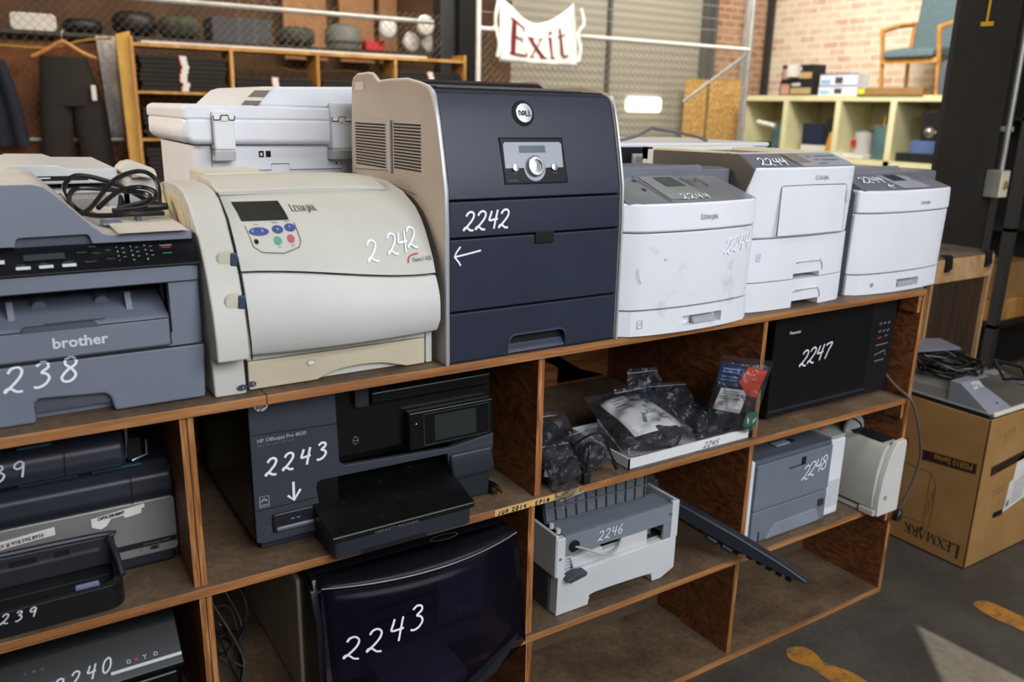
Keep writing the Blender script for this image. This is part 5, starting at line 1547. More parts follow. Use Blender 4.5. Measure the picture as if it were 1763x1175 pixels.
# printer standing in the second row behind the first white laser, with a grey cable over it
b = T('laser_printer', 'white printer with a dark open output slot, standing behind the first scuffed white laser', 'printer', (1.25, .7, TZ))
MB().box(.95, 1.70, .52, .95, TZ, 1.350).build('body', W, b, bevel=.01)
MB().box(.95, 1.70, .50, .95, 1.4035, 1.4165).build('top_cover', W, b, bevel=.005)
MB().box(.95, 1.24, .505, .93, 1.351, 1.4030).build('output_cavity', 'gap_black', b)
MB().box(1.13, 1.236, .498, .515, 1.346, 1.386).build('inner_panel', W, b, bevel=.002)
MB().box(1.241, 1.69, .505, .93, 1.351, 1.4030).build('upper_housing', W, b)
gc_ = tag(MB().tube(cr([(1.02, .55, 1.422), (1.10, .53, 1.423), (1.16, .52, 1.436), (1.20, .52, 1.452), (1.215, .52, 1.4575), (1.24, .52, 1.453), (1.33, .53, 1.444), (1.42, .54, 1.431), (1.47, .56, 1.4215), (1.52, .60, 1.421)], 6), .0044, 8).build('data_cable', 'grey_cable'), 'grey cable arching over the white printer in the second row', 'cable')
# ================================================================ lots in the bays
# silver and black inkjet 2239
DKB = plastic('inkjet_slate', (36, 39, 48), 0.42, 0.06)
SLV = plastic('brushed_silver', (140, 138, 136), 0.4, 0.06, 1200, 0.05, 0.35)
b = T('inkjet_printer', 'wide inkjet printer with a silver front and fax sticker, under the grey multifunction', 'printer', (-.45, .3, S1))
xa, xb = -.72, -.238
MB().box(xa, xb - .004, .125, .55, S1, .715).build('base', DKB, b, bevel=.01)
MB().prism(rr(xa, xb, .705, .812, .008, 3), 'y', .118, .55).build('front_panel', SLV, b, bevel=.003)
MB().box(xb - .008, xb + .0012, .120, .55, .690, .872).build('side_cover', 'black_misc', b, bevel=.008)
MB().prism([(.118, .813), (.108, .83), (.112, .86), (.14, .880), (.55, .885), (.55, .813)], 'x', xa, xb - .001).build('upper_cover', DKB, b, bevel=.006)
strokes_mb([[(-.3085, .815), (-.307, .875)]], front(.1085), .0014).build('cover_gap', 'gap_black', b, smooth=False)
for u0, u1 in ((-.475, -.385), (-.365, -.285)):
    MB().box(u0, u1, .128, .146, .8775, .8815).build('blue_strip', plastic('petrol_blue', (34, 74, 88), .4), b, bevel=.001)
MB().add([(xa, .1168, .723), (xb - .002, .1168, .723), (xb - .002, .1168, .734), (xa, .1168, .734)], [(0, 1, 2, 3)]).build('dark_band', 'black_misc', b, smooth=False)
typeset('HP Deskjet 6940', at(front(.1165), -.298, .7265), .0046).build('model_print', 'dim_print', b, smooth=False)
strokes_mb([[(-.286, .7165), (-.272, .7165), (-.272, .721), (-.286, .721), (-.286, .7165)], [(-.283, .7188), (-.275, .7188)]], front(.1168), .0018).build('usb_slot', 'gap_black', b, smooth=False)
disc(front(.1168), -.301, .7185, .003, .003, 'dim_print', 'logo_badge', b, 12)
FX = plane((-.532, .117, .7985), (1, 0, 0), (0, 0, 1))
st = MB().add([(-.60, .1166, .771), (-.432, .1166, .785), (-.432, .1166, .800), (-.60, .1166, .786)], [(0, 1, 2, 3)]).build('fax_sticker', 'white_cloth', b, smooth=False)
def slanted(x, z, dz, y):
    return lambda u, v: V((x + u, y, z + u * dz + v))
typeset('FAX # 918.596.8936', slanted(-.523, .7808, .083, .1158), .0062, bold=.0002).build('sticker_print', 'black_ink', st, smooth=False)
strokes_mb([[(-.526, .7775), (-.448, .784), (-.448, .793), (-.526, .7865), (-.526, .7775)]], front(.1166, .0006), .0006).build('sticker_frame', 'black_ink', st, smooth=False)
st = MB().add([(x, .1166, z) for x, z in ((-.376, .783), (-.362, .776), (-.352, .781), (-.345, .792), (-.325, .794), (-.322, .788), (-.296, .791), (-.294, .800), (-.289, .801), (-.289, .8085), (-.376, .799))], [tuple(range(11))]).build('torn_sticker', 'white_cloth', b, smooth=False)
typeset('OFFICER/8897', slanted(-.366, .7935, .083, .1158), .0056, bold=.0004, sx=.9).build('sticker_print', 'black_ink', st, smooth=False)
# its open paper tray reaching to the shelf edge
tr = MB()
def rrect3(x0, x1, y0, y1, r, z, cor=(0, 1, 0, 0)):
    return [(p[0], p[1], z) for p in rr(x0, x1, y0, y1, r, 5, cor)]
TR = T('paper_tray', 'black open printer tray marked 2239, pulled out before the silver inkjet', 'tray', (-.5, .06, S1))
OUT = [(x, y) for x, y in rr(-.72, -.344, .012, .112, .03, 6, (0, 1, 0, 0))]
INN = [(x, y) for x, y in rr(-.712, -.356, .024, .110, .024, 6, (0, 1, 0, 0))]
n = len(OUT)
mb = MB()
vs = [(x, y, S1) for x, y in OUT] + [(x, y, .722 + .035 * max(0, (y - .04) / .07)) for x, y in OUT] + [(x, y, .722 + .035 * max(0, (y - .04) / .07)) for x, y in INN] + [(x, y, .690) for x, y in INN]
fs = []
for k in range(3):
    fs += [(k * n + i, k * n + (i + 1) % n, (k + 1) * n + (i + 1) % n, (k + 1) * n + i) for i in range(n)]
fs += [tuple(range(n)), tuple(range(3 * n, 4 * n))]
mb.add(vs, fs)
mb.build('tray_shell', plastic('tray_black', (18, 19, 22), .35, .1), TR, bevel=.002)
MB().prism([(-.72, .775), (-.356, .770), (-.350, .76), (-.352, .715), (-.72, .715)], 'y', .100, .1125).build('tray_back', plastic('tray_grey', (44, 46, 50), .4), TR, bevel=.004)
MB().tube(cr([(-.72, .100, .779), (-.375, .100, .775), (-.355, .09, .768), (-.347, .06, .748), (-.3445, .03, .727)], 5), .005, 8).build('tray_rim', plastic('rim_slate', (40, 44, 52), .3), TR)
for u0, u1 in ((-.505, -.465), (-.438, -.415)):
    MB().box(u0, u1, .0985, .1005, .752, .761).build('rail_slot', 'gap_black', TR)
MB().box(-.535, -.37, .097, .0995, .7465, .7505).build('chrome_rail', 'steel', TR)
MB().prism([(.0235, .700), (.0235, .722), (.029, .731), (.034, .704)], 'x', -.418, -.380).build('tray_tab', plastic('tab_lilac', (78, 86, 116), .45), TR, bevel=.003)
hand('2239', plane((-.545, .0115, .703)), .0165, .0022, 1.15, .3, .02).build('lot_number', 'white_print', TR, smooth=False)
# second inkjet stacked on top
b = T('inkjet_printer', 'black inkjet printer marked 2239, stacked on the silver fronted one', 'printer', (-.5, .3, .886))
MB().prism([(.105, .888), (.095, .905), (.10, .935), (.125, .952), (.50, .956), (.50, .888)], 'x', -.72, -.312).build('body', DKB, b, bevel=.01, seg=3)
strokes_mb([[(-.406, .893), (-.404, .948)]], front(.0958), .0014).build('cover_gap', 'gap_black', b, smooth=False)
MB().box(-.47, -.42, .108, .128, .9505, .9545).build('blue_strip', 'petrol_blue', b)
hand('2239', plane((-.564, .0955, .908)), .028, .0032, 1.0, .1, .02).build('lot_number', 'white_print', b, smooth=False)
MB().box(-.307, -.282, .13, .2, .888, .93).build('hinge_bracket', 'gap_black', b, bevel=.003)
MB().tube([(-.306, .135, .895), (-.304, .13, .955)], .003, 6).build('hinge_pin', 'steel', b)
MB().tube([(-.30, .125, .8905), (-.275, .125, .8975), (-.274, .127, .925)], .002, 5).build('wire_clip', 'steel', b)

# black inkjet 2240 in the bay below
b = T('inkjet_printer', 'glossy black inkjet printer marked 2240, on the lower shelf under the silver inkjet', 'printer', (-.5, .3, S2))
GB = plastic('gloss_black', (11, 11, 13), .2, .05, 900, .0, 0.0, .22)
MB().box(-.72, -.262, .05, .52, S2, .50).build('body', GB, b, bevel=.015, seg=3)
MB().prism([(.045, .502), (.028, .520), (.10, .605), (.50, .625), (.50, .502)], 'x', -.72, -.258).build('top_cover', GB, b, bevel=.006)
UP40 = plane((0, .028, .520), (1, 0, 0), (0, .072, .085))
strokes_mb([[(-.385, -.006), (-.385, .02), (-.27, .045), (-.26, .04)]], UP40, .0004).build('panel_gap', 'gap_grey', b, smooth=False)
MB().add([UP40(-.380, .018), UP40(-.263, .018), UP40(-.263, .0235), UP40(-.380, .0235)], [(0, 1, 2, 3)]).build('chrome_strip', 'white_print', b, smooth=False)
mb = MB()
strokes_mb([[(-.352, .030), (-.352, .035), (-.347, .035), (-.347, .030), (-.352, .030)], [(-.323, .029), (-.323, .033)], [(-.326, .036), (-.323, .034), (-.320, .036)], [(-.308, .030), (-.303, .030), (-.302, .034), (-.307, .036), (-.308, .030)]], UP40, .0012, mb)
mb.build('button_symbol', 'white_print', b, smooth=False)
strokes_mb([[(-.340, .030), (-.335, .035)], [(-.340, .035), (-.335, .030)]], UP40, .0012).build('cancel_symbol', 'red_print', b, smooth=False)
typeset('HP Officejet 4630', at(UP40, -.50, .034), .005).build('model_print', 'dim_print', b, smooth=False)
hand('2240', at(UP40, -.470, .014), .024, .0030, 1.05, .3, .14).build('lot_number', 'white_print', b, smooth=False)
for k, c_ in enumerate((plastic('night_blue', (30, 36, 66), .5), plastic('night_amber', (96, 82, 44), .5), 'gap_grey')):
    disc(UP40, -.505 + k * .0125, .062, .0028, .0022, c_, 'status_light', b, 8)

# office inkjet 2243
OG = plastic('office_grey', (56, 60, 69), .45, .05)
OB = plastic('office_black', (15, 15, 17), .25, .08, 900, .0)
b = T('office_printer', 'black and grey office inkjet printer marked 2243 with an arrow, on the middle shelf', 'printer', (.15, .28, S1))
xa, xb, yf = -.110, .408, .062
MB().box(xa + .012, xb - .012, yf + .02, .50, S1, .704).build('base', plastic('base_ink', (38, 42, 50), .5), b, bevel=.004)
MB().box(xa, xa + .165, yf + .004, .50, .704, .988).box(xa + .165, xb, yf + .10, .50, .704, .988).box(xa + .165, xb, yf + .02, .2, .835, .985).build('body', 'office_black', b)
GF = [(xa, .7045), (xa + .010, .700), (.022, .700), (.018, .72), (.010, .79), (.012, .800), (.022, .8035), (.295, .7995), (.300, .770), (.385, .778), (xb, .79), (xb, .826), (.30, .812), (.068, .824), (.058, .834), (.054, .990), (xa, .990)]
MB().prism(GF, 'y', yf, yf + .012).build('front_fascia', OG, b, bevel=.002)
strokes_mb([[(xa, .921), (.0555, .9145)], [(xa + .002, .770), (.010, .771)]], front(yf - .0002), .0014).build('fascia_gap', 'gap_black', b, smooth=False)
disc(front(yf), -.0865, .978, .0135, .0135, 'chalk', 'maker_badge', b, 24)
strokes_mb([[(-.0955, .9695), (-.0895, .99)], [(-.0935, .978), (-.089, .980), (-.0915, .9695)], [(-.0885, .965), (-.082, .985)], [(-.0845, .9795), (-.0795, .9815), (-.0785, .975), (-.084, .971)]], front(yf, .0018), .002).build('badge_mark', 'office_grey', b, smooth=False)
typeset('HP Officejet Pro 8620', at(front(yf), -.098, .9045), .0072, bold=.0002).build('model_print', plastic('mid_print', (158, 162, 170), .6, .03, 900, 0), b, smooth=False)
typeset('PRINT  FAX  SCAN  COPY  WEB', at(front(yf), -.098, .8965), .0034).build('model_print', 'dim_print', b, smooth=False)
hand('2243', at(front(yf), -.0865, .837), .034, .0048, .95, .16, .1).build('lot_number', 'chalk', b, smooth=False)
strokes_mb([[(-.035, .8135), (-.0355, .777)], [(-.047, .788), (-.0355, .776), (-.022, .796)]], front(yf), .0048).build('arrow_mark', 'chalk', b, smooth=False)
strokes_mb([[(-.100, .776), (-.083, .776), (-.083, .797), (-.100, .797), (-.100, .776)], [(-.098, .786), (-.092, .79), (-.086, .787)], [(-.097, .7885), (-.0915, .793), (-.086, .7885)], [(-.098, .780), (-.085, .780)]], front(yf), .0015).build('energy_mark', 'mid_print', b, smooth=False)
mb = MB().prism(rr(-.079, .002, .718, .757, .006), 'y', yf - .006, yf + .002)
mb.build('usb_cover', plastic('cover_ink', (30, 32, 38), .3), b, bevel=.004)
MB().prism(rr(-.074, .000, .722, .730, .003), 'y', yf - .010, yf - .004).build('usb_lip', plastic('lip_steel', (120, 124, 134), .3, .05, 900, 0, .5), b, bevel=.002)
strokes_mb([[(-.045, .742), (-.038, .742)], [(-.034, .742), (-.027, .742)]], front(yf - .006), .003).build('usb_print', 'dim_print', b, smooth=False)
disc(front(yf), -.092, .728, .0085, .0085, plastic('power_ring', (82, 85, 92), .4), 'power_button', b, 20)
disc(front(yf, .0018), -.092, .728, .0070, .0070, OG, 'power_face', b, 20)
strokes_mb([[(.099, .874), (.094, .868), (.094, .860), (.099, .856), (.104, .860), (.104, .868), (.098, .872)], [(.094, .864), (.104, .864)]], front(yf + .018), .0014).build('wireless_symbol', 'dim_print', b, smooth=False)
MB().prism(rr(.095, .125, .935, .975, .006), 'y', yf + .004, yf + .02).build('feeder_latch', plastic('latch_ink', (44, 46, 52), .25), b, bevel=.003)
MB().prism([(yf + .02, .93), (yf + .004, .94), (yf + .004, .96), (yf + .03, .985)], 'x', .13, .40).build('feeder_cover', 'office_black', b, bevel=.003)
ts = MB().prism([(yf + .018, .822), (yf - .008, .828), (yf - .003, .908), (yf + .02, .908)], 'x', .205, .405).build('touch_panel', 'office_black', b, bevel=.005)
TM = plane((0, yf - .008, .828), (1, 0, 0), (0, .005, .080))
MB().add([TM(.262, .012), TM(.360, .012), TM(.360, .066), TM(.262, .066)], [(0, 1, 2, 3)]).build('touch_screen', plastic('screen_olive', (44, 50, 48), .12, .05, 900, 0), ts, smooth=False)
strokes_mb([[(.238, .006), (.238, .072), (.392, .072), (.392, .006), (.238, .006)]], TM, .001).build('screen_outline', 'gap_grey', ts, smooth=False)
disc(TM, .221, .055, .0016, .0016, 'white_print', 'status_light', ts, 8)
MB().prism([(yf - .012, .742), (yf - .016, .756), (yf - .004, .798), (yf + .02, .798), (yf + .02, .742)], 'x', .300, .404).build('output_block', plastic('block_ink', (40, 44, 52), .35), b, bevel=.006)
MB().box(.30, .40, yf + .0, .2, S1 + .006, .742).build('side_foot', plastic('foot_ink', (34, 38, 46), .4), b, bevel=.006)
tr = MB().prism(rr(.008, .300, -.030, .16, .006, 3), 'z', S1 + .001, .716).build('paper_tray', plastic('tray_ink', (40, 44, 53), .45, .06), b, bevel=.003)
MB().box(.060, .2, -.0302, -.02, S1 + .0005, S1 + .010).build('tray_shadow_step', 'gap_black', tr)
MB().prism([(-.038, .717), (-.040, .730), (.09, .765), (.17, .790), (.17, .717)], 'x', .000, .306).build('output_tray', 'dusty_black', b, bevel=.004)
typeset('HEWLETT-PACKARD', at(front(-.0395), .085, .7195), .0050, sx=1.4).build('tray_print', 'dim_print', b, smooth=False)
# plug lying on the shelf
pg = T('power_plug', 'black power plug with brass prongs lying beside the office inkjet', 'plug', (.42, .06, S1))
MB().tube(cr([(.415, .17, S1 + .05), (.425, .14, S1 + .03), (.42, .11, S1 + .014), (.415, .09, S1 + .012)], 5), [.005] * 12 + [.008] * 3 + [.011], 8).build('cable', 'black_cable', pg)
MB().loft([[(.414 + w * math.cos(a), y, S1 + .013 + w * .8 * math.sin(a)) for a in [2 * PI * k / 10 for k in range(10)]] for y, w in ((.095, .008), (.085, .013), (.062, .013), (.058, .012))]).build('plug_body', 'black_cable', pg)
for dx in (-.006, .006):
    MB().box(.4135 + dx - .001, .4135 + dx + .001, .036, .059, S1 + .010, S1 + .017).build('prong', 'brass', pg)

# smoky lidded printer 2243, lower bay
BG = plastic('beige_flank', (150, 142, 124), .55, .05)
b = T('colour_printer', 'beige printer behind a smoky bowed lid marked 2243, on the lowest visible shelf', 'printer', (.2, .3, S2))
MB().box(-.040, .395, .06, .50, S2, .605).build('body', BG, b, bevel=.006)
MB().prism([(-.005, .60), (.01, .628), (.48, .63), (.48, .60)], 'x', -.028, .41).build('top_cover', plastic('top_ink', (20, 20, 25), .25), b, bevel=.004)
MB().prism([(.058, .34), (-.035, .36), (-.028, .55), (.0, .61), (.06, .625)], 'x', -.034, -.018).build('lid_frame', 'top_ink', b, bevel=.003)
def lidp(u, v):
    x = -.018 + u * .436
    e = 2 * u - 1
    yy = -.022 - .045 * (1 - e * e) - .048 * (1 - v) ** .8
    zt, zb = .622, .385 - .03 * (1 - e * e)
    return V((x, yy, zb + (zt - zb) * v + .0))
MB().grid(lidp, 20, 8).build('smoky_lid', 'smoky', b, 'smoky translucent lid', solid=.003)
MB().grid(lambda s, t: V((lidp(s, 1).x, lidp(s, 1).y + (.02 - lidp(s, 1).y) * t, .6225 + .006 * t)), 20, 3).build('lid_top', 'top_ink', b, solid=.003)
MB().tube([lidp(i / 24, 1) + V((0, -.001, .001)) for i in range(25)], .0016, 5).build('lid_edge', plastic('edge_glint', (120, 122, 134), .3), b)
MB().grid(lambda s, t: V((lidp(1, 0).x, lidp(1, t).y + (.058 - lidp(1, t).y) * s, lidp(1, t).z)), 3, 8).build('lid_cheek', 'smoky', b, solid=.003)
inner = MB().box(.0, .385, .035, .06, .40, .60).build('inner_face', plastic('inner_umber', (104, 94, 98), .5), b)
for z in (.565, .535, .50, .465):
    MB().box(.10, .25, .030, .036, z, z + .006).build('inner_slot', 'gap_black', inner)
MB().box(.255, .37, .028, .036, .42, .57).build('inner_door', plastic('inner_mauve', (168, 148, 158), .5), inner, bevel=.002)
MB().prism(rr(.30, .33, .44, .45, .003), 'y', .024, .029).build('inner_label', 'white_print', inner)
strokes_mb([[(.265 + .032 * math.cos(2 * PI * k / 20), .022 + .011 * math.sin(2 * PI * k / 20)) for k in range(21)]], lambda u, v: V((u, v, .6325)), .0012).build('lid_grip_outline', 'edge_glint', b, smooth=False)
hand('2243', lambda u, v: lidp((.004 + u + .018) / .436, ((.478 + v) - .365) / .257) + V((0, -.004, 0)), .046, .0040, .92, .22, .36).build('lot_number', 'chalk', b, smooth=False)
MB().loft([[(.215 + .20 * t, -.118 + .07 * t * t + a * .012, .362 + .055 * t ** 1.4 + c_ * (.002 + .012 * (1 - abs(2 * t - 1)))) for a, c_ in ((-1, -1), (1, -1), (1, 1), (-1, 1))] for t in [i / 10 for i in range(11)]]).build('lid_handle', plastic('handle_ink', (34, 34, 42), .3), b)
MB().box(.10, .272, -.070, .06, .333, .370).build('tray_corner', plastic('tray_ivory', (206, 204, 192), .5), b, bevel=.002)
# cable heap beside it
plastic('dark_cable', (58, 60, 62), .4, .1, 400, 0)
cp_ = T('cable_heap', 'tangle of thin grey cables in the lower bay beside the beige printer', 'cables', (-.13, .25, S2))
for k in range(4):
    pts = []
    for i in range(6):
        a = i * 1.25 + k * 1.1
        pts.append((-.140 + .045 * math.cos(a) * random.uniform(.5, 1), .26 + .13 * math.sin(a) * random.uniform(.5, 1), S2 + .004 + random.uniform(0, .10)))
    MB().tube(cr(pts, 6), .0026, 6).build('cable', 'dark_cable' if k % 2 else 'black_cable', cp_)
for k, (x, y) in enumerate(((-.195, .2), (-.165, .33), (-.135, .40))):
    MB().tube(cr([(x, y + .1, .60), (x + .02, y + .06, .52), (x + .05, y, .45), (x + .07, y - .03, .38), (x + .04, y - .08, S2 + .01)], 6), .0026, 6).build('cable', 'dark_cable', cp_)
tag(MB().box(-.19, -.13, .50, .60, S1 + .001, .80).build('olive_carton', plastic('olive_card', (104, 92, 46), .7)), 'small olive carton deep in the bay behind the office inkjet', 'box')
tag(MB().tube(cr([(-.20, .25, .985), (-.185, .22, .97), (-.17, .23, .955), (-.15, .28, .948), (-.13, .36, .945)], 5), .004, 6).build('loose_cable', 'pale_cable'), 'pale loose cable end under the top board beside the office inkjet', 'cable')
# ---- bags of adapters in the upper middle bay
def bil(P, s, t):
    a, b_, c, d = (V(p) for p in P)
    return (a * (1 - s) + b_ * s) * (1 - t) + (d * (1 - s) + c * s) * t
def bag_mesh(P, th, seed=1, nu=26, nv=26, wr=.0045):
    rnd = random.Random(seed)
    ph = [rnd.uniform(0, 6) for _ in range(6)]
    nrm = (V(P[1]) - V(P[0])).cross(V(P[3]) - V(P[0])).normalized()
    mb = MB()
    for sg in (1, -1):
        def f(s, t):
            e = max(0, (1 - (2 * s - 1) ** 2) * (1 - (2 * min(t * 1.12, 1) - 1) ** 2)) ** .45
            w = wr * (math.sin(9 * s + 5 * t + ph[0]) + math.sin(17 * t - 8 * s + ph[1]) + .6 * math.sin(25 * s + 13 * t + ph[2]) + .45 * abs(math.sin(14 * s - 19 * t + ph[3])) + .4 * abs(math.sin(31 * t + 11 * s + ph[4])))
            return bil(P, s, t) + nrm * sg * (th * .5 * e + (w * e if 0 < s < 1 else 0)) + nrm * w * .4
        mb.grid(f, nu, nv)
    return mb
def coil(c, r, n, ax, seed, rad=.0032, flat=.5):
    rnd = random.Random(seed)
    c = V(c)
    ex, ey = V(ax[0]).normalized(), V(ax[1]).normalized()
    nz = ex.cross(ey)
    pts = []
    for i in range(n * 8):
        a = 2 * PI * i / 8
        q = r * rnd.uniform(.72, 1.0)
        pts.append(c + ex * q * math.cos(a) + ey * q * flat * math.sin(a) + nz * rnd.uniform(-.008, .008))
    return MB().tube(cr(pts, 4), rad, 6)
ctr = T('carton_tray', 'shallow white carton tray marked 2245, full of bagged adapters', 'tray', (.97, .13, S1))
cx0, cx1, cy0, cy1, cz = .757, 1.168, .012, .245, .706
MB().box(cx0, cx1, cy0, cy1, S1 + .0005, S1 + .003).build('tray_floor', 'white_cloth', ctr)
CW = plastic('carton_white', (222, 222, 224), .6, .03)
for q in ((cx0, cx1, cy0, cy0 + .003, S1, cz), (cx0, cx1, cy1 - .003, cy1, S1, cz), (cx0, cx0 + .003, cy0, cy1, S1, cz), (cx1 - .003, cx1, cy0, cy1, S1, cz + .006)):
    MB().box(*q).build('tray_wall', CW, ctr)
hand('2245', plane((1.00, cy0, .6835)), .016, .0015, .85, .5).build('lot_number', 'black_ink', ctr, smooth=False)
MB().box(.51, .95, .27, .60, S1 + .0005, S1 + .075).build('x', 'cardboard') if False else None

def lump(par, c, r, seed):
    rnd = random.Random(seed)
    ph = [rnd.uniform(0, 6) for _ in range(4)]
    mb = MB()
    def f(s, t):
        a, th = 2 * PI * s, PI * t
        k = 1 + .13 * math.sin(5 * a + ph[0] + 3 * th) + .1 * math.sin(9 * th + 2 * a + ph[1])
        return V(c) + V((r[0] * math.sin(th) * math.cos(a), r[1] * math.sin(th) * math.sin(a), -r[2] * math.cos(th))) * k
    mb.grid(f, 20, 10)
    return mb.build('wrapped_cable', INKS, par)
INKS = plastic('adapter_black', (28, 29, 34), .4, .08)
def adapter(par, c, sz, rz=0.0, tilt=0.0):
    m = MB().box(-sz[0] / 2, sz[0] / 2, -sz[1] / 2, sz[1] / 2, -sz[2] / 2, sz[2] / 2)
    m.xf(Matrix.Translation(V(c)) @ Matrix.Rotation(rz, 4, 'Z') @ Matrix.Rotation(tilt, 4, 'X'))
    return m.build('power_adapter', INKS, par, bevel=.005)
# big bag with a white instruction sheet
bg = T('adapter_bag', 'clear bag with a large white instruction sheet on black cables, in the white carton tray', 'bag', (.87, .12, .72))
P = [(.766, .035, .703), (.99, .020, .703), (.965, .205, .80), (.775, .225, .79)]
bag_mesh(P, .085, 3).build('plastic_film', 'clear_bag', bg)
def sheet_pt(s, t):
    q = bil([(.824, .072, .728), (.985, .069, .727), (.935, .192, .792), (.800, .192, .787)], s, t)
    return q + V((0, -.004 * math.sin(s * PI), .007 * math.sin(s * PI) + .004 * math.sin(t * 5)))
sp = MB().grid(sheet_pt, 8, 8).build('instruction_sheet', 'white_cloth', bg, solid=.0006)
SM = lambda u, v: sheet_pt(u, v) + V((0, -.0012, .0016))
hand('2245', lambda u, v: SM(.56 + u * 6, .40 + v * 6), .017, .0016, .72, .2).build('lot_number', 'black_ink', sp, smooth=False)
mb = MB()
for k, (t_, w_) in enumerate(((.90, .4), (.84, .5), (.75, .22), (.66, .3))):
    strokes_mb([[(.18, t_), (.18 + w_, t_ + .02)]], SM, .022, mb)
strokes_mb([[(.36, .22), (.50, .44)]], SM, .06, mb)
disc_pts = [SM(.62 + .02 * math.cos(a), .2 + .02 * math.sin(a)) for a in [2 * PI * k / 10 for k in range(10)]]
mb.add(disc_pts, [tuple(range(10))])
mb.build('sheet_print', 'dim_print', sp, smooth=False)
coil((.905, .055, .712), .055, 3, ((1, 0, 0), (0, .8, .4)), 4, .0034, .5).build('cable_coil', 'black_cable', bg)
coil((.83, .10, .722), .05, 3, ((1, 0, 0), (0, .8, .4)), 5, .0034, .7).build('cable_coil', 'black_cable', bg)
adapter(bg, (.93, .075, .722), (.07, .045, .03), .3, .4)
lump(bg, (.88, .10, .716), (.08, .06, .012), 78)
# further bags in the tray
def small_bag(P, th, seed, lab, stuff, zip_t=.93):
    c = sum((V(p) for p in P), V((0, 0, 0))) / 4
    t = T('adapter_bag', lab, 'bag', (c.x, c.y, S1))
    bag_mesh(P, th, seed).build('plastic_film', 'clear_bag', t)
    nrm = (V(P[1]) - V(P[0])).cross(V(P[3]) - V(P[0])).normalized()
    MB().tube([bil(P, s / 8, zip_t) + nrm * .001 for s in range(9)], .0008, 5).build('zip_strip', plastic('zip_pale', (176, 180, 190), .4), t)
    for k, s in enumerate(stuff):
        if s[0] == 'a':
            adapter(t, *s[1:])
        elif s[0] == 'l':
            lump(t, *s[1:])
        else:
            coil(*s[1:]).build('cable_coil', 'black_cable', t)
    return t
UPV = ((1, 0, 0), (0, .6, .8))
small_bag([(.88, .13, .70), (1.0, .12, .70), (.985, .20, .805), (.865, .215, .80)], .05, 11, 'clear zip bag of black cable behind the sheet bag, nearest the bay back', [('c', (.93, .16, .745), .05, 3, UPV, 21), ('l', (.93, .175, .745), (.045, .02, .035), 71)])
small_bag([(.985, .12, .705), (1.085, .11, .705), (1.085, .18, .80), (.975, .185, .81)], .05, 12, 'clear zip bag standing behind the adapter bag in the white carton tray', [('a', (1.03, .15, .745), (.07, .035, .05), .1, .3), ('c', (1.03, .14, .76), .035, 2, UPV, 22), ('l', (1.03, .16, .765), (.042, .02, .03), 72)])
small_bag([(1.01, .03, .70), (1.115, .03, .70), (1.075, .14, .765), (.985, .14, .765)], .045, 13, 'clear bag holding one black adapter at the front of the white carton tray', [('a', (1.05, .085, .728), (.055, .095, .032), -.15, .5), ('c', (1.035, .05, .712), .035, 2, ((1, 0, 0), (0, .9, .3)), 23)])
small_bag([(.90, .17, .70), (1.05, .19, .70), (1.03, .235, .835), (.93, .24, .84)], .04, 14, 'dark crumpled clear bag topmost at the back of the carton tray', [('c', (.98, .21, .75), .05, 3, UPV, 24), ('a', (.99, .21, .775), (.06, .03, .05), .2, .2), ('l', (.98, .215, .775), (.05, .02, .045), 73)])
# carded bag leaning at the divider
cb_ = T('carded_bag', 'clear bag with a blue and red header card and white label, by the divider', 'bag', (1.12, .06, S1))
P = [(1.048, .070, .700), (1.160, -.008, .705), (1.190, -.022, .897), (1.064, .036, .915)]
bag_mesh(P, .05, 15, 26, 26, .0025).build('plastic_film', 'clear_bag', cb_)
def cardm(off):
    nn = (V(P[1]) - V(P[0])).cross(V(P[3]) - V(P[0])).normalized()
    if nn.y > 0:
        nn = -nn
    return lambda s, t: bil(P, s, t) + nn * off
c1 = cardm(.008)
MB().add([c1(.02, .62), c1(.46, .64), c1(.53, .90), c1(.02, .93)], [(0, 1, 2, 3)]).build('header_card', plastic('card_navy', (34, 48, 84), .4, .08), cb_, 'dark blue half of the header card', smooth=False)
c2 = cardm(.009)
MB().add([c2(*q) for q in ((.44, .70), (.66, .52), (.84, .50), (.92, .87), (.54, .90), (.50, .80))], [tuple(range(6))]).build('header_card', plastic('card_red', (204, 66, 38), .4, .08), cb_, 'orange red half of the header card', smooth=False)
MB().add([c1(*q) for q in ((.86, .55), (.98, .72), (.97, .85), (.90, .86))], [tuple(range(4))]).build('header_card', 'gap_black', cb_, smooth=False)
mb = MB()
for t_ in (.86, .82, .76, .72):
    strokes_mb([[(.08, t_), (.40, t_ - .01)]], cardm(.010), .02, mb)
mb.build('card_print', plastic('card_pale_blue', (96, 120, 170), .5), cb_, smooth=False)
MB().add([c2(*q) for q in ((.08, .33), (.62, .27), (.66, .585), (.14, .61))], [tuple(range(4))]).build('white_label', 'white_cloth', cb_, smooth=False)
lm = cardm(.0105)
mb = MB()
for t_ in (.57, .54, .51, .48):
    strokes_mb([[(.20, t_), (.52, t_ - .01)]], lm, .008, mb)
for k in range(9):
    strokes_mb([[(.16 + k * .012, .38), (.165 + k * .012, .44)]], lm, .006, mb)
mb.build('label_print', 'dim_print', cb_, smooth=False)
hand('2245', lambda u, v: lm(.44 + u * 6.6, .45 + v * 5), .016, .0016, .6, .2).build('lot_number', 'black_ink', cb_, smooth=False)
gm = cardm(.011)
MB().add([gm(*q) for q in rr(.74, .98, .06, .30, .03)], [tuple(range(20))]).build('leaf_label', plastic('leaf_green', (46, 112, 76), .5), cb_, smooth=False)
mb = MB()
g2 = cardm(.012)
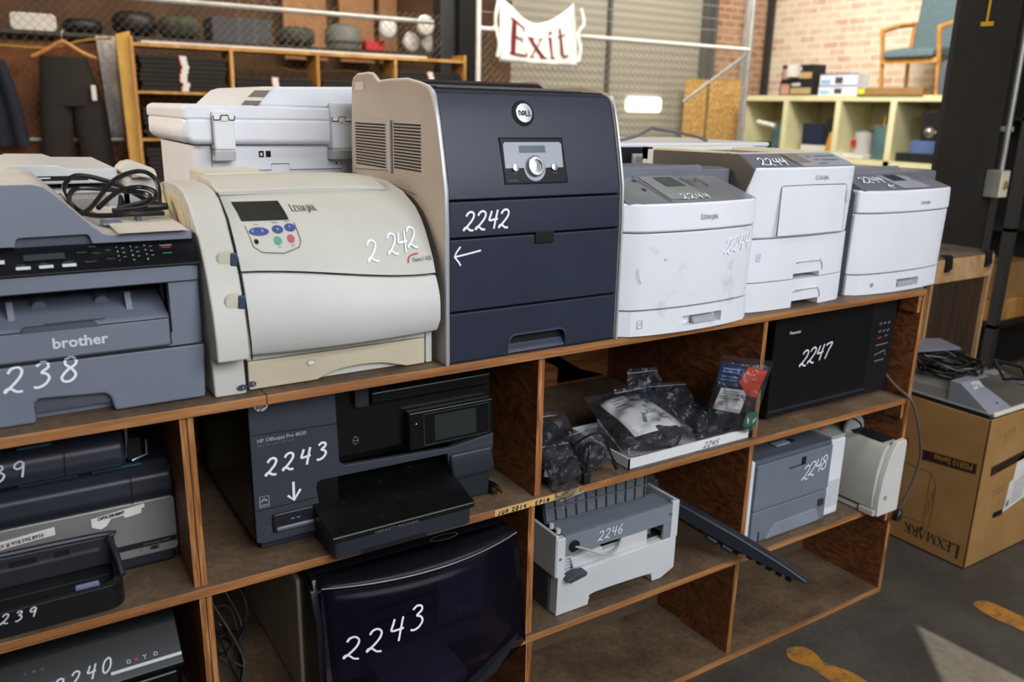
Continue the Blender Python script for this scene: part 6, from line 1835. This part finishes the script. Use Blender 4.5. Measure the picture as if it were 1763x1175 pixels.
for sgn, cx in ((-1, .83), (1, .90)):
    mb.add([g2(cx, .13), g2(cx + sgn * .05 * .6, .16), g2(cx + sgn * .06, .24), g2(cx + sgn * .0, .20)], [(0, 1, 2, 3)])
mb.build('leaf_print', 'white_cloth', cb_, smooth=False)
lump(cb_, (1.110, .044, .742), (.040, .018, .04), 77)
coil((1.112, .030, .735), .045, 4, ((.85, -.5, 0), (0, 0, 1)), 31, .0034, .5).build('cable_coil', 'black_cable', cb_)
adapter(cb_, (1.108, .042, .735), (.075, .03, .05), -.55)
# loose bags at the divider side of the bay
small_bag([(.540, .055, .700), (.655, .07, .700), (.70, .205, .775), (.56, .22, .785)], .07, 41, 'glossy clear bag of black cords deepest at the upright beside the white carton tray', [('c', (.60, .13, .72), .065, 4, ((1, 0, 0), (0, .8, .5)), 42), ('c', (.58, .16, .74), .05, 3, ((1, 0, 0), (0, .8, .5)), 43), ('a', (.64, .17, .735), (.07, .05, .035), .5, .4), ('l', (.60, .14, .722), (.065, .055, .034), 74)])
small_bag([(.635, .02, .698), (.715, .028, .698), (.735, .12, .765), (.645, .11, .76)], .055, 44, 'rounded clear bag of a coiled cord against the corner of the white carton tray', [('c', (.685, .065, .712), .04, 4, ((1, 0, 0), (0, .7, .6)), 45, .0034, .8), ('l', (.685, .068, .712), (.032, .03, .026), 75)])
small_bag([(.530, .00, .698), (.61, .005, .698), (.625, .085, .755), (.532, .09, .758)], .055, 46, 'clear bag with a black adapter at the shelf front, nearest the dated tape', [('a', (.585, .03, .71), (.06, .04, .045), .1, .1), ('c', (.555, .05, .71), .035, 3, ((1, 0, 0), (0, .8, .5)), 47), ('l', (.55, .05, .708), (.03, .03, .024), 76)])
dr_ = T('empty_bag', 'empty clear bag end drooping over the shelf edge above the ribbed grey lid', 'bag', (.54, -.02, S1))
P = [(.535, -.030, .652), (.590, -.040, .668), (.600, .03, .700), (.530, .03, .698)]
bag_mesh(P, .012, 48, 22, 22, .004).build('plastic_film', 'clear_bag', dr_)
MB().tube([bil(P, s / 8, .22) + V((0, -.003, .004)) for s in range(9)], .0008, 5).build('zip_strip', 'zip_pale', dr_)
usb = T('extension_cable', 'black cord with a socket end hanging in front of the loose clear bags', 'cable', (.66, .02, S1))
MB().tube(cr([(.60, .05, .745), (.62, .03, .775), (.655, .012, .795), (.68, .012, .775), (.695, .012, .74), (.707, .008, .712)], 6), .0026, 6).build('cable', 'black_cable', usb)
MB().tube(cr([(.655, .03, .765), (.637, .012, .768), (.628, .006, .745), (.6235, .005, .705)], 6), .0026, 6).build('cable', 'black_cable', usb)
MB().prism(rr(.613, .633, S1 + .001, .706, .003), 'y', -.002, .012).build('socket_end', INKS, usb, bevel=.002)
MB().tube([(.705, .008, .716), (.714, .006, .694)], .0048, 8).build('jack_body', INKS, usb)
MB().tube([(.714, .006, .694), (.7185, .005, .682)], .002, 8).build('jack_tip', 'steel', usb)

# ---- microwave 2247
b = T('microwave', 'black microwave oven marked 2247, in the upper end bay of the shelving', 'microwave', (1.57, .25, S1))
MK = plastic('oven_black', (22, 22, 23), .28, .06, 900, .01)
xa, xb, yf = 1.296, 1.838, .066
MB().box(xa + .004, xb - .004, yf + .02, .46, S1 + .010, .985).build('cabinet', plastic('oven_case', (18, 18, 19), .4), b, bevel=.006)
MB().box(xa, 1.722, yf, yf + .02, S1 + .012, .982).build('door', MK, b, bevel=.004)
MB().box(1.724, xb, yf + .001, yf + .02, S1 + .012, .982).build('button_panel', plastic('oven_panel', (28, 28, 30), .35), b, bevel=.003)
MB().box(xa + .002, 1.721, yf - .003, yf + .004, S1 + .026, S1 + .034).build('door_ridge', plastic('ridge_ink', (40, 46, 62), .3), b, bevel=.002)
for xx in (xa + .02, xb - .05):
    for yy in (yf + .03, .42):
        MB().lathe([(0, 0), (.012, 0), (.012, .011), (0, .011)], (xx + .01, yy, S1), 'z', 12).build('foot', 'gap_black', b)
typeset('Panasonic', at(front(yf), 1.353, .925), .0080, bold=.0003).build('maker_mark', 'white_print', b, smooth=False)
hand('2247', at(front(yf), 1.408, .822), .046, .0046, .70, .28, .12).build('lot_number', 'chalk', b, smooth=False)
mb = MB()
for i in range(3):
    for j in range(2):
        strokes_mb([[(1.757 + i * .020, .905 - j * .024), (1.768 + i * .020, .909 - j * .024)]], front(yf), .005, mb)
strokes_mb([[(1.752, .84), (1.81, .842)], [(1.755, .79), (1.80, .792)], [(1.75, .81), (1.80, .82), (1.805, .805)]], front(yf), .004, mb)
mb.build('button_print', 'dim_print', b, smooth=False)
strokes_mb([[(1.755, .862), (1.777, .864)]], front(yf), .006).build('button_print', plastic('dim_red', (120, 58, 60), .5), b, smooth=False)
strokes_mb([[(1.788, .866), (1.805, .867)]], front(yf), .006).build('button_print', plastic('dim_blue', (70, 84, 120), .5), b, smooth=False)
mc = T('appliance_cord', 'brown grey cord of the microwave hanging down past the end panel edge', 'cord', (1.87, -.02, .3))
MB().tube(cr([(1.832, .10, .76), (1.834, .07, .735), (1.836, .03, .705), (1.848, -.014, .676), (1.872, -.028, .62), (1.90, -.035, .54), (1.915, -.035, .48), (1.908, -.03, .40), (1.885, -.022, .33), (1.872, -.012, .30)], 6), .0048, 8).build('cable', 'brown_cable', mc)
MB().loft([[(1.872 + w * math.cos(a) - .012 * t, -.020 + w * math.sin(a), .306 - .034 * t) for a in [2 * PI * k / 10 for k in range(10)]] for t, w in ((0, .006), (.2, .012), (.8, .014), (1, .012))]).build('plug', 'black_cable', mc)

# ---- opened white printer chassis 2246 with ribbed lid
b = T('printer_chassis', 'opened white printer chassis marked 2246, with a grey steel bar and no cover', 'printer', (.77, .2, S2))
WG = plastic('chassis_white', (204, 206, 208), .5, .03)
SG = plastic('steel_blue_grey', (132, 142, 152), .4, .05, 900, .03, .2)
DKG = plastic('chassis_slate', (62, 66, 74), .5, .05)
xa, xb, yf = .572, .950, .030
arch = [(p.x, p.z) for p in cr([(.668, 0, S2 + .001), (.672, 0, .348), (.690, 0, .361), (.86, 0, .357), (.872, 0, .349), (.876, 0, S2 + .001)], 4)]
MB().prism([(xa, S2 + .001)] + arch + [(.905, S2 + .001), (xb, .352), (xb, .442), (.745, .438), (xa + .002, .434)], 'y', yf, yf + .03).build('paper_tray', WG, b, bevel=.003)
MB().box(xa - .004, xb - .004, yf + .031, .40, S2 + .001, .434).build('lower_body', DKG, b, bevel=.002)
MB().box(xa - .006, xa + .003, yf + .002, .22, .434, .545).build('side_wall', WG, b, bevel=.003)
MB().box(xa - .004, xa + .022, yf, yf + .02, .434, .536).build('corner_post', WG, b, bevel=.003)
MB().box(xb - .020, xb + .004, yf, yf + .012, .44, .545).box(xb - .006, xb + .003, yf + .012, .15, .438, .545).build('side_wall', WG, b, bevel=.003)
MB().prism([(xa + .022, .487), (xb - .020, .487), (xb - .020, .538), (xa + .022, .538)], 'y', yf + .002, yf + .010).box(xa + .022, xb - .02, yf + .010, yf + .075, .530, .538).box(xb - .045, xb - .021, yf + .0025, yf + .010, .442, .488).build('steel_bar', SG, b, bevel=.001)
MB().box(xa + .02, xb - .02, yf + .06, .14, .435, .50).build('inner_frame', 'gap_black', b)
MB().box(.862, .908, yf + .052, yf + .058, .436, .52).build('side_bracket', SG, b)
MB().prism([(.628, .438), (.86, .440), (.86, .486), (.775, .486), (.775, .463), (.715, .461), (.715, .472), (.618, .468)], 'y', yf + .012, yf + .03).build('inner_cover', WG, b, bevel=.002)
for k in range(4):
    MB().box(.598, .622, yf + .016, yf + .05, .444 + k * .008, .447 + k * .008).build('vent_fin', WG, b)
MB().prism([(.588, .432), (.598, .421), (.645, .428), (.650, .437), (.62, .441)], 'y', yf - .018, yf + .01).build('release_lever', DKG, b, bevel=.002)
MB().lathe([(0, .0), (.0145, 0), (.0145, -.004), (.010, -.006), (.0085, -.006), (.0, -.003)], (.618, yf + .001, .508), 'y', 20).build('grommet', 'gap_black', b)
MB().tube(cr([(.618, yf - .004, .508), (.64, yf - .012, .500), (.68, yf - .018, .478), (.72, yf - .014, .464), (.755, yf, .466), (.775, yf + .014, .478)], 6), .0026, 8).build('lead', 'pale_cable', b)
for xx, zz in ((.578, .484), (.925, .512)):
    MB().lathe([(0, 0), (.0035, 0), (.0035, -.002), (0, -.002)], (xx, yf - .0005, zz), 'y', 10).build('screw', 'steel', b)
for yy in (yf + .05, yf + .022):
    MB().lathe([(0, 0), (.006, 0), (.006, .012), (0, .013)], (.585, yy, .54), 'z', 10).build('peg', WG, b)
hand('2246', at(front(yf + .0018), .690, .500), .025, .0026, .80, .18, .06).build('lot_number', 'chalk', b, smooth=False)
rb = T('ribbed_cover', 'grey ribbed plastic cover standing on the opened white chassis', 'cover', (.74, .14, .54))
RB = plastic('rib_grey', (84, 88, 96), .5, .06)
# leaning back plate with ribs
def rp(s, t, d=0.0):
    return bil([(.580, .100, .541), (.885, .090, .541), (.905, .112, .602), (.585, .125, .606)], s, t) + V((0, -.93, .36)) * d
mb = MB()
mb.loft([[rp(s, 0, 0), rp(s, 1, 0), rp(s, 1, -.005), rp(s, 0, -.005)] for s in (0, 1)])
mb.build('plate', RB, rb, bevel=.001)
for k in range(11):
    s = .01 + k * .098
    MB().loft([[rp(s - .006, t, .0005), rp(s + .006, t, .0005), rp(s + .004, t, .007), rp(s - .004, t, .007)] for t in (0.02, .98)]).build('rib', RB, rb)
for t in (.03, .5, .97):
    MB().loft([[rp(s, t - .03, .0005), rp(s, t + .03, .0005), rp(s, t + .02, .006), rp(s, t - .02, .006)] for s in (0, 1)]).build('cross_rib', RB, rb)
bag_mesh([(.86, .118, .552), (.940, .095, .552), (.955, .14, .590), (.885, .15, .598)], .02, 61, 18, 18, .003).build('film_scrap', 'clear_bag', rb, 'scrap of clear film at its end')
# ---- keyboard leaning out of the bay
kb = T('keyboard', 'slim black keyboard on edge, sloping out of the lower middle bay over the shelf edge', 'keyboard', (1.20, .0, S2))
A, B = V((.983, .168, .503)), V((1.242, -.165, .325))
d = (B - A).normalized()
w = V((0, 0, 1)) - d * d.z
w.normalize()
side_ = d.cross(w).normalized()
def kp(a, t, s):
    return A + d * a + w * t + side_ * s
Lk = (B - A).length
mb = MB()
mb.loft([[kp(a, -.022 + i1, -.016), kp(a, .018 - i2, -.016), kp(a, .021 - i2, 0), kp(a, .016 - i2, .016), kp(a, -.022 + i1, .016)] for a, i1, i2 in ((0, .004, .004), (.02, 0, 0), (Lk * .55, .0, .0), (Lk * .85, .006, .006), (Lk, .016, .014))])
mb.build('shell', plastic('keyboard_ink', (40, 44, 52), .35, .06), kb, bevel=.004)
for k in range(14):
    a = .05 + k * (Lk - .09) / 13
    MB().loft([[kp(a - .009, -.021, -.009), kp(a + .009, -.021, -.009), kp(a + .009, -.021, .009), kp(a - .009, -.021, .009)], [kp(a - .007, -.028, -.007), kp(a + .007, -.028, -.007), kp(a + .007, -.028, .007), kp(a - .007, -.028, .007)]]).build('key', 'gap_black', kb)
for a in (.20, .245):
    MB().tube([kp(a - .014, -.034, .0), kp(a + .014, -.036, .0)], .010, 10).build('tilt_foot', plastic('foot_slate', (52, 58, 68), .4), kb)

# ---- grey front laser 2248
b = T('laser_printer', 'small laser printer with a grey front and white end, marked 2248', 'printer', (1.43, .22, S2))
GF_ = plastic('slate_front', (112, 120, 132), .5, .04)
xa, xb, yf = 1.232, 1.632, .030
MB().box(1.565, xb, yf + .008, .42, S2 + .001, .580).build('white_casing', W, b, bevel=.006)
MB().box(xa - .004, xa + .012, yf + .01, .42, S2 + .001, .583).build('white_side', W, b, bevel=.006)
MB().box(xa + .012, 1.565, yf + .02, .42, S2 + .001, .578).build('core', DKG, b)
MB().box(xa + .008, 1.562, yf, yf + .03, .4325, .573).build('front_door', GF_, b, bevel=.004)
MB().box(xa + .008, 1.562, yf + .001, yf + .03, S2 + .001, .430).build('drawer', GF_, b, bevel=.004)
MB().prism([(yf + .004, .574), (yf + .012, .584), (.40, .590), (.40, .575)], 'x', xa + .006, 1.566).build('top_cover', plastic('slate_top', (86, 92, 102), .5), b, bevel=.004)
MB().box(1.566, xb, yf + .012, .42, .580, .590).build('button_strip', plastic('strip_putty', (164, 166, 158), .5), b, bevel=.003)
for k, m_ in enumerate(('blue_print', 'red_print')):
    MB().prism(rr(1.585, 1.612, .08 + k * -.04 + .05, .10 + k * -.04 + .05, .004), 'z', .590, .5925).build('button', plastic('soft_blue', (110, 150, 176), .5) if k == 0 else plastic('soft_red', (190, 130, 120), .5), b)
MB().box(1.365, 1.425, .075, .10, .5865, .5925).build('top_catch', plastic('catch_grey', (140, 146, 156), .4), b, bevel=.003)
MB().box(1.428, 1.452, .082, .098, .5862, .590).build('catch_recess', 'gap_black', b)
MB().box(1.372, 1.440, yf - .0025, yf + .003, .538, .5400).build('door_catch_gap', 'gap_black', b)
MB().box(1.424, 1.440, yf - .0025, yf + .003, .540, .561).build('door_catch', 'gap_black', b)
MB().prism([(1.30, S2 + .004), (1.33, .372), (1.34, .377), (1.50, .380), (1.515, .376), (1.53, .352), (1.53, S2 + .004)], 'y', yf - .003, yf + .002).build('drawer_scoop', plastic('scoop_grey', (134, 142, 154), .5), b, bevel=.002)
MB().box(1.522, 1.545, yf - .0045, yf + .002, .383, .405).build('drawer_notch', plastic('notch_dark', (48, 52, 60), .5), b, bevel=.002)
MB().box(1.270, 1.273, yf - .0015, yf, S2 + .004, .366).build('drawer_seam', 'gap_black', b)
mb = MB()
for k in range(13):
    mb.add([(1.572, yf + .0075, .362 + k * .0068), (1.625, yf + .0075, .362 + k * .0068), (1.625, yf + .0075, .3645 + k * .0068), (1.572, yf + .0075, .3645 + k * .0068)], [(0, 1, 2, 3)])
mb.build('vent_slots', 'recess_grey', b, smooth=False)
mb = typeset('hp LaserJet', at(front(yf), 1.285, .442), .005)
mb.build('maker_mark', 'dim_print', b, smooth=False)
hand('2248', at(front(yf), 1.432, .486), .044, .0036, .58, .22, .22).build('lot_number', 'chalk', b, smooth=False)
hand('11', at(front(yf), 1.400, .515), .012, .003, .8, .2).build('lot_number', 'recess_grey', b, smooth=False)
strokes_mb([[(1.397, .528), (1.43, .534)]], front(yf), .003).build('pen_stroke', 'recess_grey', b, smooth=False)

# ---- off white compact printer set sideways
b = T('compact_printer', 'small off white printer turned sideways, beside the grey fronted laser on the lower end shelf', 'printer', (1.75, .1, S2))
OW = plastic('bone_white', (190, 188, 178), .55, .04)
OW2 = plastic('bone_light', (208, 207, 202), .55, .04)
MB().prism([(1.702, .352), (1.698, .40), (1.701, .47), (1.718, .535), (1.735, .552), (1.80, .556), (1.80, .352)], 'y', -.032, .24).build('body', OW, b, bevel=.004)
MB().prism([(1.706, .334), (1.703, .39), (1.712, .46), (1.728, .515), (1.742, .545), (1.758, .566), (1.800, .569), (1.806, .555), (1.806, .334)], 'y', -.050, -.032).build('end_cover', OW2, b, bevel=.003)
MB().box(1.698, 1.79, -.040, .012, S2 + .001, .3515).build('base_corner', OW, b, bevel=.003)
MB().box(1.704, 1.79, .02, .24, S2 + .001, .349).build('base', OW2, b, bevel=.002)
MB().box(1.7025, 1.71, .012, .24, .3492, .3518).build('base_gap', 'gap_black', b)
MB().box(1.745, 1.795, -.01, .10, .556, .5595).build('output_well', 'gap_black', b)
MB().prism([(1.722, .55)] + [(1.768 - .046 * math.cos(PI * k / 10), .552 + .050 * math.sin(PI * k / 10)) for k in range(11)] + [(1.814, .55)], 'y', .105, .116).build('paper_support', plastic('support_grey', (158, 162, 162), .5), b, bevel=.003)
disc(lambda u, v: V((u, -.0515, v)), 1.732, .392, .006, .008, plastic('faded_red', (170, 130, 116), .6), 'worn_badge', b, 12)
tag(MB().tube(cr([(1.66, .12, .60), (1.70, .08, .612), (1.72, .06, .60), (1.715, .05, .585), (1.70, .06, .572), (1.75, .05, .571), (1.78, .06, .571)], 6), .0032, 6).build('lead', 'black_cable'), 'black lead looped over the off white compact printer', 'cable')

# ================================================================ right hand side: carton, scanner, cupboard, pillar
b = T('carton', 'large open brown shipping carton on the concrete floor, printed upside down, beyond the shelving end', 'box', (2.46, .2, 0))
bx0, bx1, by0, by1, bh = 2.243, 2.72, -.066, .42, .550
for q in ((bx0, bx0 + .005, by0, by1, 0, bh), (bx1 - .005, bx1, by0, by1, 0, bh), (bx0, bx1, by0, by0 + .005, 0, bh), (bx0, bx1, by1 - .005, by1, 0, bh)):
    MB().box(*q).build('side', 'cardboard', b, bevel=.001)
MB().box(bx0, bx1, by0, by1, 0.0005, .006).build('bottom', 'cardboard', b)
MB().box(bx0 + .006, bx1 - .006, by0 + .006, by1 - .006, .40, .41).build('packing_layer', 'cardboard_top', b)
# upside down print: on the flank u runs away from the viewer, v runs downwards
def flank(y0, z0):
    return lambda u, v: V((bx0 - .0012, y0 - u * -1.0, z0 - v))
lab = plastic('ink_brown', (52, 36, 22), .6)
MB().add([(bx0 - .001, y_, z_) for y_, z_ in ((-.048, .388), (-.048, .352), (.152, .334), (.152, .371))], [(0, 1, 2, 3)]).build('series_bar', lab, b, smooth=False)
def flank2(y0, z0, off, sl=0.0):
    return lambda u, v: V((bx0 - off, y0 + u, z0 - v + sl * u))
typeset('MS810 Series', flank2(-.036, .3815, .002, -.09), .0215, bold=.0008, sx=.82).build('series_print', plastic('card_print_tan', (160, 116, 66), .7), b, smooth=False)
MB().add([(bx0 - .001, y_, z_) for y_, z_ in ((.20, .392), (.20, .352), (.26, .352), (.26, .392))], [(0, 1, 2, 3)]).build('red_block', plastic('carton_red', (150, 32, 30), .6), b, smooth=False)
serif('LEXM', flank2(-.044, .080, .0012), .038, caps=1.3).build('maker_mark', lab, b, smooth=False)
serif('VRK', flank2(.084, .080, .0012), .038, caps=1.0).build('maker_mark', lab, b, smooth=False)
disc(flank2(0, 0, .0014), .100, -.083, .004, .008, lab, 'maker_dot', b, 10)
strokes_mb([[(.10, .30), (.10, .105), (.24, .09)], [(.10, .30), (.26, .30)], [(.10, .30), (.075, .26), (.075, .10), (.10, .105)], [(.075, .26), (.085, .22), (.075, .2)], [(.092, .20), (.085, .165), (.092, .14)]], lambda u, v: V((bx0 - .001, u, v)), .003).build('printer_drawing', plastic('ink_faint', (138, 98, 54), .7), b, smooth=False)
disc(lambda u, v: V((bx0 - .001, u, v)), .245, .45, .012, .016, 'gap_black', 'hand_hole', b, 14)
F2 = front(by0)
MB().add([F2(2.30, .372), F2(2.60, .400), F2(2.60, .368), F2(2.305, .337)], [(0, 1, 2, 3)]).build('series_bar', lab, b, smooth=False)
typeset('MS810 Series', lambda u, v: F2(2.40 - u, .362 - v + .09 * -u), .008).build('series_print', 'card_print_tan', b, smooth=False)
mb = MB()
for k, (x_, z_) in enumerate(((2.345, .47), (2.37, .475), (2.395, .48))):
    strokes_mb([[(x_, z_), (x_ + .006, z_ + .02), (x_ + .016, z_ + .004), (x_ + .014, z_ - .012)], [(x_, z_ - .02), (x_ + .014, z_ - .016)]], F2, .0018, mb)
mb.build('pen_writing', plastic('pen_brown', (130, 96, 60), .7), b, smooth=False)
MB().prism(rr(2.372, 2.432, .163, .184, .006), 'y', by0 - .0012, by0 + .001).build('hand_hole', 'gap_black', b)
sl_ = MB().add([F2(2.435, .17), F2(2.66, .215), F2(2.66, .42), F2(2.47, .365), F2(2.465, .29), F2(2.445, .285)], [tuple(range(6))]).build('shipping_label', 'white_cloth', b, smooth=False)
mb = MB()
for k in range(7):
    strokes_mb([[(2.475, .275 - k * .013 + .0), (2.55, .29 - k * .013)]], front(by0, .002), .003, mb)
strokes_mb([[(2.448, .185), (2.448, .21)], [(2.455, .187), (2.455, .212)], [(2.462, .188), (2.462, .213)]], front(by0, .002), .004, mb)
mb.build('label_print', 'dim_print', sl_, smooth=False)
strokes_mb([[(2.34, .27), (2.42, .28)], [(2.34, .255), (2.42, .265)]], F2, .003).build('fine_print', 'pen_brown', b, smooth=False)
# grey and black machine 2298 lying in it
b = T('scanner', 'grey and black desktop machine marked 2298, lying in the top of the brown carton', 'scanner', (2.42, .1, .5))
MB().box(2.262, 2.62, -.055, .38, .42, .560).build('base', plastic('scanner_ink', (44, 42, 40), .5), b, bevel=.008)
MB().box(2.258, 2.264, -.05, .36, .560, .566).build('trim_strip', 'recess_grey', b, bevel=.001)
MB().prism([(2.262, .561), (2.275, .600), (2.32, .618), (2.58, .618), (2.62, .561)], 'y', .06, .38).build('scanner_lid', plastic('scanner_grey', (120, 118, 112), .5), b, bevel=.006)
slope = MB().prism([(-.052, .561), (.062, .640), (.10, .640), (.10, .561)], 'x', 2.262, 2.535).build('sloped_front', plastic('slope_silver', (134, 138, 148), .4, .06), b, bevel=.003)
SPm = plane((0, -.052, .561), (1, 0, 0), (0, .114, .079))
MB().add([SPm(2.40, .008), SPm(2.534, .008), SPm(2.534, .135), SPm(2.345, .135), SPm(2.375, .08)], [tuple(range(5))]).build('dark_plate', plastic('plate_umber', (74, 72, 68), .3), slope, smooth=False)
MB().box(2.275, 2.533, -.060, -.050, .552, .566).build('pale_edge', W2, b, bevel=.003)
o_ = MB()
hand('2298', lambda u, v: SPm(2.298 + u * .85 + v * .3, .104 + v), .026, .0030, .62, .1).build('lot_number', 'chalk', slope, smooth=False)
disc(SPm, 2.345, .035, .004, .004, 'gap_black', 'screw_hole', slope, 10)
cbh = T('cable_heap', 'heap of black cables piled on the grey machine in the carton', 'cables', (2.4, .15, .62))
rnd = random.Random(5)
for k in range(9):
    pts = []
    for i in range(9):
        a = i * .9 + k
        pts.append((2.40 + .13 * math.cos(a) * rnd.uniform(.5, 1), .19 + .12 * math.sin(a) * rnd.uniform(.5, 1), .628 + rnd.uniform(0, .055)))
    MB().tube(cr(pts, 5), .0045, 6).build('cable', 'black_cable', cbh)
MB().tube([(2.37, -.02, .66), (2.45, .06, .695), (2.52, .0, .675), (2.46, -.05, .655)], .006, 8, True).build('bracket', 'black_cable', cbh)
MB().tube([(2.335, .02, .672), (2.41, -.035, .652)], .004, 6).build('cable_end', 'steel', cbh)
tag(MB().prism([(2.27, .30), (2.52, .22), (2.58, .34), (2.33, .44)], 'z', .682, .690).build('folder', plastic('lilac_grey', (120, 120, 132), .5)), 'grey plastic folder lying behind the cable heap on the carton', 'folder')

# cupboard
b = T('cupboard', 'dark veneer cupboard with pale wood edges and a dusty top, before the dark pillar', 'cupboard', (2.9, .6, 0))
PW = wood('pale_wood', (176, 134, 88), (198, 158, 110), (212, 174, 128), (8, 4, 2), 2, 1, .5, 30)
MB().box(2.60, 3.09, .475, .68, 0, .868).build('carcass', 'dark_veneer', b)
MB().box(2.60, 3.10, .455, .475, .868, .962).build('front_rail', PW, b, bevel=.002)
MB().box(2.60, 2.615, .458, .475, 0, .868).build('edge_strip', PW, b)
for xx in (2.672, 3.086):
    MB().box(xx, xx + .013, .458, .475, 0, .868).build('edge_strip', PW, b)
MB().box(2.58, 3.10, .46, .69, .963, .972).build('top', mottled('dusty_top', [(.3, (62, 52, 42)), (.6, (110, 98, 82)), (.8, (134, 122, 104))], 7, .7), b)
for xx in (2.755, 3.045):
    cl = T('binder_clip', 'black clip over the front rail of the cupboard, %s' % ('nearer the shelving' if xx < 2.9 else 'nearer the conduit'), 'clip', (xx, .455, .93), 0, 'clips on the cupboard rail')
    MB().prism([(.446, .912), (.441, .925), (.446, .975), (.458, .980), (.478, .978), (.478, .974), (.456, .974), (.4535, .912)], 'x', xx - .02, xx + .02).build('clip_body', 'gap_black', cl, bevel=.002)
    MB().tube([(xx - .012, .444, .925), (xx - .008, .440, .905), (xx + .008, .440, .905), (xx + .012, .444, .925)], .0018, 6).build('clip_handle', 'steel', cl)
b = T('pillar', 'broad dark brown pillar painted with a yellow mark, behind the cupboard', 'pillar', (3.2, .8, 0))
MB().box(2.978, 3.44, .70, .72, 0, 4.8).build('face', 'column_paint', b)
MB().box(3.36, 3.42, .7205, .80, 0, 4.8).build('core', plastic('pillar_core', (26, 24, 23), .7), b)
MB().box(3.4545, 3.52, .701, .72, 0, 4.8).build('flange', 'dark_steel', b)
PMk = front(.70)
strokes_mb([[(3.188, 2.05), (3.183, 1.885)], [(3.140, 1.884), (3.236, 1.893)]], PMk, .017).build('painted_mark', plastic('chrome_yellow', (206, 158, 30), .6), b, smooth=False)
cd = T('conduit', 'galvanised conduit running down the dark pillar to a light switch', 'conduit', (3.44, .66, 1.3))
MB().tube([(3.449, .672, 4.5), (3.449, .672, 1.28)], .011, 10).build('pipe', 'galvanised', cd)
MB().prism(rr(3.43, 3.52, 1.452, 1.474, .004), 'y', .685, .698).build('strap', 'galvanised', cd)
sb = T('light_switch', 'ivory switch box at the foot of the conduit on the dark pillar', 'switch', (3.42, .64, 1.2))
MB().box(3.375, 3.452, .63, .698, 1.165, 1.285).build('box', 'galvanised', sb, bevel=.003)
MB().box(3.372, 3.438, .624, .630, 1.168, 1.282).build('cover_plate', plastic('plate_ivory', (222, 214, 188), .45), sb, bevel=.003)
MB().prism([(3.395, 1.205), (3.415, 1.205), (3.408, 1.24), (3.402, 1.24)], 'y', .612, .625).build('toggle', plastic('toggle_brown', (142, 108, 60), .5), sb, bevel=.002)
# dark gear at the far edge
b = T('dark_rack', 'black steel rack with odd stock, at the far edge beyond the pillar', 'rack', (4.5, 1.2, 0))
for x_ in (4.2, 5.2):
    MB().box(x_, x_ + .05, .95, 1.0, 0, 2.6).build('upright', 'dark_steel', b)
for z_ in (.38, .92, 1.5, 2.1):
    MB().box(4.2, 5.25, .95, 1.24, z_, z_ + .02).build('shelf', 'gap_black', b)
MB().box(4.2, 5.3, 1.24, 1.25, 0, 2.6).build('back', 'gap_black', b)
tag(MB().box(4.27, 4.7, 1.0, 1.2, .401, .52).build('pale_carton', 'golden_wood', bevel=.004), 'pale timber box on the dark rack beyond the pillar', 'box')
tag(MB().box(4.29, 4.7, 1.02, 1.2, .521, .72).build('tan_carton', 'cardboard', bevel=.004), 'tan carton on top of the pale timber box on the dark rack', 'box')
for k in range(5):
    t = T('black_case', 'ridged black case on the floor beyond the carton, %s from the pillar' % ('first', 'second', 'third', 'fourth', 'fifth')[k], 'case', (3.62 + k * .14, .62, 0), 0, 'black cases beyond the carton')
    x_ = 3.62 + k * .14
    MB().prism([(.42, .001), (.42, .24), (.47, .30), (.70, .30), (.76, .24), (.76, .001)], 'x', x_ - .06, x_ + .06).build('shell', 'black_misc', t, bevel=.02, seg=3)
    MB().box(x_ - .05, x_ + .05, .47, .52, .296, .306).build('carry_handle', plastic('case_glint', (90, 96, 112), .3), t, bevel=.004)
